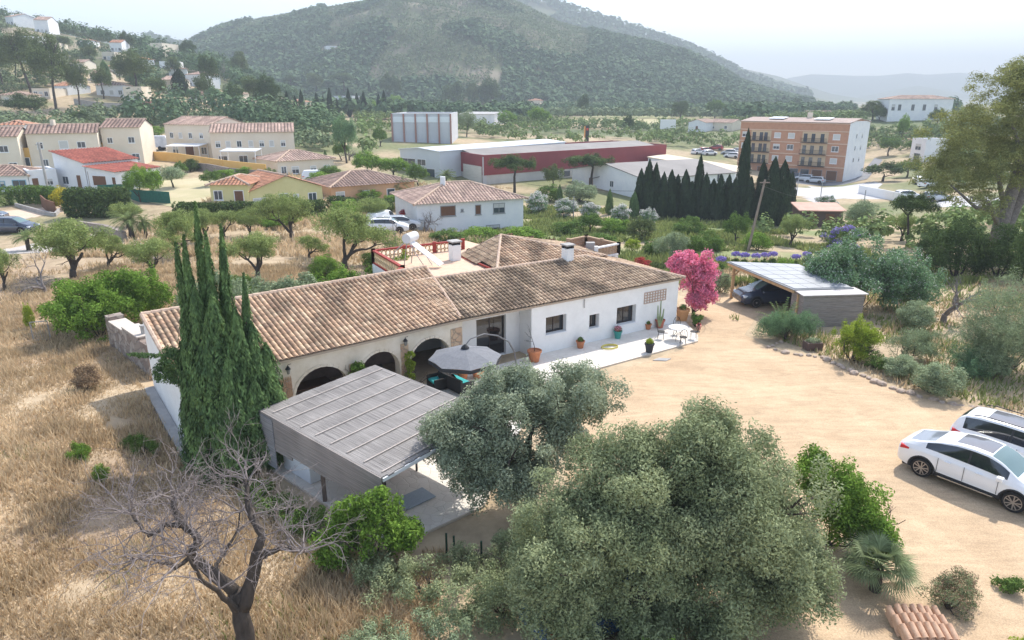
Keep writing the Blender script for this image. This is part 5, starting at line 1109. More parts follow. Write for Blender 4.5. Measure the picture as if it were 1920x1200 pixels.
# hillside villas: each its own spot, colour and roof
VL = [(30,112,24,10,4,'ROOFP','white villa above the leftmost pine crowns'),(85,92,24,10,4,'ROOFO','orange roofed villa on the slope under the skyline villas'),(130,120,22,9,3,'ROOFP','low cream villa between the slope pines'),(240,126,24,10,4,'ROOFO','terracotta roofed villa above the round pine'),(384,150,26,9,4,'ROOFP','white villa left of the tall dark tree on the slope'),(170,150,22,9,3,'ROOFB','small brown roofed house between pine trunks'),(420,190,26,9,4,'ROOFP','cream house among dark trees below the slope'),(40,80,20,9,4,'ROOFP','small white house under the left skyline'),
 (0,262,30,9,3.2,'ROOFO','white bungalow with orange roof at the far left under the pines'),(5,196,44,8,3.2,'ROOFP','long white villa low on the left slope'),(62,183,30,9,3,'ROOFO','peach villa between the two tall left pines'),
 (100,172,34,9,3,'ROOFO','orange roofed villa behind the leftmost tall pine trunk'),(182,178,48,11,4,'ROOFP','white villa with curved drive right of the dense pine'),(234,190,16,8,5,'ROOFP','narrow white annex beside the long retaining wall'),
 (302,172,24,10,5,'ROOFP','pale two storey villa beside the dark cone tree'),(352,160,34,10,5,'ROOFP','wide beige villa in the middle of the left slope'),(300,128,34,10,4,'ROOFB','brown roofed villa high on the left slope'),
 (458,156,34,10,4,'ROOFO','red roofed villa left of the umbrella pines'),(536,196,28,12,6,'ROOFO','orange gabled house between the thin cypresses'),(625,190,40,12,5,'ROOFP','white house behind the cypress group left of centre'),
 (66,58,22,16,7,'ROOFP','white villa on the skyline at left'),(165,66,20,16,6,'ROOFO','sunlit villa on the skyline ridge'),(280,102,28,14,7,'ROOFP','white mansion at the end of the left ridge'),(12,46,20,14,5,'ROOFP','pink villa at the very top left'),
 (150,84,22,10,4,'ROOFO','small villa on the bare part of the ridge'),(192,110,22,10,4,'ROOFP','pale villa half way up the left ridge'),(205,140,24,10,4,'ROOFO','ochre villa above the dense pine crown'),(318,146,30,10,4,'ROOFP','cream villa below the brown roofed one'),(110,56,18,12,5,'ROOFB','grey villa on the crest between the skyline villas'),
 (355,186,18,8,3,'ROOFB','low hut behind the dark shrubs on the slope'),(990,198,22,14,5,'ROOFO','lonely cream farmhouse in the olive groves below the mountain'),(612,96,20,16,5,'ROOFP','white villa high on the mountain foot'),(207,96,16,12,5,'ROOFO','villa among the scrub just under the ridge')]
for i, (x, y, w, d, h, rf, lb) in enumerate(VL):
    y = max(y, 44); a = at(x, y); D_ = a.y; Wm = min(w*D_/FPX/1.02, 26); Wm = max(Wm, 6); rot = (i*37 % 50-25)/60.
    if D_ > 1500: continue
    b = (a.x+Wm*math.cos(rot), a.y+Wm*math.sin(rot))
    bldg('villa', lb, 'house', a, b, d, h, ('hip','gable','flat')[(i*5) % 3] if D_ > 200 else 'hip', (WHITE2,CREAM,CREAM,WHITE2)[i % 4], {'ROOFO':ROOFO,'ROOFP':ROOFP,'ROOFB':ROOFB}[rf], .28, wins=((.2,.9,1.3,1.5,'g'),(.5,.9,1.3,1.5,'s'),(.8,.9,1.3,1.5,'g')), tw=.9)
# ================================================================ PERGOLA, CARPORT
def reed(name, ca, cb, ang):
    m = mat(name, ca); N = m.node_tree.nodes; L = m.node_tree.links; b = N['Principled BSDF']; tc = N.new('ShaderNodeTexCoord'); mp = N.new('ShaderNodeMapping'); mp.inputs['Rotation'].default_value = (0,0,ang); mp.inputs['Scale'].default_value = (.5,22,22)
    mp0 = N.new('ShaderNodeMapping'); mp0.inputs['Rotation'].default_value = (0,0,ang); L.new(tc.outputs['Object'], mp0.inputs[0]); mp.inputs['Rotation'].default_value = (0,0,0); L.new(mp0.outputs[0], mp.inputs[0])
    nz = N.new('ShaderNodeTexNoise'); nz.inputs['Scale'].default_value = 1.4; nz.inputs['Detail'].default_value = 4; L.new(mp.outputs[0], nz.inputs[0])
    n2 = N.new('ShaderNodeTexNoise'); n2.inputs['Scale'].default_value = .8; L.new(tc.outputs['Object'], n2.inputs[0])
    ad = N.new('ShaderNodeMath'); ad.inputs[1].default_value = 0; mul = N.new('ShaderNodeMath'); mul.operation = 'MULTIPLY_ADD'; mul.inputs[1].default_value = .5; L.new(n2.outputs[0], mul.inputs[0]); L.new(nz.outputs[0], mul.inputs[2])
    rp = N.new('ShaderNodeMapRange'); rp.inputs[1].default_value = .55; rp.inputs[2].default_value = .95; L.new(mul.outputs[0], rp.inputs[0])
    mx = N.new('ShaderNodeMix'); mx.data_type = 'RGBA'; mx.inputs[6].default_value = (*cb,1); mx.inputs[7].default_value = (*ca,1); L.new(rp.outputs[0], mx.inputs[0]); L.new(mx.outputs[2], b.inputs['Base Color'])
    bp = N.new('ShaderNodeBump'); bp.inputs['Strength'].default_value = .8; bp.inputs['Distance'].default_value = .03; L.new(nz.outputs[0], bp.inputs['Height']); L.new(bp.outputs[0], b.inputs['Normal']); return m
def pergola():
    Lc_, Tc, Bc = atz(488,768,2.5), atz(703,684,2.5), atz(716,895,2.5); Rc_ = Tc+(Bc-Lc_); z = 2.5
    t = empty('reed_pergola', (Lc_.x, Lc_.y, 0), 0, 'open pergola with grey reed mat roof held down by pale battens', 'pergola'); O = Vector((Lc_.x, Lc_.y, 0))
    a = Tc-Lc_; b = Bc-Lc_; ang = math.atan2(b.y, b.x); RM = reed('reed_mat', (.31,.29,.275), (.14,.13,.125), -ang); q = MB()
    rng = np.random.default_rng(2); n = 24; prev = None
    for i in range(n):                   # mat made of slightly uneven strips
        p0 = a*(i/n); p1 = a*((i+1)/n); dz = rng.normal(0, .0025); ext = rng.normal(0, .03); bb = b*(1+ext/b.length); st = -b.normalized()*abs(rng.normal(0,.02))
        q.slab([Vector((p.x, p.y, z+dz)) for p in (p0+st, p0+bb, p1+bb, p1+st)], .05)
    q.build('reed_mat', RM, t)
    for i in range(8):
        f = .09+.126*i; q = MB(); p = b*f; zz = Vector((0,0,z+.028)); q.bar(Vector((p.x,p.y,0))+zz+a*.05*Vector((1,1,0)).length*0+a*.03, Vector((p.x,p.y,0))+zz+a*.98, .042, .035); q.build('batten', mat('batten_wood', (.50,.44,.40), (.40,.35,.31), 3), t)
    RV = reed('reed_screen', (.36,.32,.30), (.2,.18,.17), -ang); an = a.normalized(); bn = b.normalized(); q = MB()
    for f0, f1, zl in ((0,.28,1.15),(.28,.62,1.3),(.62,1.0,1.35)):     # valance along the near edge
        p0, p1 = b*f0-an*.06, b*f1-an*.06; s = an*.05; q.prism([(p0.x,p0.y),(p1.x,p1.y),(p1.x+s.x,p1.y+s.y),(p0.x+s.x,p0.y+s.y)], zl, z+.0)
    q.build('reed_valance', RV, t)
    q = MB(); p0, p1 = -bn*.07-an*.06, a*.5-bn*.07; s = bn*.05; q.prism([(p0.x,p0.y),(p0.x+s.x,p0.y+s.y),(p1.x+s.x,p1.y+s.y),(p1.x,p1.y)], .6, z-.05)
    p1 = b*.13-an*.1; p0 = -bn*.07-an*.1; s = an*.035; q.prism([(p0.x,p0.y),(p1.x,p1.y),(p1.x+s.x,p1.y+s.y),(p0.x+s.x,p0.y+s.y)], .4, z-.1)
    q.build('reed_side_screen', reed('reed_side', (.34,.33,.34), (.2,.2,.21), -ang), t)
    for f, g in ((0.03,.03),(.5,.03),(.97,.03),(.03,.97),(.5,.97),(.97,.97)):
        q = MB(); p = a*g+b*f; q.box(p.x-.06,p.y-.06,0,p.x+.06,p.y+.06,z-.06); q.build('post', PINE if False else mat('post_brown', (.16,.12,.1)), t)
    for g in (.03,.97,.5):
        q = MB(); p0, p1 = a*g, a*g+b; q.bar(Vector((p0.x,p0.y,z-.12)), Vector((p1.x,p1.y,z-.12)), .09, .12); q.build('beam', FRAMEW, t)
    q = MB(); p0, p1 = b*1.003+an*.02, b*1.003+a; q.bar(Vector((p0.x,p0.y,z-.1)), Vector((p1.x,p1.y,z-.1)), .05, .12); q.build('white_fascia', FRAMEW, t)
    return O, a, b
PO, Pa, Pb = pergola()
q = MB(); p = PO+Pb*.2+Pa*.14; q.box(-.9,-.35,0,.9,.35,1.0, math.atan2(Pb.y,Pb.x), (0,0,0)); ob = q.build('white_counter', WHITE2, loc=(p.x,p.y,.08), bevel=.02); tag(ob, 'white masonry counter standing under the near edge of the pergola', 'counter')
def table_set(label, p, rz):
    t = empty('patio_table', p, rz, label, 'table'); q = MB(); q.box(-.9,-.5,.70,.9,.5,.75); q.build('tabletop', mat('teak', (.34,.22,.13)), t)
    for sx in (-1,1):
        for sy in (-1,1): q = MB(); q.box(sx*.8-.03,sy*.4-.03,0,sx*.8+.03,sy*.4+.03,.698); q.build('leg', BLACK, t)
p = PO+Pb*.6+Pa*.5; table_set('long wooden table in the shade of the reed pergola', (p.x,p.y,.08), math.atan2(Pa.y,Pa.x))
def carport():
    TL, TR, BR, BL = atz(1366,490,2.6), atz(1497,495,2.6), atz(1597,538,2.25), atz(1490,541,2.25)
    t = empty('carport', (TL.x,TL.y,0), 0, 'timber car port roofed with a flat sheet of solar panels', 'car port'); O = Vector((TL.x,TL.y,0)); c4 = [p-O for p in (TL,TR,BR,BL)]
    PAN = mat('solar_panel', (.27,.285,.31), (.23,.245,.27), 2, rough=.45, spec=.5)
    nu, nv = 4, 6
    def bil(u, v): return c4[0].lerp(c4[1], u).lerp(c4[3].lerp(c4[2], u), v)
    for i in range(nu):
        for j in range(nv):
            g = .004; q = MB(); P = [bil(i/nu+g,j/nv+g), bil(i/nu+g,(j+1)/nv-g), bil((i+1)/nu-g,(j+1)/nv-g), bil((i+1)/nu-g,j/nv+g)]; q.slab(P, .04); q.build('solar_panel', PAN, t)
    q = MB(); q.slab([c4[0]-Vector((.12,-.1,.045)), c4[3]-Vector((.1,.1,.045)), c4[2]-Vector((-.1,.1,.045)), c4[1]-Vector((-.1,-.1,.045))], .06); q.build('roof_deck', mat('alu', (.24,.25,.26), rough=.6), t)
    q = MB(); q.bar(c4[0]-Vector((0,0,.2)), c4[3]-Vector((0,0,.2)), .1, .2); q.bar(c4[0]-Vector((-.1,0,.2)), c4[1]-Vector((.1,0,.2)), .1, .2); q.bar(c4[1]-Vector((0,0,.2)), c4[2]-Vector((0,0,.2)), .1, .2); q.build('timber_beam', PINE, t)
    for v, xo in ((c4[0],.35),(c4[3],.2),(c4[1],-.3)):
        q = MB(); b_ = Vector((v.x+xo, v.y-.3, 0)); q.box(b_.x-.09,b_.y-.09,0,b_.x+.09,b_.y+.09,v.z-.3); q.bar(b_+Vector((0,0,v.z-1.0)), b_+Vector((.6 if xo > 0 else -.6,0,v.z-.32)), .1); q.build('post', PINE, t)
carport()
def woodshed():
    A, Bp = atz(1508,556,2.0), atz(1622,553,2.0); Cc = Vector((22.2,41.2,0)); A = Vector((A.x,A.y,0)); Bp = Vector((Bp.x,Bp.y,0)); u = (Bp-A).normalized(); n = Vector((-u.y,u.x,0)); W_ = (Bp-A).length
    t = empty('wooden_shed', tuple(A), 0, 'grey board shed with pale flat roof below the solar car port', 'shed')
    for i in range(13):
        q = MB(); z = i*.158; dz = .0; q.prism([tuple((-n*.02*(i%2))[:2]), tuple((u*W_-n*.02*(i%2))[:2]), tuple((u*W_+n*.06)[:2]), tuple((n*.06)[:2])], z, z+.15)
        q.build('board', WOOD, t)
    q = MB(); q.prism([(n*.061)[:2], (u*W_+n*.061)[:2], (u*W_+n*1.5)[:2], (n*1.5)[:2]], 0, 2.04); q.build('shed_body', WOOD, t)
    q = MB(); r = [Vector((0,0,2.1))-u*.15-n*.15, Vector((0,0,2.1))+u*(W_+.15)-n*.15, Vector((0,0,2.16))+u*(W_+.05)+n*1.3, Vector((0,0,2.16))-u*.15+n*1.3]; q.slab(r, .05); q.build('roof', mat('pale_shed_roof', (.60,.56,.53), (.5,.46,.44), 2), t)
woodshed()
# ================================================================ WOODS AND SCRUB ON THE HILLS: uncountable
def far_trees(name, n, ar, yr, size, m, keep, seed, k=12, flat=.8, tall=1., lf=.30):
    rng = np.random.default_rng(seed); y = np.sqrt(rng.uniform(yr[0]**2, yr[1]**2, n)); a = rng.uniform(ar[0], ar[1], n); x = a*y
    q = keep(x, y, a)
    for hx, hy, r in HOUSES:
        D_ = math.hypot(hx, hy); ux, uy = -hx/D_, -hy/D_; t = np.clip((x-hx)*ux+(y-hy)*uy, 0, 26 if D_ > 150 else 6); q &= np.hypot(x-hx-t*ux, y-hy-t*uy) > r
    x = x[q]; y = y[q]; n = len(x); z = terrain(x, y); s = size*rng.uniform(.55, 1.35, n)
    d = rand_dirs(rng, n*k).reshape(n, k, 3); d[:,:,2] = np.abs(d[:,:,2])*1.3-.2; r = rng.uniform(.45, 1, (n, k, 1))
    P = np.stack([x, y, z+s*.55*tall], 1)[:,None,:]+d*r*s[:,None,None]*np.array([.5,.5,.55*tall])
    N_ = d+rand_dirs(rng, n*k).reshape(n, k, 3)*.5+np.array([0,0,.3]); N_ /= np.linalg.norm(N_, axis=2)[:,:,None]
    sz = np.repeat(s*lf, k)
    V, F = leaf_faces(rng, P.reshape(-1,3), N_.reshape(-1,3), sz, .7); o = from_np(name, V, F, m); tag(o, kind='stuff'); return o
FOR1 = leafmat('forest_leaf', (.135,.20,.10), (.09,.145,.075), .2, .1, .02); FOR2 = leafmat('scrub_leaf', (.21,.26,.14), (.15,.195,.10), .2, .1, .03); FOR3 = leafmat('grove_leaf', (.21,.28,.10), (.14,.19,.08), .35, .15, .02)
hz = lambda x, y: terrain(x, y)
far_trees('mountain_forest', 34000, (-.52,.42), (560,990), 6.0, FOR1, lambda x,y,a: (hz(x,y) > 9) & (np.random.default_rng(1).random(len(x)) < np.clip(.15+1.5*(vnoise(x,y,70,8)-.35)+1.1*sstep((a-.10)/.08)*(hz(x,y) < 95)+.7*(a < -.25), 0, 1)), 1, k=9)
far_trees('mountain_scrub', 50000, (-.52,.42), (560,990), 3.2, FOR2, lambda x,y,a: (hz(x,y) > 9) & (vnoise(x,y,24,18)+.35*vnoise(x,y,9,19) > .30), 2, k=6, lf=.26)
far_trees('distant_forest', 15000, (-.5,.62), (1150,1760), 14, FOR1, lambda x,y,a: (hz(x,y) > 20) & (vnoise(x,y,110,8) > .3), 3, k=5)
far_trees('valley_woods', 4200, (-.30,.62), (330,620), 6.5, FOR1, lambda x,y,a: (vnoise(x,y,60,21) > .55) & ~((a > .03) & (a < .30) & (y > 300) & (y < 470)), 4, k=40, lf=.16)
far_trees('valley_scrub', 15000, (-.22,.66), (150,600), 3.2, FOR3, lambda x,y,a: (vnoise(x,y,30,22)*.6+vnoise(x,y,9,23)*.4 > .48) & ~((a > .02) & (a < .33) & (y > 330) & (y < 480)) & ~((a > -.14) & (a < .32) & (y < 215)) & ~((a > .30) & (a < .60) & (y < 225)), 5, k=26, lf=.14)
far_trees('olive_groves', 9000, (-.02,.34), (400,640), 4.2, FOR2, lambda x,y,a: (np.abs((y/11) % 1-.5) > .28) & (vnoise(x,y,80,24) > .3), 6, k=12, lf=.24)
far_trees('hillside_scrub', 12000, (-.80,-.26), (160,475), 3.0, FOR2, lambda x,y,a: (vnoise(x,y,26,25) > .42), 7, k=36, lf=.12)
far_trees('hillside_woods', 1500, (-.80,-.24), (180,520), 6.5, FOR1, lambda x,y,a: (vnoise(x,y,50,26) > .5), 8, k=90, lf=.085)
far_trees('roadside_scrub', 3600, (.36,.80), (60,300), 2.2, FOR3, lambda x,y,a: (vnoise(x,y,16,27) > .55) & ~((y > 90) & (y < 215) & (a > .28) & (a < .62)) & ~((y < 125) & (y > 95)), 9, k=50, lf=.12)
# ================================================================ TREES AND SHRUBS ONE CAN TELL APART
GP = 'pines on the left slope'
plant('pine', 105, 205, 130, 96, 'tall umbrella shaped pine at left with long bare trunk beside the retaining wall', GP)
plant('pine', 150, 204, 90, 60, 'slimmer pine leaning on the right of the tall left pine', GP)
plant('pine', 60, 178, 118, 90, 'broad pine crown left of the tallest left pine', GP)
plant('pine', 8, 170, 100, 70, 'pine crown cut by the left edge of the photo', GP)
plant('pine', 258, 180, 82, 92, 'dense dark round pine above the white villa', GP)
for x, y, h, w, l in ((30,150,70,56,'pine between the left edge crown and the broad pine crown'),(85,160,60,50,'lower pine behind the tallest left pine'),(195,185,56,44,'pine left of the dense round pine'),(300,196,50,44,'pine below the pale two storey slope villa'),(330,150,40,40,'pine on the slope above the dark cone tree'),
    (170,120,34,34,'small pine among the slope villas, centre'),(120,96,28,32,'small pine under the skyline villas'),(225,150,40,36,'pine between the two middle slope villas'),(385,196,54,46,'pine at the foot of the slope left of the very dark tree mass'),(475,205,60,44,'tall pine just left of the very dark tree mass')):
    plant('pine', x, y, h, w, l, GP)
plant('dark', 55, 226, 48, 92, 'wide dark green carob tree above the terraced houses')
plant('cypress_dark', 341, 180, 46, 34, 'dark cone shaped tree in the middle of the left slope')
plant('cypress', 200, 155, 38, 22, 'small dark conifer between the left pines and the round pine')
plant('dark', 240, 95, 34, 30, 'dark tree just under the left ridge')
plant('dark', 395, 170, 60, 44, 'tall dark tree at the foot of the left ridge')
plant('dark', 355, 112, 34, 36, 'dark trees where the left ridge meets the valley')
plant('pine', 452, 152, 52, 44, 'rounded pine right of the dry brown tree')
plant('bare', 422, 152, 46, 22, 'leafless brownish tree among the pines on the slope')
plant('dark', 505, 214, 68, 56, 'very dark tall tree mass in front of the thin cypresses')
plant('dark', 440, 212, 52, 52, 'dark leafy clump left of the tallest dark mass')
plant('bluegreen', 400, 200, 34, 40, 'blue green round tree on the slope below the villas')
plant('bluegreen', 365, 196, 30, 30, 'smaller round tree left of the blue green one')
plant('umbrella_pine', 645, 182, 42, 62, 'umbrella pine behind the cypress group')
plant('umbrella_pine', 548, 178, 34, 42, 'flat topped pine right of the tall dark mass')
plant('pine', 592, 184, 46, 40, 'olive green pine between the two umbrella pines')
plant('dark', 735, 190, 48, 52, 'dark rounded tree right of the cypress group')
plant('green', 742, 214, 34, 40, 'fresh green tree beside the curving road')
plant('green', 700, 220, 30, 50, 'light green bushes behind the pilastered hall')
for i, (x, y, h, w) in enumerate([(541,218,44,12),(556,218,36,11),(568,221,48,14),(596,222,44,13),(608,216,34,10),(621,222,52,13),(634,222,34,11),(656,220,50,12),(671,218,40,12),(684,222,46,14),(712,222,42,13),(722,222,48,13),(694,190,32,9)]):
    plant('cypress_dark', x, y, h, w, 'thin dark cypress in the loose line across the middle left distance', 'thin cypresses in the distance', parts=False)
plant('dark', 850, 208, 50, 46, 'dark pair of tree crowns left of the widest valley tree')
plant('dark', 918, 205, 54, 58, 'widest dark tree in the centre of the valley')
plant('pine', 885, 204, 46, 36, 'narrow tree between the two dark valley crowns')
plant('dark', 1093, 220, 40, 26, 'lone upright dark tree in the valley right of centre')
plant('dark', 1178, 248, 30, 28, 'lone small round tree beside the pale field')
plant('dark', 1068, 196, 16, 20, 'small round tree below the olive groves')
plant('dark', 1275, 224, 32, 40, 'dark tree at the right end of the pale field')
plant('green', 1012, 238, 36, 50, 'rounded green tree in the scrub behind the red warehouse')
plant('green', 950, 240, 30, 46, 'green thicket beyond the low white shed')
plant('leafy', 1340, 222, 34, 40, 'green tree at the end of the wooded spur')
plant('dark', 1492, 212, 26, 34, 'dark tree above the left end of the orange block')
plant('pine', 1636, 225, 34, 60, 'yellow green tree left of the hilltop villa')
plant('dark', 1648, 228, 24, 30, 'dark bush under the hilltop villa')
plant('dark', 1756, 234, 28, 42, 'dark round bush right of the hilltop villa')
plant('green', 1690, 262, 44, 26, 'upright green tree on the slope right of the orange block')
plant('leafy', 1665, 292, 34, 48, 'olive green tree on the terraces right of the orange block')
plant('leafy', 1720, 290, 30, 46, 'leafy shrub tree in front of the small white block house')
plant('dark', 1655, 340, 36, 80, 'dark green hedge like tree mass at the street corner')
plant('leafy', 1700, 332, 30, 60, 'green bushes behind the roadside depot')
# centre
plant('bluegreen', 650, 305, 86, 60, 'pale poplar like tree between the cream terrace and the pilastered hall')
plant('leafy', 713, 274, 34, 36, 'dark bush against the wall of the pilastered hall')
plant('greytree', 875, 256, 46, 38, 'thin greyish tree left of the low white shed')
plant('bare', 655, 300, 52, 40, 'thin bare branched tree beside the pale poplar')
plant('green', 690, 330, 44, 72, 'bright green vine covered bank left of the factory hall')
plant('green', 740, 336, 40, 74, 'bright green bushes in front of the factory hall')
plant('leafy', 785, 350, 44, 48, 'leafy shrub at the foot of the red gate wall')
plant('palm', 750, 373, 44, 62, 'date palm beside the salmon bungalow')
plant('palm', 836, 350, 34, 44, 'yellowish palm top behind the white villa roof')
plant('umbrella_pine', 965, 362, 66, 110, 'wide yellow topped umbrella pine in front of the red warehouse')
plant('umbrella_pine', 1105, 352, 60, 112, 'wide umbrella pine at the right end of the red warehouse')
plant('pine', 1035, 362, 52, 56, 'darker pine between the two wide umbrella pines')
plant('bush_grey', 1088, 378, 42, 84, 'large pale willow like bush right of the white villa')
plant('bush', 1030, 378, 34, 60, 'green bush between villa roof and willow like bush')
plant('cypress', 1049, 384, 36, 14, 'small young cypress right of the white villa')
plant('cypress', 1142, 403, 46, 16, 'small cypress in front of the white oleanders')
plant('cypress', 1188, 410, 48, 22, 'cypress cone standing left of the dark cypress row')
for x, y, h, w, l in [(1010,400,42,50,'white flowering oleander against the villa corner'),(1060,408,40,48,'white flowering oleander right of the villa driveway'),(1105,412,34,42,'white oleander behind the small cypress'),(1160,420,40,46,'pinkish white oleander left of the cypress row'),(1215,424,38,38,'white oleander at the foot of the cypress row')]:
    plant('oleander', x, y, h, w, l, 'oleanders behind the farmhouse')
# dark cypress row
for i, (x, y, h, w) in enumerate([(1198,408,86,26),(1212,410,104,24),(1225,410,98,24),(1240,412,84,24),(1254,412,88,24),(1266,410,78,24),(1280,412,88,26),(1292,412,68,26),(1305,412,114,22),(1318,414,84,26),(1332,414,74,26),(1345,416,84,26),(1360,416,84,24),(1386,418,164,26),(1400,420,84,26),(1420,420,112,28),(1440,424,122,34),(1458,424,116,36),(1476,408,80,24),(1372,418,80,26)]):
    lab = 'dark cypress in the dense row between the hall and the dry field'
    if i == 13: lab = 'tallest cypress of the dark row, standing well above its neighbours'
    if i == 18: lab = 'rightmost cypress of the dark row, next to the street'
    plant('cypress_dark', x, y, h, w*1.15, lab, 'dark cypress row')
# middle right garden
for k, x, y, h, w, l in [('leafy',1378,458,58,56,'round bright topped small tree left of the leaning pole'),('almond',1482,462,64,64,'small almond tree with round crown right of the leaning pole'),('greytree',1612,440,62,70,'grey green olive left of the big right pine'),('almond',1690,452,60,66,'sparse pale tree under the right pine'),
  ('oleander',1548,395,30,44,'dusty pink and white flowering bush beside the street'),('bush_dark',1478,372,22,22,'dark shrub at the street end'),('bush_pine',1200,452,50,62,'yellow green domed shrub behind the upper roof terrace'),('bush',1130,470,34,80,'fresh green bushes behind the upper roof terrace'),
  ('bush_green',985,452,30,90,'bright green low bushes behind the rear tiled roof'),('bush',1070,440,30,80,'grassy green shrubs left of the domed yellow green one'),('greytree',1255,498,64,74,'soft green tree left of the bougainvillea'),('leafy',1300,492,50,60,'green tree behind the bougainvillea'),
  ('bush_red',1200,505,24,46,'reddish flowering bush behind the hip of the main roof'),('bush',1225,478,30,60,'pale green shrub behind the reddish flowers'),('bush_grey',1350,548,44,46,'grey bush beside the car port post'),('bush_lime',1185,470,26,40,'lime tinted bush at the terrace corner'),
  ('bush',1430,560,70,60,'dark green plants seen under the solar car port roof'),('bush_green',1420,470,40,60,'green shrub at the foot of the leaning pole'),('bush',1330,470,40,60,'yellowish green shrub left of the purple flowers'),('bush_green',1470,512,30,44,'leafy yellow green shrub behind the car port roof')]:
    plant(k, x, y, h, w, l)
plant('bush_violet', 1575, 470, 52, 80, 'jacaranda in violet bloom behind the flowering tree', cat='jacaranda')
for i, (x, y) in enumerate([(1350,510),(1378,500),(1395,502),(1415,504),(1432,502),(1447,500),(1510,500),(1490,505)]):
    p = at(x, y); e = empty('agapanthus', p, 0, 'tall purple blue flower head in the line behind the solar roof', 'flower', 'purple flowers behind the car port')
    q = MB(); q.tube([(0,0,0),(0,0,1.0)], [.03,.02], 5); q.build('stem', L_GREEN, e); cloud('flower_head', [(0,0,1.15,.42,.35,.22)], 420, .07, L_VIO, e, i); cloud('leaves', [(0,0,.35,.4,.35,.4)], 420, .1, L_GREEN, e, i)
# right side
plant('umbrella_pine', 1706, 470, 95, 100, 'sunlit pine branches reaching left from the right pine', pos=at(1700,462))
def right_pine():
    base = at(1862, 470); t = empty('pine_tree', base, 0, 'huge aleppo pine with sunlit yellow green crown filling the right edge', 'pine tree'); rng = np.random.default_rng(8); d = base.y*CT-(base.z-HCAM)*ST; s = d/FPX
    def L(px, py, dy=0): return Vector(((px-1862)*s, dy, (470-py)*s/.96))
    q = MB(); 
    q.tube([L(1862,480),L(1868,400),L(1885,330,.5),L(1905,250,1)], [.75,.6,.5,.3], 10); q.tube([L(1885,480,1),L(1895,420,1),L(1915,340,1),L(1960,250,1)], [.6,.5,.4,.25], 10)
    for a, b, c in (((1868,400),(1830,340),(1790,310)),((1866,430),(1820,380),(1780,370)),((1880,340),(1850,280),(1820,240)),((1900,270),(1890,210),(1900,160)),((1868,400),(1800,390),(1740,350)),((1915,340),(1960,300),(2000,280))):
        q.tube([L(*a),L(*b,-1),L(*c,-1.5)], [.28,.17,.07], 6)
    q.build('trunk', BARKG, t, smooth=True); bl = []
    rr = random.Random(3)
    for cx, cy, rx, ry, n in ((1885,200,55,55,20),(1850,260,60,50,20),(1900,300,50,55,14),(1790,300,55,45,17),(1760,345,50,35,14),(1745,300,30,22,6),(1820,380,40,28,7),(1930,240,50,70,18),(1960,320,60,60,14),(1860,170,40,22,9),(1730,270,16,14,2),(1815,215,30,40,10),(1840,180,30,26,7),(1770,245,26,26,6),(1905,160,30,30,8),(1720,330,26,26,4),(1850,330,50,40,10)):
        for _ in range(int(n*1.7)):
            a = rr.random()*6.28; f = rr.random()**.5; p = L(cx+math.cos(a)*rx*f, cy+math.sin(a)*ry*f, rr.uniform(-3.4, 3.4)); r = rr.uniform(.6, 1.3); bl.append((*p, r, r, r*.7))
    cloud('crown', bl, 110000, .12, L_PINEB, t, 5, shell=.7, aspect=.3, up=.5)
right_pine()
for k, x, y, h, w, l in [('bush_dark',1790,520,120,120,'very dark dense bush mass at the foot of the right pine'),('bush_dark',1870,520,110,130,'dark evergreen mass cut by the right edge under the pine'),('bush_dark',1745,500,80,70,'dark green thicket left of the dark bush mass'),('bush_dark',1930,540,140,90,'dark evergreen bush at the far right edge'),
  ('bush_grey',1715,618,60,80,'grey green undergrowth below the big flowering tree'),('bush_dark',1690,560,50,60,'dark shrub in the gap right of the flowering tree'),('bush_grey',1760,740,70,110,'loose grey green shrub on the bank above the white cars'),('bush_grey',1690,705,44,80,'dusty low shrub behind the stone edging'),
  ('bush',1640,690,34,60,'low weeds with pink flowers behind the stone edging'),('bush_grey',1850,700,60,110,'wispy grey green shrub under the willowy tree')]:
    plant(k, x, y, h, w, l)
plant('bare', 1768, 605, 116, 130, 'leafless dark branched tree between the flowering and willowy trees', cat='bare tree')
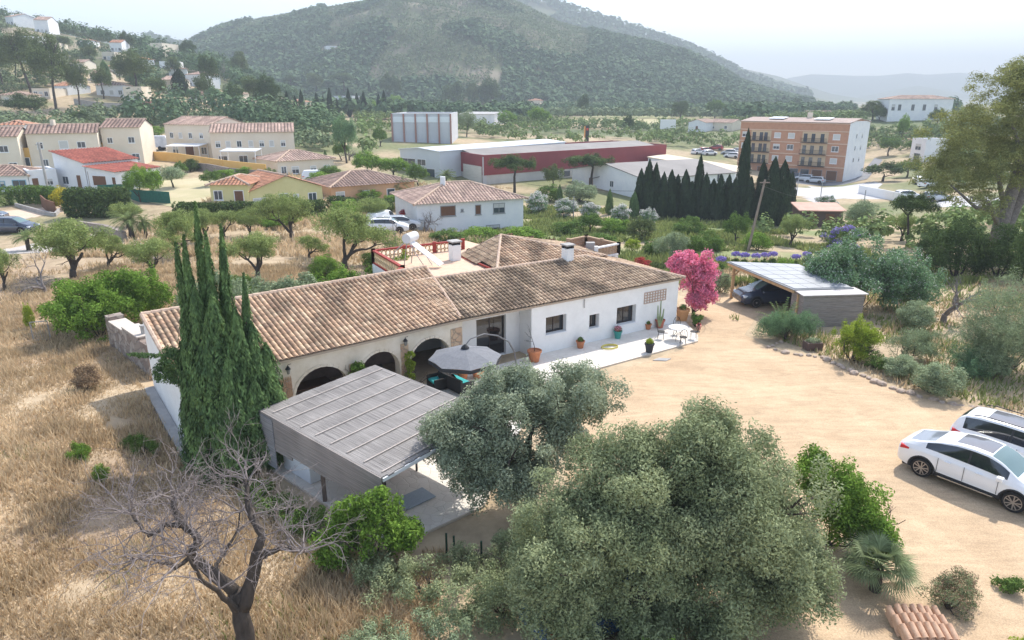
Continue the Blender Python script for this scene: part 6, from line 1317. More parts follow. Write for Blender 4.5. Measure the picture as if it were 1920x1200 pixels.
# orchard behind and left of the house
ORCH = [('bare',85,550,90,90,'almond tree with bare lower branches nearest the left edge'),('almond',140,520,100,130,'spreading almond tree with twisted trunk in the left field'),('almond',205,500,66,60,'small light green almond right of the spreading one'),('bare',130,600,50,50,'small bare sapling beside the ivy like bush'),
  ('almond',285,516,64,90,'low half bare almond in front of the palms'),('almond',335,476,80,84,'almond with bare twigs behind the cypress spires, left side'),('almond',485,520,84,96,'leafy almond right of the cypress spires'),('almond',548,446,80,88,'round crowned almond in front of the salmon bungalow'),
  ('almond',648,502,112,116,'large round almond tree left of the red railing'),('almond',470,440,50,56,'small almond between the hedge and the cypress'),('almond',420,440,44,50,'bushy young almond behind the cypress tips'),('bare',800,436,50,60,'bare dark twisted almond against the white villa'),
  ('bare',745,470,70,64,'bare almond left of the solar heater'),('almond',10,540,70,60,'pale almond cut by the left edge'),('bare',880,430,34,60,'scrubby bare branches at the foot of the white villa'),('almond',700,420,50,70,'young green tree left of the red flowered bush'),
  ('bush',840,452,24,80,'low grassy shrubs at the foot of the white villa wall'),('bush_green',740,392,34,60,'leafy shrub under the date palm'),('bush_green',650,404,34,80,'green bushes along the lane by the salmon bungalow'),('bush_dark',700,396,34,40,'dark bush left of the date palm'),
  ('bush_red',768,420,36,46,'red bougainvillea beside the parked vans'),('bush_yellow',125,392,46,64,'bright yellow flowering tree in front of the red roofed house'),('green',265,378,64,72,'round leafy tree right of the red roofed house'),('green',290,374,56,50,'second round leafy tree touching the first'),
  ('greytree',325,352,40,60,'grey olive behind the vacant lot'),('bush_dark',358,322,26,40,'dark clipped bush at the patio wall'),('bush_green',457,332,22,34,'small vivid green bush beside the stone retaining wall'),('bush_green',225,312,26,60,'green bushes behind the red roofed house'),
  ('bush_green',290,257,22,44,'bright shrubs right of the terraced houses'),('leafy',270,246,18,40,'low green trees on the slope above the awning'),('leafy',370,244,24,90,'scrubby green trees above the pink roofed house'),('bush_green',485,232,16,30,'small vivid bush above the cream terrace'),
  ('greytree',535,232,32,44,'grey round tree above the cream terrace'),('bluegreen',570,236,30,40,'bluish tree right of the grey round one'),('palm',248,450,60,76,'spiky young palm on the bank left of the orchard'),('palm',275,448,50,50,'second smaller palm on the bank'),
  ('leafy',330,440,40,50,'dark leafy bush right of the two palms'),('palm',-6,400,40,50,'palm fronds entering at the left edge above the car'),('palm',55,470,40,60,'yellowish small palm below the dark blue car'),('bush_lime',60,620,60,24,'thin yellow green sapling by the ivy like bush'),
  ('bush_green',165,470,26,60,'low green weeds on the bank edge'),('bush_green',270,580,44,90,'bright green creeper on top of the ivy like bush'),('bush_dry',165,730,50,60,'dry brown weeds at the end of the rubble wall'),('bush_green',190,900,34,40,'mixed weeds beside the dead tree'),
  ('bush_green',450,360,26,60,'green shrubs between the stone wall and the yellow bungalow'),('leafy',395,350,30,40,'young green tree beside the vacant lot wall'),('bush_green',600,350,30,70,'green shrubs behind the yellow bungalow roof'),('leafy',620,345,34,50,'leafy tree between the two bungalows'),
  ('bush_green',520,425,26,90,'rough green shrubs at the foot of the long hedge'),('almond',385,450,56,60,'pale young almond behind the cypress tips, left side'),('almond',580,480,40,50,'scrubby almond left of the large round one'),('bush',705,500,36,60,'green shrub at the corner of the red railing'),
  ('bush_green',610,520,46,80,'fresh green shrubs above the ridge left of the railing'),('bush',450,560,50,90,'pale green shrub above the ridge beside the cypress'),('almond',240,425,46,60,'small almond at the foot of the big dark hedge'),('bush_grey',670,440,30,60,'grey green scrub between the almonds and the vans'),
  ('green',60,350,34,44,'green garden tree behind the white cottage at left'),('bush_green',235,345,26,46,'green shrub between the red roofs and the round tree'),('leafy',340,330,26,34,'young tree before the ochre patio wall'),
  ('bush_green',420,335,20,50,'green shrubs along the ochre patio wall'),('leafy',640,300,34,40,'green tree right of the single storey cream house'),('leafy',505,345,28,40,'leafy tree behind the yellow bungalow ridge'),('bush_green',575,318,18,40,'shrubs in front of the single storey cream house'),
  ('cypress',612,318,34,12,'slim cypress at the right corner of the single storey cream house'),('bush',30,300,18,60,'low shrubs above the cottage at left'),('dark',150,236,26,40,'dark garden tree behind the middle terraced house'),('leafy',455,240,24,50,'green tree behind the long terrace roofs'),
  ('bush_green',800,372,26,50,'bright shrubs below the red gate wall'),('leafy',815,395,40,40,'green tree at the left corner of the villa roof'),('bush_green',690,375,24,50,'green garden shrubs behind the salmon bungalow'),('bush',905,382,26,60,'shrubs peeping over the villa roof ridge at right'),
  ('bush_green',905,446,22,80,'low green scrub behind the solar heater terrace'),('bush',1290,440,36,70,'yellow green scrub in front of the cypress row'),('bush_green',1150,440,34,70,'shrubs between oleanders and roof terrace'),('leafy',1105,440,40,50,'round green shrub left of the domed yellow green one'),('bush_lime',1330,520,36,50,'pale yellow green bush behind the bougainvillea')]
for k, x, y, h, w, l in ORCH:
    f = 1.18 if k == 'almond' else 1.0
    plant(k, x, y+(3 if k == 'almond' else 0), h*f, w*f, l)
# hedges: boxes of leaves
def hedge(label, pts, h, w, m, seed, size=.16, n=9000):
    P = [at(*p) for p in pts]; c = P[0]; e = empty('hedge', c, 0, label, 'hedge'); bl = []; rng = random.Random(seed); q = MB()
    for i in range(len(P)-1):
        L_ = (P[i+1]-P[i]).length; k = max(2, int(L_/(w*.45)))
        for j in range(k):
            p = P[i].lerp(P[i+1], j/k); z = tz(p.x, p.y)-c.z
            bl.append((p.x-c.x+rng.uniform(-.1,.1), p.y-c.y, z+h*.35, w*.5, w*.5, h*.4)); bl.append((p.x-c.x, p.y-c.y+rng.uniform(-.1,.1), z+h*.72, w*.52, w*.5, h*.3))
            if j % 3 == 0: q.tube([(p.x-c.x,p.y-c.y,z-.3),(p.x-c.x,p.y-c.y,z+h*.6)], .06, 5)
    q.build('stems', BARK, e); cloud('foliage', bl, n, size, m, e, seed, shell=.25, low=-.95)
hedge('big dark clipped hedge at the bend of the lane', [(148,408),(200,408),(252,402)], 3.4, 2.6, L_DARK, 1, n=14000)
hedge('long dark hedge in front of the yellow bungalow', [(338,412),(400,414),(480,412),(560,408),(610,404)], 2.0, 1.6, L_DARK, 2, n=14000)
hedge('green hedge behind the brown driveway fence', [(14,386),(60,382),(112,386)], 2.4, 1.5, L_GREEN, 3, n=6000)
hedge('low dark hedge in front of the salmon bungalow', [(625,392),(690,398),(735,396)], 1.8, 1.6, L_DARK, 4, n=6000)
# ================================================================ VEHICLES
CARW = mat('car_white', (.82,.82,.83), rough=.22, spec=.6); CARD = mat('car_dark', (.03,.04,.07), rough=.2, spec=.6); CARS = mat('car_silver', (.5,.52,.54), rough=.25, spec=.6); CARR = mat('car_red', (.35,.03,.03), rough=.25); CARB = mat('car_blue', (.03,.10,.22), rough=.2, spec=.6)
for m_ in (CARW, CARD, CARS, CARR, CARB): m_.node_tree.nodes['Principled BSDF'].inputs['Coat Weight'].default_value = .6
TYRE = mat('tyre', (.02,.02,.021), rough=.8); RIM = mat('alloy', (.42,.38,.35), rough=.35, metal=.7); TAIL = mat('tail_lamp', (.55,.02,.03), rough=.2); TRIM = mat('black_trim', (.03,.03,.032), rough=.55); LAMP = mat('head_lamp', (.7,.74,.78), rough=.1); CHROME = mat('chrome', (.7,.7,.7), rough=.2, metal=1); TINT = mat('tinted_glass', (.015,.02,.03), rough=.05, spec=.9); WIND = mat('windscreen', (.10,.17,.17), rough=.05, spec=.9); PANO = mat('panorama_glass', (.13,.13,.15), rough=.08, spec=.9)
# profile along x (rear = 0, front = L): roof line, beltline, half width
SHAPES = {
 'coupe': dict(L=4.9, top=[(0,.95),(.12,1.12),(.35,1.20),(.75,1.30),(1.3,1.52),(1.9,1.67),(2.4,1.71),(2.9,1.68),(3.3,1.53),(3.75,1.22),(3.9,1.13),(4.3,1.06),(4.7,.92),(4.9,.72)], belt=[(0,.93),(.3,1.1),(1,1.14),(2,1.10),(3.6,1.02),(3.9,1.0),(4.5,.94),(4.9,.7)], win=(.95,3.55), roof0=1.0, ws=(2.95,3.80), rw=(.30,1.15), pano=(1.75,2.9), w=.98),
 'suv': dict(L=4.75, top=[(0,.95),(.06,1.15),(.18,1.45),(.45,1.66),(.9,1.74),(1.7,1.77),(2.5,1.75),(2.9,1.68),(3.25,1.48),(3.6,1.20),(3.75,1.13),(4.2,1.06),(4.6,.92),(4.75,.7)], belt=[(0,.93),(.3,1.08),(1,1.1),(2,1.07),(3.5,1.02),(3.75,1.0),(4.4,.94),(4.75,.7)], win=(.45,3.4), roof0=.6, ws=(2.85,3.65), rw=(.04,.42), pano=(1.1,2.7), w=.95),
 'van': dict(L=4.9, top=[(0,1.0),(.04,1.6),(.12,1.9),(.5,1.95),(3.3,1.95),(3.7,1.8),(4.2,1.35),(4.4,1.2),(4.75,1.05),(4.9,.8)], belt=[(0,1.0),(.3,1.15),(4,1.1),(4.4,1.05),(4.9,.75)], win=(3.0,4.0), roof0=.3, ws=(3.6,4.35), rw=(9,9), pano=(9,9), w=.95)}
def car_meshes(shape, nx=150, nr=40):
    S = SHAPES[shape]; L_ = S['L']; xs = np.linspace(0, L_, nx+1); 
    def sm(x, pl):
        px_, pz = zip(*pl); y = np.interp(x, px_, pz); k = np.ones(7)/7; yp = np.pad(y, 3, mode='edge'); r = np.convolve(yp, k, 'valid'); return r
    top = sm(xs, S['top']); belt = np.minimum(sm(xs, S['belt']), top-.02); W = S['w']
    e = np.minimum(xs, L_-xs); hw = W*(1-.16*np.clip(1-e/.7, 0, 1)**2-.07*np.clip(1-e/.15, 0, 1)**2); sill = .30+.10*np.clip(1-e/.45, 0, 1)**1.5
    V = np.zeros((nx+1, nr+1, 3))
    nb = int(nr*.45)
    for j in range(nr+1):                       # half ring from sill (0) over beltline (nb) to roof centre (nr)
        if j <= nb:
            t = j/nb; z = sill+(belt-sill)*t; y = hw*(.955+.045*math.sin(PI*min(1, t*1.05)))-.05*max(0, t-.85)/.15*1
        else:
            t = (j-nb)/(nr-nb); rise = top-belt; y0 = hw*.955-.05
            th = np.clip(rise/.55, 0, 1); tuck = .17*th
            if t < .5: f = t/.5; z = belt+rise*(.9*f-.02*f*0); y = y0-tuck*f**1.15-(1-th)*.1*f
            else: f = (t-.5)/.5; y = (y0-tuck-(1-th)*.1)*(1-f); z = belt+rise*(.9+.1*math.sin(f*PI/2)**.6)+.0*f
        V[:, j, 0] = xs; V[:, j, 1] = y; V[:, j, 2] = z
    return S, xs, V, nb, nr
def make_car(shape, paint, name, label, group=None, detail=True):
    S, xs, V, nb, nr = car_meshes(shape, 150 if detail else 50, 40 if detail else 20); L_ = S['L']; nx = len(xs)-1
    t = empty(name, (0,0,0), 0, label, 'car' if shape != 'van' else 'van', group); R_ = .37; wx = (.95, L_-1.02)
    F = {'body':[], 'side_window':[], 'windscreen':[], 'rear_window':[], 'sunroof':[], 'sill_trim':[]}
    for i in range(nx):
        xc = (xs[i]+xs[i+1])/2; top = V[i,nr,2]; bl = V[i,nb,2]
        for j in range(nr):
            c = (V[i,j]+V[i+1,j+1])/2; k = 'body'
            if j < nb:
                if any((c[0]-w)**2+(c[2]-.37)**2 < (R_+.07)**2 for w in wx): continue
                if c[2] < .42 and wx[0] < c[0] < wx[1]: k = 'sill_trim'
            else:
                tt = (j-nb+.5)/(nr-nb)
                if tt < .47 and S['win'][0] < xc < S['win'][1] and top-bl > .16 and .06 < tt:
                    if shape == 'van' and xc < 3.0: k = 'body'
                    elif abs(xc-(S['win'][0]+S['win'][1])/2-.1) < .045: k = 'sill_trim'
                    else: k = 'side_window'
                elif tt > .5 and S['ws'][0] < xc < S['ws'][1] and V[i,j,1] > -1 and tt > .56: k = 'windscreen'
                elif tt > .58 and S['rw'][0] < xc < S['rw'][1]: k = 'rear_window'
                elif tt > .62 and S['pano'][0] < xc < S['pano'][1]: k = 'sunroof'
            F[k].append((i, j))
    mats = {'body':paint,'side_window':TINT,'windscreen':WIND,'rear_window':TINT if shape != 'coupe' else mat('rear_glass', (.2,.22,.26), rough=.08, spec=.9),'sunroof':PANO,'sill_trim':TRIM}
    for k, fl in F.items():
        if not fl: continue
        for sides in (((1,), (-1,)) if k in ('side_window','sill_trim') else ((1,-1),)):
          verts = []; faces = []; n = 0; idx = {}
          for sgn in sides:
            for i, j in fl:
                q = []
                for a, b in ((i,j),(i+1,j),(i+1,j+1),(i,j+1)):
                    key = (a, b, sgn if b < nr else 0)
                    if key not in idx: v = V[a,b]; idx[key] = n; verts.append((v[0]-L_/2, v[1]*sgn, v[2])); n += 1
                    q.append(idx[key])
                faces.append(q if sgn < 0 else q[::-1])
          o = from_np(k, np.array(verts), np.array(faces), mats[k], t, smooth=True)
    for i, s in ((0,-1),(nx,1)):
        q = MB(); ring = [V[i,j] for j in range(nr+1)]; pts = [(v[0]-L_/2, v[1], v[2]) for v in ring]+[(v[0]-L_/2, -v[1], v[2]) for v in ring[-2::-1]]; q.add(pts, [tuple(range(len(pts)))]); q.build('bumper', paint, t)
    q = MB(); q.box(-L_/2+.25,-S['w']+.12,.24,L_/2-.25,S['w']-.12,.62); q.build('underbody', TRIM, t)
    for xw in wx:
        for s in (-1, 1):
            w = empty('wheel', (xw-L_/2, s*(S['w']-.13), .37), 0); w.parent = t; w.rotation_euler = (PI/2,0,0)
            q = MB(); n = 28 if detail else 14; q.lathe([(.22,-.11),(.33,-.12),(.365,-.09),(.37,0),(.365,.09),(.33,.12),(.25,.12)], n); q.build('tyre', TYRE, w, smooth=False)
            q = MB(); q.lathe([(.255,-.125),(.265,-.125),(.265,.125),(.245,.125)], n, cap=False)
            if detail:
                for a in range(5):
                    for da in (-.14, .14):
                        th = 2*PI*a/5+da; q.bar((.05*math.cos(th),.05*math.sin(th),-s*.12), (.25*math.cos(th+da*.8),.25*math.sin(th+da*.8),-s*.125), .035, .03)
            q.lathe([(.06,-.13),(.06,.13)], 10); q.build('rim', RIM, w)
            q = MB(); q.lathe([(.25,-.06),(.25,.06)], 16); q.build('brake_disc', TRIM, w)
            q = MB(); pts = [(xw-L_/2-(R_+.075)*math.cos(a), s*(S['w']-.015), .37+(R_+.075)*math.sin(a)) for a in [PI*k/14-.12 for k in range(16)] ][:16]
            q.tube(pts, .035, 5); q.build('wheel_arch', TRIM, t)
    for s in (-1, 1):
        q = MB(); j = int(nb*.8); v = V[3,j]; x0 = -L_/2
        q.add([(x0+.015,s*(S['w']*.60),.86),(x0+.02,s*(S['w']*.60),.98),(x0+.11,s*(S['w']*.90),1.0),(x0+.42,s*(S['w']*.965),.98),(x0+.42,s*(S['w']*.965),.92),(x0+.09,s*(S['w']*.90),.84)]+[(x0+.12,s*(S['w']*.55),.86),(x0+.12,s*(S['w']*.55),.98),(x0+.2,s*(S['w']*.8),1.0),(x0+.45,s*(S['w']*.88),.98),(x0+.45,s*(S['w']*.88),.92),(x0+.2,s*(S['w']*.8),.84)],
              [(0,1,2,5),(2,3,4,5),(6,7,8,11)[::-1],(8,9,10,11)[::-1],(1,7,8,2),(2,8,9,3),(3,9,10,4),(4,10,11,5),(5,11,6,0),(0,6,7,1)]); q.build('tail_light', TAIL, t)
        q = MB(); q.box(L_/2-.42,s*.72-.16,.70,L_/2-.12,s*.72+.16,.86); q.build('headlight', LAMP, t, bevel=.03)
        q = MB(); mx_ = S['ws'][0]+.45-L_/2; q.box(mx_-.1,s*(S['w']+.02) if s > 0 else s*(S['w']+.02)-.22,1.02,mx_+.12,s*(S['w']+.02)+(.22 if s > 0 else 0),1.18); q.build('mirror', paint, t, bevel=.04)
        if detail:
            q = MB(); q.box(-L_/2+1.55,s*(S['w']+.02)-.06,.32,L_/2-1.6,s*(S['w']+.02)+.06,.36); q.build('running_board', CHROME, t)
            for hx in (1.75, 2.75): q = MB(); q.box(hx-L_/2-.11,s*(S['w']-.002)-.025,.93,hx-L_/2+.11,s*(S['w']-.002)+.025,.96); q.build('door_handle', paint, t, bevel=.008)
            for hx in (1.45, 2.3, 3.35): q = MB(); q.box(hx-L_/2-.006,s*(S['w']*1.0)-.012,.45,hx-L_/2+.006,s*(S['w']*1.0)+.004,1.0); q.build('door_gap', TRIM, t)
            if shape == 'suv': q = MB(); q.tube([(-L_/2+.7,s*.70,1.73),(-L_/2+1.0,s*.70,1.80),(-L_/2+2.5,s*.70,1.79),(-L_/2+2.9,s*.70,1.70)], .022, 6); q.build('roof_rail', TRIM, t)
    q = MB(); q.box(-L_/2-.01,-.26,.66,-L_/2+.03,.26,.77); q.build('number_plate', FRAMEW, t)
    if detail:
        q = MB(); q.box(L_/2-.06,-.45,.5,L_/2+.005,.45,.75); q.build('grille', TRIM, t)
        q = MB()
        for s in (-.3,.3): q.box(-.35,s-.2,.5,-.1,s+.2,1.15); q.box(.55,s-.2,.5,.8,s+.2,1.2)
        q.build('seats', mat('seat_grey', (.12,.11,.1)), t)
    return t
def place(t, p, rz, lift=.0): t.location = (p[0], p[1], p[2]+lift); t.rotation_euler.z = rz
w1, w2 = at(1727,893), at(1899,960); hd = math.atan2(w2.y-w1.y, w2.x-w1.x); u = (w2-w1).normalized(); nl = Vector((-u.y, u.x, 0))
cA = make_car('coupe', CARW, 'parked_car', 'white sloping back coupe suv parked nearest on the gravel at the right edge')
c = (w1+w2)/2+nl*.86; place(cA, (c.x, c.y, .012), hd)
cB = make_car('suv', CARW, 'parked_car', 'white upright suv with roof rails parked behind the sloping back one')
c2_ = c+nl*2.95+u*.55; place(cB, (c2_.x, c2_.y, .012), hd+.03)
cC = make_car('suv', CARD, 'parked_car', 'dark car parked under the solar car port', detail=False); place(cC, (17.7, 45.2, .012), PI+.12)
cD = make_car('suv', CARB, 'parked_car', 'blue car glimpsed through leaves under the big round tree', detail=False); place(cD, (2.6, 15.2, .0), .5)
cE = make_car('suv', CARD, 'parked_car', 'dark blue car parked on the street at the left edge', detail=False); p = at(28, 438); place(cE, p, .0, .04)
cF = copy_tree(cE); cF['label'] = 'dark car cut by the left edge above the dark blue one'; p = at(-30, 416); place(cF, p, .3, .04)
silver = make_car('suv', CARS, 'parked_car', 'silver car parked before the middle garages of the orange block', detail=False); place(silver, at(1507,340), 2.4, .06)
p = bpy.data.objects['apartment_block']
for x, y, src, l in ((1489,337,cE,'dark car parked first from the left before the orange block'),(1527,344,'W','pale car parked nearest before the orange block')):
    o = copy_tree(cE if src != 'W' else silver); o['label'] = l; place(o, at(x, y), 2.4, .06)
wc = make_car('suv', CARW, 'parked_car', 'white car on the dirt lot, leftmost', 'cars on the dirt lot', detail=False); place(wc, at(1308,290), .6, .08)
rc_ = make_car('suv', CARR, 'parked_car', 'dark red car at the back of the dirt lot', 'cars on the dirt lot', detail=False); place(rc_, at(1342,282), 2.6, .08)
for x, y, s, l, r in ((1322,287,rc_,'red car between white cars on the dirt lot',.4),(1330,292,wc,'white car in front of the red ones on the dirt lot',.3),(1366,291,silver,'silver car at the right of the dirt lot',2.7),(1372,297,wc,'white car nearest the tallest cypress on the dirt lot',2.5),(1380,288,wc,'white car furthest right on the dirt lot',2.5)):
    o = copy_tree(s); o['label'] = l; o['group'] = 'cars on the dirt lot'; place(o, at(x, y), r, .08)
for x, y, s, l, r in ((1722,345,wc,'white car parked behind the hedge at the depot',1.2),(1700,375,wc,'white car on the street left of the right pine',.1),(1755,378,silver,'silver car on the street glimpsed through pine branches',.1),(1740,352,wc,'white car in the depot yard beneath the pine branches',.4)):
    o = copy_tree(s); o['label'] = l; place(o, at(x, y), r, .06)
vn = make_car('van', CARW, 'parked_van', 'grey white van beside the red bougainvillea left of the white villa', detail=False); place(vn, at(716,424), 1.2, .0)
for x, y, l, r in ((728,436,'white car in front of the van left of the white villa',.1),(752,430,'pale blue car next to the villa wall',.2)):
    o = copy_tree(wc if 'white' in l else silver)
    if 'group' in o: del o['group']
    o['label'] = l; place(o, at(x, y), r, .0)
o = copy_tree(vn); o['label'] = 'white box van on the road by the curving hillside track'; place(o, at(595,340), .3)
tr = empty('covered_trailer', at(290,281), .1, 'white round topped trailer with dark scribbles beside the terraced houses', 'trailer')
q = MB(); pts = [(-3.2,-1.3,.6),(3.2,-1.3,.6),(3.2,-1.3,2.2),(2.9,-1.2,2.9),(-3.2,-1.2,2.9)]; q.add([(x,y,z) for x,y,z in pts]+[(x,-y,z) for x,y,z in pts], [(0,1,2,3,4),(9,8,7,6,5),(0,5,6,1),(1,6,7,2),(2,7,8,3),(3,8,9,4),(4,9,5,0)]); q.build('cover', mat('tarpaulin', (.74,.76,.8), (.5,.54,.6), .8), tr)
for x in (-1.6, 1.6): q = MB(); q.tube([(x,-1.32,.4),(x,1.32,.4)], .42, 12); q.build('wheel', TYRE, tr)
# ================================================================ TERRACE THINGS
def umbrella():
    hub = aty(872, 652, 29.3); base = atz(968,708,.08); H_ = hub.z
    t = empty('cantilever_umbrella', (hub.x, hub.y, .08), .2, 'round charcoal parasol with a curved side arm shading the terrace', 'umbrella'); R = 1.7; q = MB(); z0 = H_-.08; N_ = 8
    for i in range(N_):
        a0, a1 = 2*PI*i/N_, 2*PI*(i+1)/N_; m_ = (a0+a1)/2; A_ = (R*math.cos(a0), R*math.sin(a0), z0-.46); B_ = (R*math.cos(a1), R*math.sin(a1), z0-.46); M_ = (R*.9*math.cos(m_), R*.9*math.sin(m_), z0-.45)
        H2 = (A_[0]*.5, A_[1]*.5, z0-.19); H3 = (B_[0]*.5, B_[1]*.5, z0-.19)
        q.add([(0,0,z0), H2, H3, A_, B_, M_], [(0,1,2),(1,3,5),(1,5,2),(2,5,4)])
    q.build('canopy', CHAR, t); q = MB()
    for i in range(N_):
        a0, a1 = 2*PI*i/N_, 2*PI*(i+1)/N_; A_ = (R*math.cos(a0), R*math.sin(a0)); B_ = (R*math.cos(a1), R*math.sin(a1)); q.add([(*A_,z0-.46),(*B_,z0-.46),(*[c*.99 for c in B_],z0-.64),(*[c*.99 for c in A_],z0-.64)], [(0,1,2,3)])
    q.build('valance', mat('dark_valance', (.035,.038,.044)), t); q = MB()
    for i in range(N_): a = 2*PI*i/N_; q.tube([(0,0,z0-.03),(R*.5*math.cos(a),R*.5*math.sin(a),z0-.22),(R*math.cos(a),R*math.sin(a),z0-.48)], .014, 5)
    q.build('ribs', BLACK, t); q = MB(); q.lathe([(.2,z0-.02),(.16,z0+.05),(.05,z0+.16)], 12); q.build('hub', BLACK, t)
    c, s = math.cos(-.2), math.sin(-.2); bx, by = base.x-hub.x, base.y-hub.y; bx, by = bx*c-by*s, bx*s+by*c
    q = MB(); pts = [(bx,by,0),(bx*1.0,by*1.0,.7),(bx*.96,by*.96,1.4),(bx*.84,by*.84,2.05),(bx*.62,by*.62,2.55),(bx*.36,by*.36,z0+.36),(bx*.1,by*.1,z0+.34),(0,0,z0+.1)]; q.tube(pts, [.04,.04,.04,.038,.035,.03,.025,.02], 8); q.build('curved_arm', mat('bronze_grey', (.13,.13,.14), rough=.4), t, smooth=True)
    q = MB(); q.box(bx-.5,by-.5,0,bx+.5,by+.5,.05); q.build('base', BLACK, t)
umbrella()
def pot(px, py, r, h, m, label, leaf=None, lr=.3, ln=500, ls=.05, stem=0, zz=None, pos=None, fl=None):
    p = pos or atz(px, py, .08); e = empty('potted_plant' if leaf else 'flower_pot', p, 0, label, 'potted plant' if leaf else 'pot'); q = MB()
    q.lathe([(r*.68,0),(r*.95,h*.82),(r*1.08,h*.83),(r*1.1,h),(r*.95,h),(r*.9,h*.9)], 20, cap=True); q.build('pot', m, e); q = MB(); q.lathe([(r*.9,h*.88),(r*.01,h*.9)], 14, cap=False); q.build('soil', mat('soil', (.1,.07,.05)), e)
    if stem: q = MB(); branch(random_rng, q, (0,0,h*.85), (0,0,1), stem*.6, .02, 2, [], .5, .15, .05); q.build('stem', BARK, e)
    if leaf: cloud('foliage', [(0,0,h+stem+lr*.5,lr,lr,lr*.8)], ln, ls, leaf, e, int(px))
    if fl: cloud('flowers', [(0,0,h+stem+lr*.6,lr*1.05,lr*1.05,lr*.8)], 260, .04, fl, e, int(px)+1)
    return e
random_rng = np.random.default_rng(77)
pot(1002,677,.36,.62,TERRA,'large terracotta pot with a thin bare sapling beside the dark doorway', stem=1.3)
pot(1088,652,.24,.42,TERRA,'terracotta pot against the wall below the first window', L_GREEN, .16, 200)
pot(1158,634,.24,.46,mat('turquoise_glaze', (.05,.28,.24), rough=.3),'turquoise glazed pot with pink flowers below the right window', L_GREEN, .22, 260, fl=L_PINK)
pot(1215,617,.2,.34,TERRA,'small brown terracotta pot right of the turquoise one', L_GREEN, .12, 150)
pot(1237,614,.28,.52,mat('red_clay', (.42,.14,.09)),'red clay pot with a tall cactus under the brick lattice', L_GREY, .14, 260, .05, stem=0)
q = MB(); b0 = atz(1237,612,.5)
e = empty('cactus', (b0.x-.02,b0.y,.5), 0, 'tall thin branching cactus rising against the white wall', 'cactus')
for dx, h in ((0,1.6),(.14,1.1),(-.12,1.3)): q = MB(); q.tube([(0,0,0),(dx,0,h*.4),(dx*1.4,0,h)], [.05,.06,.03], 7); q.build('arm', L_GREY, e)
pot(1279,600,.42,.75,mat('orange_clay', (.60,.30,.13)),'big orange clay pot at the right corner of the house', L_GREEN, .22, 300)
pot(1217,660,.26,.52,mat('black_pot', (.045,.05,.06)),'black pot with a yellow green plant at the terrace edge', L_LIME, .2, 400)
pot(868,712,.28,.45,TERRA,'orange pot under the parasol, left of the pair'); pot(896,708,.30,.35,TERRA,'wider orange pot under the parasol, right of the pair')
pot(1310,618,.16,.3,mat('pink_clay', (.6,.3,.25)),'small pink pot on the gravel past the house corner', L_RED, .1, 120, zz=0)
shrub('potted_bush', 'round green bush beside the big orange pot', (11.35,40.2,0), [((0,0,.45),(.42,.4,.42))], 12, (.14,.22), 2200, .05, L_GREEN, 61)
# iron table and chairs at the right end
tp = atz(1270,636,.08); e = empty('bistro_table', tp, 0, 'round glass topped iron table at the right end of the terrace', 'table'); q = MB(); q.lathe([(.55,.72),(.56,.74),(.55,.75)], 24); q.build('tabletop', mat('frosted_glass', (.75,.8,.82), rough=.15), e)
for a in (0, 2.1, 4.2): q = MB(); q.tube([(.42*math.cos(a),.42*math.sin(a),0),(.12*math.cos(a),.12*math.sin(a),.4),(.4*math.cos(a),.4*math.sin(a),.715)], .015, 5); q.build('leg', BLACK, e)
def iron_chair():
    t = empty('iron_chair', (0,0,0), 0, 'x', 'chair', 'black iron chairs on the terrace'); q = MB(); q.lathe([(.21,.43),(.22,.445),(.21,.46)], 16); q.build('seat', BLACK, t)
    for a in (.8, 2.3, 3.9, 5.4): q = MB(); q.tube([(.18*math.cos(a),.18*math.sin(a),.43),(.24*math.cos(a),.24*math.sin(a),0)], .013, 5); q.build('leg', BLACK, t)
    q = MB(); q.tube([(-.19,.17,.44),(-.2,.25,.75),(-.12,.27,.95),(0,.28,1.0),(.12,.27,.95),(.2,.25,.75),(.19,.17,.44)], .014, 5)
    for x in (-.1, 0, .1): q.tube([(x,.2,.45),(x,.27,.93)], .01, 4)
    q.build('backrest', BLACK, t); return t
ic = iron_chair(); spots = [(-.95,.1,1.4,'black iron chair left of the glass topped table'),(.15,.9,-.2,'black iron chair between the glass topped table and the wall'),(.95,.1,-1.6,'black iron chair right of the glass topped table'),(.1,-.9,3.0,'black iron chair on the yard side of the glass topped table')]
for i, (dx, dy, rz, l) in enumerate(spots):
    o = ic if i == 0 else copy_tree(ic); o.location = (tp.x+dx, tp.y+dy, .08); o.rotation_euler.z = rz; o['label'] = l
# garden hose coil
hp = atz(1143,652,.09); q = MB(); pts = [((.42+.06*math.sin(k*.7))*math.cos(k*.35)*1.1, (.42+.06*math.sin(k*.7))*math.sin(k*.35)*.8, .012+.0012*k) for k in range(80)]; q.tube(pts, .018, 5); ob = q.build('garden_hose', mat('yellow_hose', (.60,.52,.14)), loc=hp, smooth=True); tag(ob, 'yellow garden hose coiled on the terrace paving', 'hose')
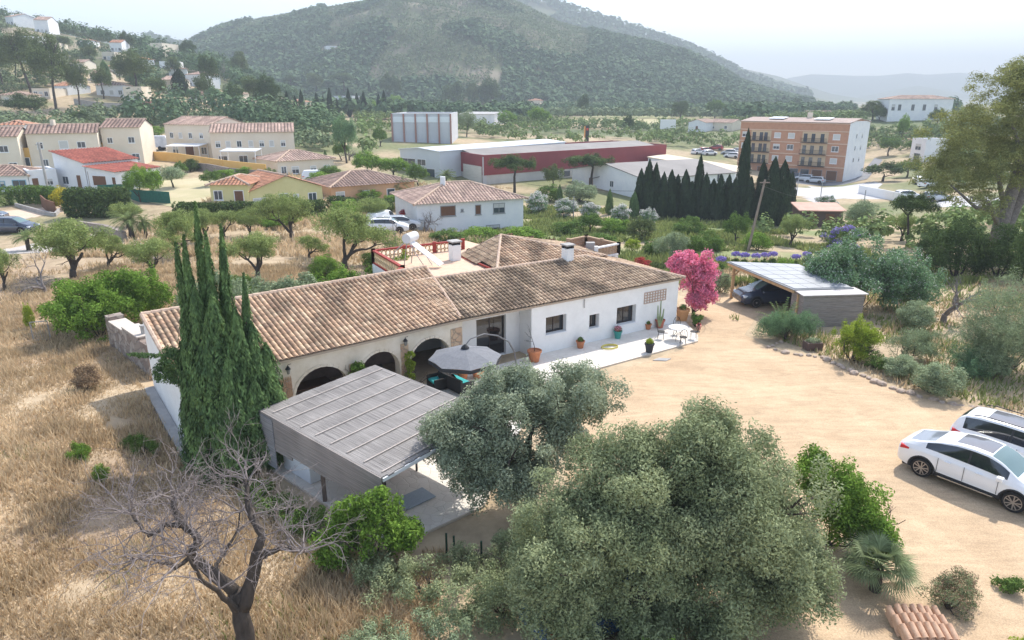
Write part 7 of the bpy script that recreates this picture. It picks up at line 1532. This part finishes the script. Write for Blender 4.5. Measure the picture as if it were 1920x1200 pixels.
# wall lanterns
for s in (-8.7, -3.02):
    p = XY(wA0,uA,s,nA,-.16); e = empty('wall_lantern', (p[0],p[1],2.45), 0, 'black iron lantern on the arcade wall, '+('left of the first arch' if s < -5 else 'between the middle and right arches'), 'lantern')
    q = MB(); q.lathe([(.06,-.16),(.1,.06),(.03,.14)], 6); q.build('glass', mat('lantern_glass', (.2,.2,.18), rough=.2), e); q = MB(); q.lathe([(.13,.06),(.03,.2)], 6); q.tube([(0,0,.18),(0,.0,.25),(.1,.13,.25)], .012, 5); q.build('frame', BLACK, e)
q = MB()
for i in range(6): q.bar(XY(wA0,uA,-9.1+i*.1,nA,-.07)+(1.25,), XY(wA0,uA,-9.1+i*.1,nA,-.07)+(2.15,), .015)
for i in range(8): q.bar(XY(wA0,uA,-9.1,nA,-.09)+(1.28+i*.12,), XY(wA0,uA,-8.58,nA,-.09)+(1.28+i*.12,), .015)
ob = q.build('trellis', mat('trellis_wood', (.5,.3,.18))); tag(ob, 'square wooden trellis left of the first arch', 'trellis')
# outdoor seating
CUSH = mat('turquoise_cloth', (.05,.42,.42), (.04,.35,.36), 6); 
def sofa(label, p, rz, w=1.8):
    t = empty('outdoor_sofa', p, rz, label, 'sofa'); q = MB(); q.box(-w/2,-.4,.05,w/2,.4,.32); q.build('frame', TRIM, t); q = MB(); q.box(-w/2,.3,.32,w/2,.42,.75); q.box(-w/2,-.4,.32,-w/2+.1,.3,.58); q.box(w/2-.1,-.4,.32,w/2,.3,.58); q.build('backrest', TRIM, t)
    q = MB(); q.box(-w/2+.12,-.38,.322,w/2-.12,.28,.45); q.build('cushion', CUSH, t, bevel=.04); return t
p = atz(856,728,.08); sofa('dark outdoor sofa with turquoise cushions beside the pergola', p, 2.3); p = atz(822,726,.08); sofa('dark armchair with turquoise cushion at the pergola corner', p, -1.0, .9)
p = atz(838,722,.08); t_ = empty('side_table', p, .4, 'pale low table between the turquoise seats', 'table'); q = MB(); q.box(-.4,-.3,.4,.4,.3,.45); q.build('tabletop', mat('pale_wood', (.6,.54,.46)), t_)
for sx in (-1,1):
    for sy in (-1,1): q = MB(); q.box(sx*.34-.03,sy*.24-.03,0,sx*.34+.03,sy*.24+.03,.398); q.build('leg', FRAMED, t_)
p = XY(wA0,uA,-4.3,nA,1.5); sofa('turquoise cushioned sofa inside the middle arch', (p[0],p[1],.08), .6, 1.9)
p = XY(wA0,uA,-7.2,nA,1.6); t_ = empty('dining_table', (p[0],p[1],.08), .67, 'long dark wooden table inside the left arch', 'table'); q = MB(); q.box(-1,-.45,.7,1,.45,.76); q.build('tabletop', mat('dark_table', (.10,.05,.03)), t_)
for sx in (-1,1):
    for sy in (-1,1): q = MB(); q.box(sx*.9-.04,sy*.36-.04,0,sx*.9+.04,sy*.36+.04,.698); q.build('leg', mat('dark_table', (0,0,0)), t_)
# wicker trellis cone by first arch
# parasol-free corner things in the yard
p = atz(1240,674,.02); q = MB(); q.prism([(p.x-.5,p.y-.15),(p.x+.2,p.y-.25),(p.x+.55,p.y+.1),(p.x-.1,p.y+.2)], .0, .05); ob = q.build('stone_slab', CONC, bevel=.01); tag(ob, 'pale flat slab lying in the gravel off the terrace', 'slab')
p = atz(1523,655,0); e = empty('planter_box', p, .1, 'dark square planter with dry flowers on the gravel edge', 'planter'); q = MB(); q.box(-.45,-.3,0,.45,.3,.45); q.build('box', mat('brown_box', (.12,.08,.07)), e, bevel=.02); cloud('foliage', [(0,0,.5,.42,.3,.18)], 500, .05, L_GREY, e, 3)
# stone edging of the gravel yard
STN = mat('edging_stone', (.50,.40,.32), (.38,.29,.23), 2, bump=.8, bscale=8); stv = []
for v in range(5):
    rng = np.random.default_rng(v); bm = bmesh.new(); bmesh.ops.create_icosphere(bm, subdivisions=2, radius=1)
    for w in bm.verts: w.co *= 1+rng.normal(0, .09); w.co.z *= .65
    me = bpy.data.meshes.new('edging_stone'); bm.to_mesh(me); bm.free(); me.materials.append(STN); stv.append(me)
edge = [(15.6,37.2),(14.5,36.4),(15.2,35.4),(16.9,34.8),(17.3,33.2),(17.9,31.8),(18.7,30.2),(19.9,28.9),(22.5,27.4)]
rr = random.Random(5)
for i in range(len(edge)-1):
    a, b = Vector((*edge[i],0)), Vector((*edge[i+1],0)); n = int((b-a).length/.36)
    for k in range(n):
        p = a.lerp(b, k/n); o = bpy.data.objects.new('edging_stone', stv[rr.randrange(5)]); col.objects.link(o); s = rr.uniform(.10,.22); o.location = (p.x+rr.uniform(-.1,.1), p.y+rr.uniform(-.1,.1), s*.3); o.scale = (s*1.2,s,s); o.rotation_euler.z = rr.random()*6
        tag(o, 'rough stone in the row edging the gravel yard on the right', 'stone', 'stones edging the gravel yard')
# stack of spare roof tiles
def tilepile():
    p = at(1735, 1195); rr = random.Random(2); me = None; TM = mat('stacked_tile', (.66,.44,.30), (.52,.31,.2), 4, bump=.4, bscale=20); q = MB(); N_ = 9
    prof = [(.085*math.cos(PI*k/N_), .085*math.sin(PI*k/N_)) for k in range(N_+1)]
    for s, z in ((1,0),): 
        vs = [(x*f, y, z_*f) for y, f in ((-.2,1.1),(.2,.9)) for x, z_ in prof]+[(x*f*.85, y, z_*f*.85) for y, f in ((-.2,1.1),(.2,.9)) for x, z_ in prof]; m_ = N_+1
        fs = [(i, i+1, m_+i+1, m_+i) for i in range(N_)]+[(2*m_+i+1, 2*m_+i, 3*m_+i, 3*m_+i+1) for i in range(N_)]+[(i+1, i, 2*m_+i, 2*m_+i+1) for i in range(N_)]+[(m_+i, m_+i+1, 3*m_+i+1, 3*m_+i) for i in range(N_)]
        q.add(vs, fs)
    src = q.build('spare_roof_tile', TM)
    first = True
    for row in range(3):
        for k in range(7):
            for st in range(3):
                o = src if first else src.copy()
                if not first: col.objects.link(o)
                first = False; o.location = (p.x-.65+k*.2+rr.uniform(-.01,.01), p.y-.15+row*.33, .10+st*.10-row*.0+.06*(k in (1,2,3,4))); o.rotation_euler = (math.radians(28), rr.uniform(-.05,.05), rr.uniform(-.06,.06)+.1)
                tag(o, 'curved clay roof tile in the stack at the bottom right', 'roof tile', 'stacked spare roof tiles')
tilepile()
# fence posts in shrubs below the patio and the small gate at left
for i, (x, y) in enumerate([(838,1045),(852,1050),(903,1060)]):
    p = at(x, y); q = MB(); q.box(-.03,-.03,-.1,.03,.03,.85); ob = q.build('fence_post', mat('dark_green_post', (.02,.05,.03)), loc=p); tag(ob, 'dark green fence post in the scrub below the patio', 'post', 'fence posts below the patio')
p = at(80, 640); e = empty('wire_gate', p, .3, 'small rusty wire gate leaning by the ivy like bush', 'gate'); q = MB()
for a, b in (((-.4,0,0),(-.4,0,1.1)),((.4,0,0),(.4,0,1.1)),((-.4,0,1.1),(.4,0,1.1)),((-.4,0,.1),(.4,0,.1))): q.tube([a,b], .025, 5)
q.build('frame', FRAMED, e); q = MB()
for k in range(7): q.tube([(-.4+.115*(k+.5),0,.1),(-.4+.115*(k+.5),0,1.1)], .006, 3)
q.build('wire', FRAMED, e)
q = MB(); p = atz(778,935,.1); q.box(-.6,-.4,0,.6,.4,.03); ob = q.build('doormat', mat('blue_grey_slats', (.42,.48,.54), (.3,.35,.4), 12, stretch=(1,9,1)), loc=p); ob.rotation_euler.z = .75; tag(ob, 'blue grey slatted mat on the sunny patio corner', 'mat')
# poles and wires
def pole(label, px, py, top, m, r=.14, lean=0., arm=True, name='utility_pole'):
    p = at(px, py); d = p.y*CT-(p.z-HCAM)*ST; h = top*d/FPX/.96; e = empty(name, p, 0, label, 'pole'); q = MB(); q.tube([(0,0,-.4),(lean*h,0,h)], [r,r*.75], 8); q.build('post', m, e)
    if arm: q = MB(); q.bar((lean*h-.5,0,h-.3),(lean*h+.5,0,h-.3), .1); q.build('crossarm', m, e); return p, h
    return p, h
PW = mat('pole_wood', (.34,.27,.22), (.24,.18,.15), 4, stretch=(1,1,.3))
pole('leaning wooden utility pole in front of the dark cypress row', 1401, 472, 128, PW, .15, .14)
pole('tall concrete utility pole by the driveway hedge at left', 92, 366, 92, CONC, .18)
pole('short street lamp pole before the red roofed house', 172, 366, 42, FRAMED, .08, arm=False, name='street_lamp')
for x, y, h, l in ((1536,388,46,'thin lamp post on the street in front of the orange block'),(1494,362,38,'thin post at the left end of the street'),(1618,392,34,'grey lamp post by the depot wall'),(1075,410,40,'grey post right of the willow like bush'),(912,345,34,'lattice pylon before the red warehouse corner')): pole(l, x, y, h, FRAMED, .09, arm=False, name='street_lamp' if 'lamp' in l else 'post')
def wire(p, q, sag, label):
    pts = [Vector(p).lerp(Vector(q), k/14)-Vector((0,0,sag*4*(k/14)*(1-k/14))) for k in range(15)]; m = MB(); m.tube([v-pts[0] for v in pts], .022, 4); ob = m.build('overhead_wire', BLACK, loc=pts[0]); tag(ob, label, 'wire')
tp_ = aty(1425,346,at(1401,472).y); wire(tp_, aty(1560,368,150), 1.0, 'overhead wire running from the leaning pole towards the orange block'); wire(tp_, aty(990,345,95), .8, 'overhead wire running left from the leaning pole past the white villa')
for (x, y, l, m) in ((1385,262,'white',0),(1150,0,'',0)):
    pass
# signs by the warehouse and the depot
def sign(label, px, py, w, h, zb, parts_):
    p = at(px, py); e = empty('sign', p, 0, label, 'sign'); q = MB(); q.tube([(-w*.35,0,0),(-w*.35,0,zb)], .08, 6); q.tube([(w*.35,0,0),(w*.35,0,zb)], .08, 6); q.build('posts' if False else 'legs', FRAMED, e)
    for nm, x0, z0, x1, z1, m in parts_: q = MB(); q.box(x0,-.1,z0,x1,.02,z1); q.build(nm, m, e)
sign('blank white hoarding near the right end of the red warehouse', 1251, 254, 6, 4, 2.5, [('board',-3,2.4,3,6,FRAMEW)])
p = at(1100, 266); d = p.y*CT-(p.z-HCAM)*ST; k = d/FPX; e = empty('totem_sign', p, 0, 'small dark and orange totem sign rising behind the red warehouse roof', 'sign'); q = MB(); q.box(-3.2*k,-.4,0,3.6*k,.4,30*k); q.build('tower', TRIM, e); q = MB(); q.box(-5.0*k,-.45,8*k,-3.22*k,.45,28*k); q.build('orange_panel', mat('orange_panel', (.7,.3,.08)), e); q = MB(); q.box(-1.6*k,-.43,21*k,2.2*k,-.401,25*k); q.build('emblem', mat('sign_red', (.5,.06,.04)), e)
# ================================================================ HAZE
q = MB(); q.box(-7000,-150,-30,7000,6900,420); hz_ = q.build('haze', None) if False else None
me = bpy.data.meshes.new('haze'); me.from_pydata(q.v, [], q.f); hm = bpy.data.materials.new('haze_air'); hm.use_nodes = True; N = hm.node_tree.nodes; N.clear()
pv = N.new('ShaderNodeVolumePrincipled'); pv.inputs['Color'].default_value = (.84,.92,1,1); pv.inputs['Density'].default_value = .00043; pv.inputs['Anisotropy'].default_value = .0
ou = N.new('ShaderNodeOutputMaterial'); hm.node_tree.links.new(pv.outputs[0], ou.inputs['Volume']); me.materials.append(hm)
ho = bpy.data.objects.new('haze', me); col.objects.link(ho); tag(ho, kind='stuff')
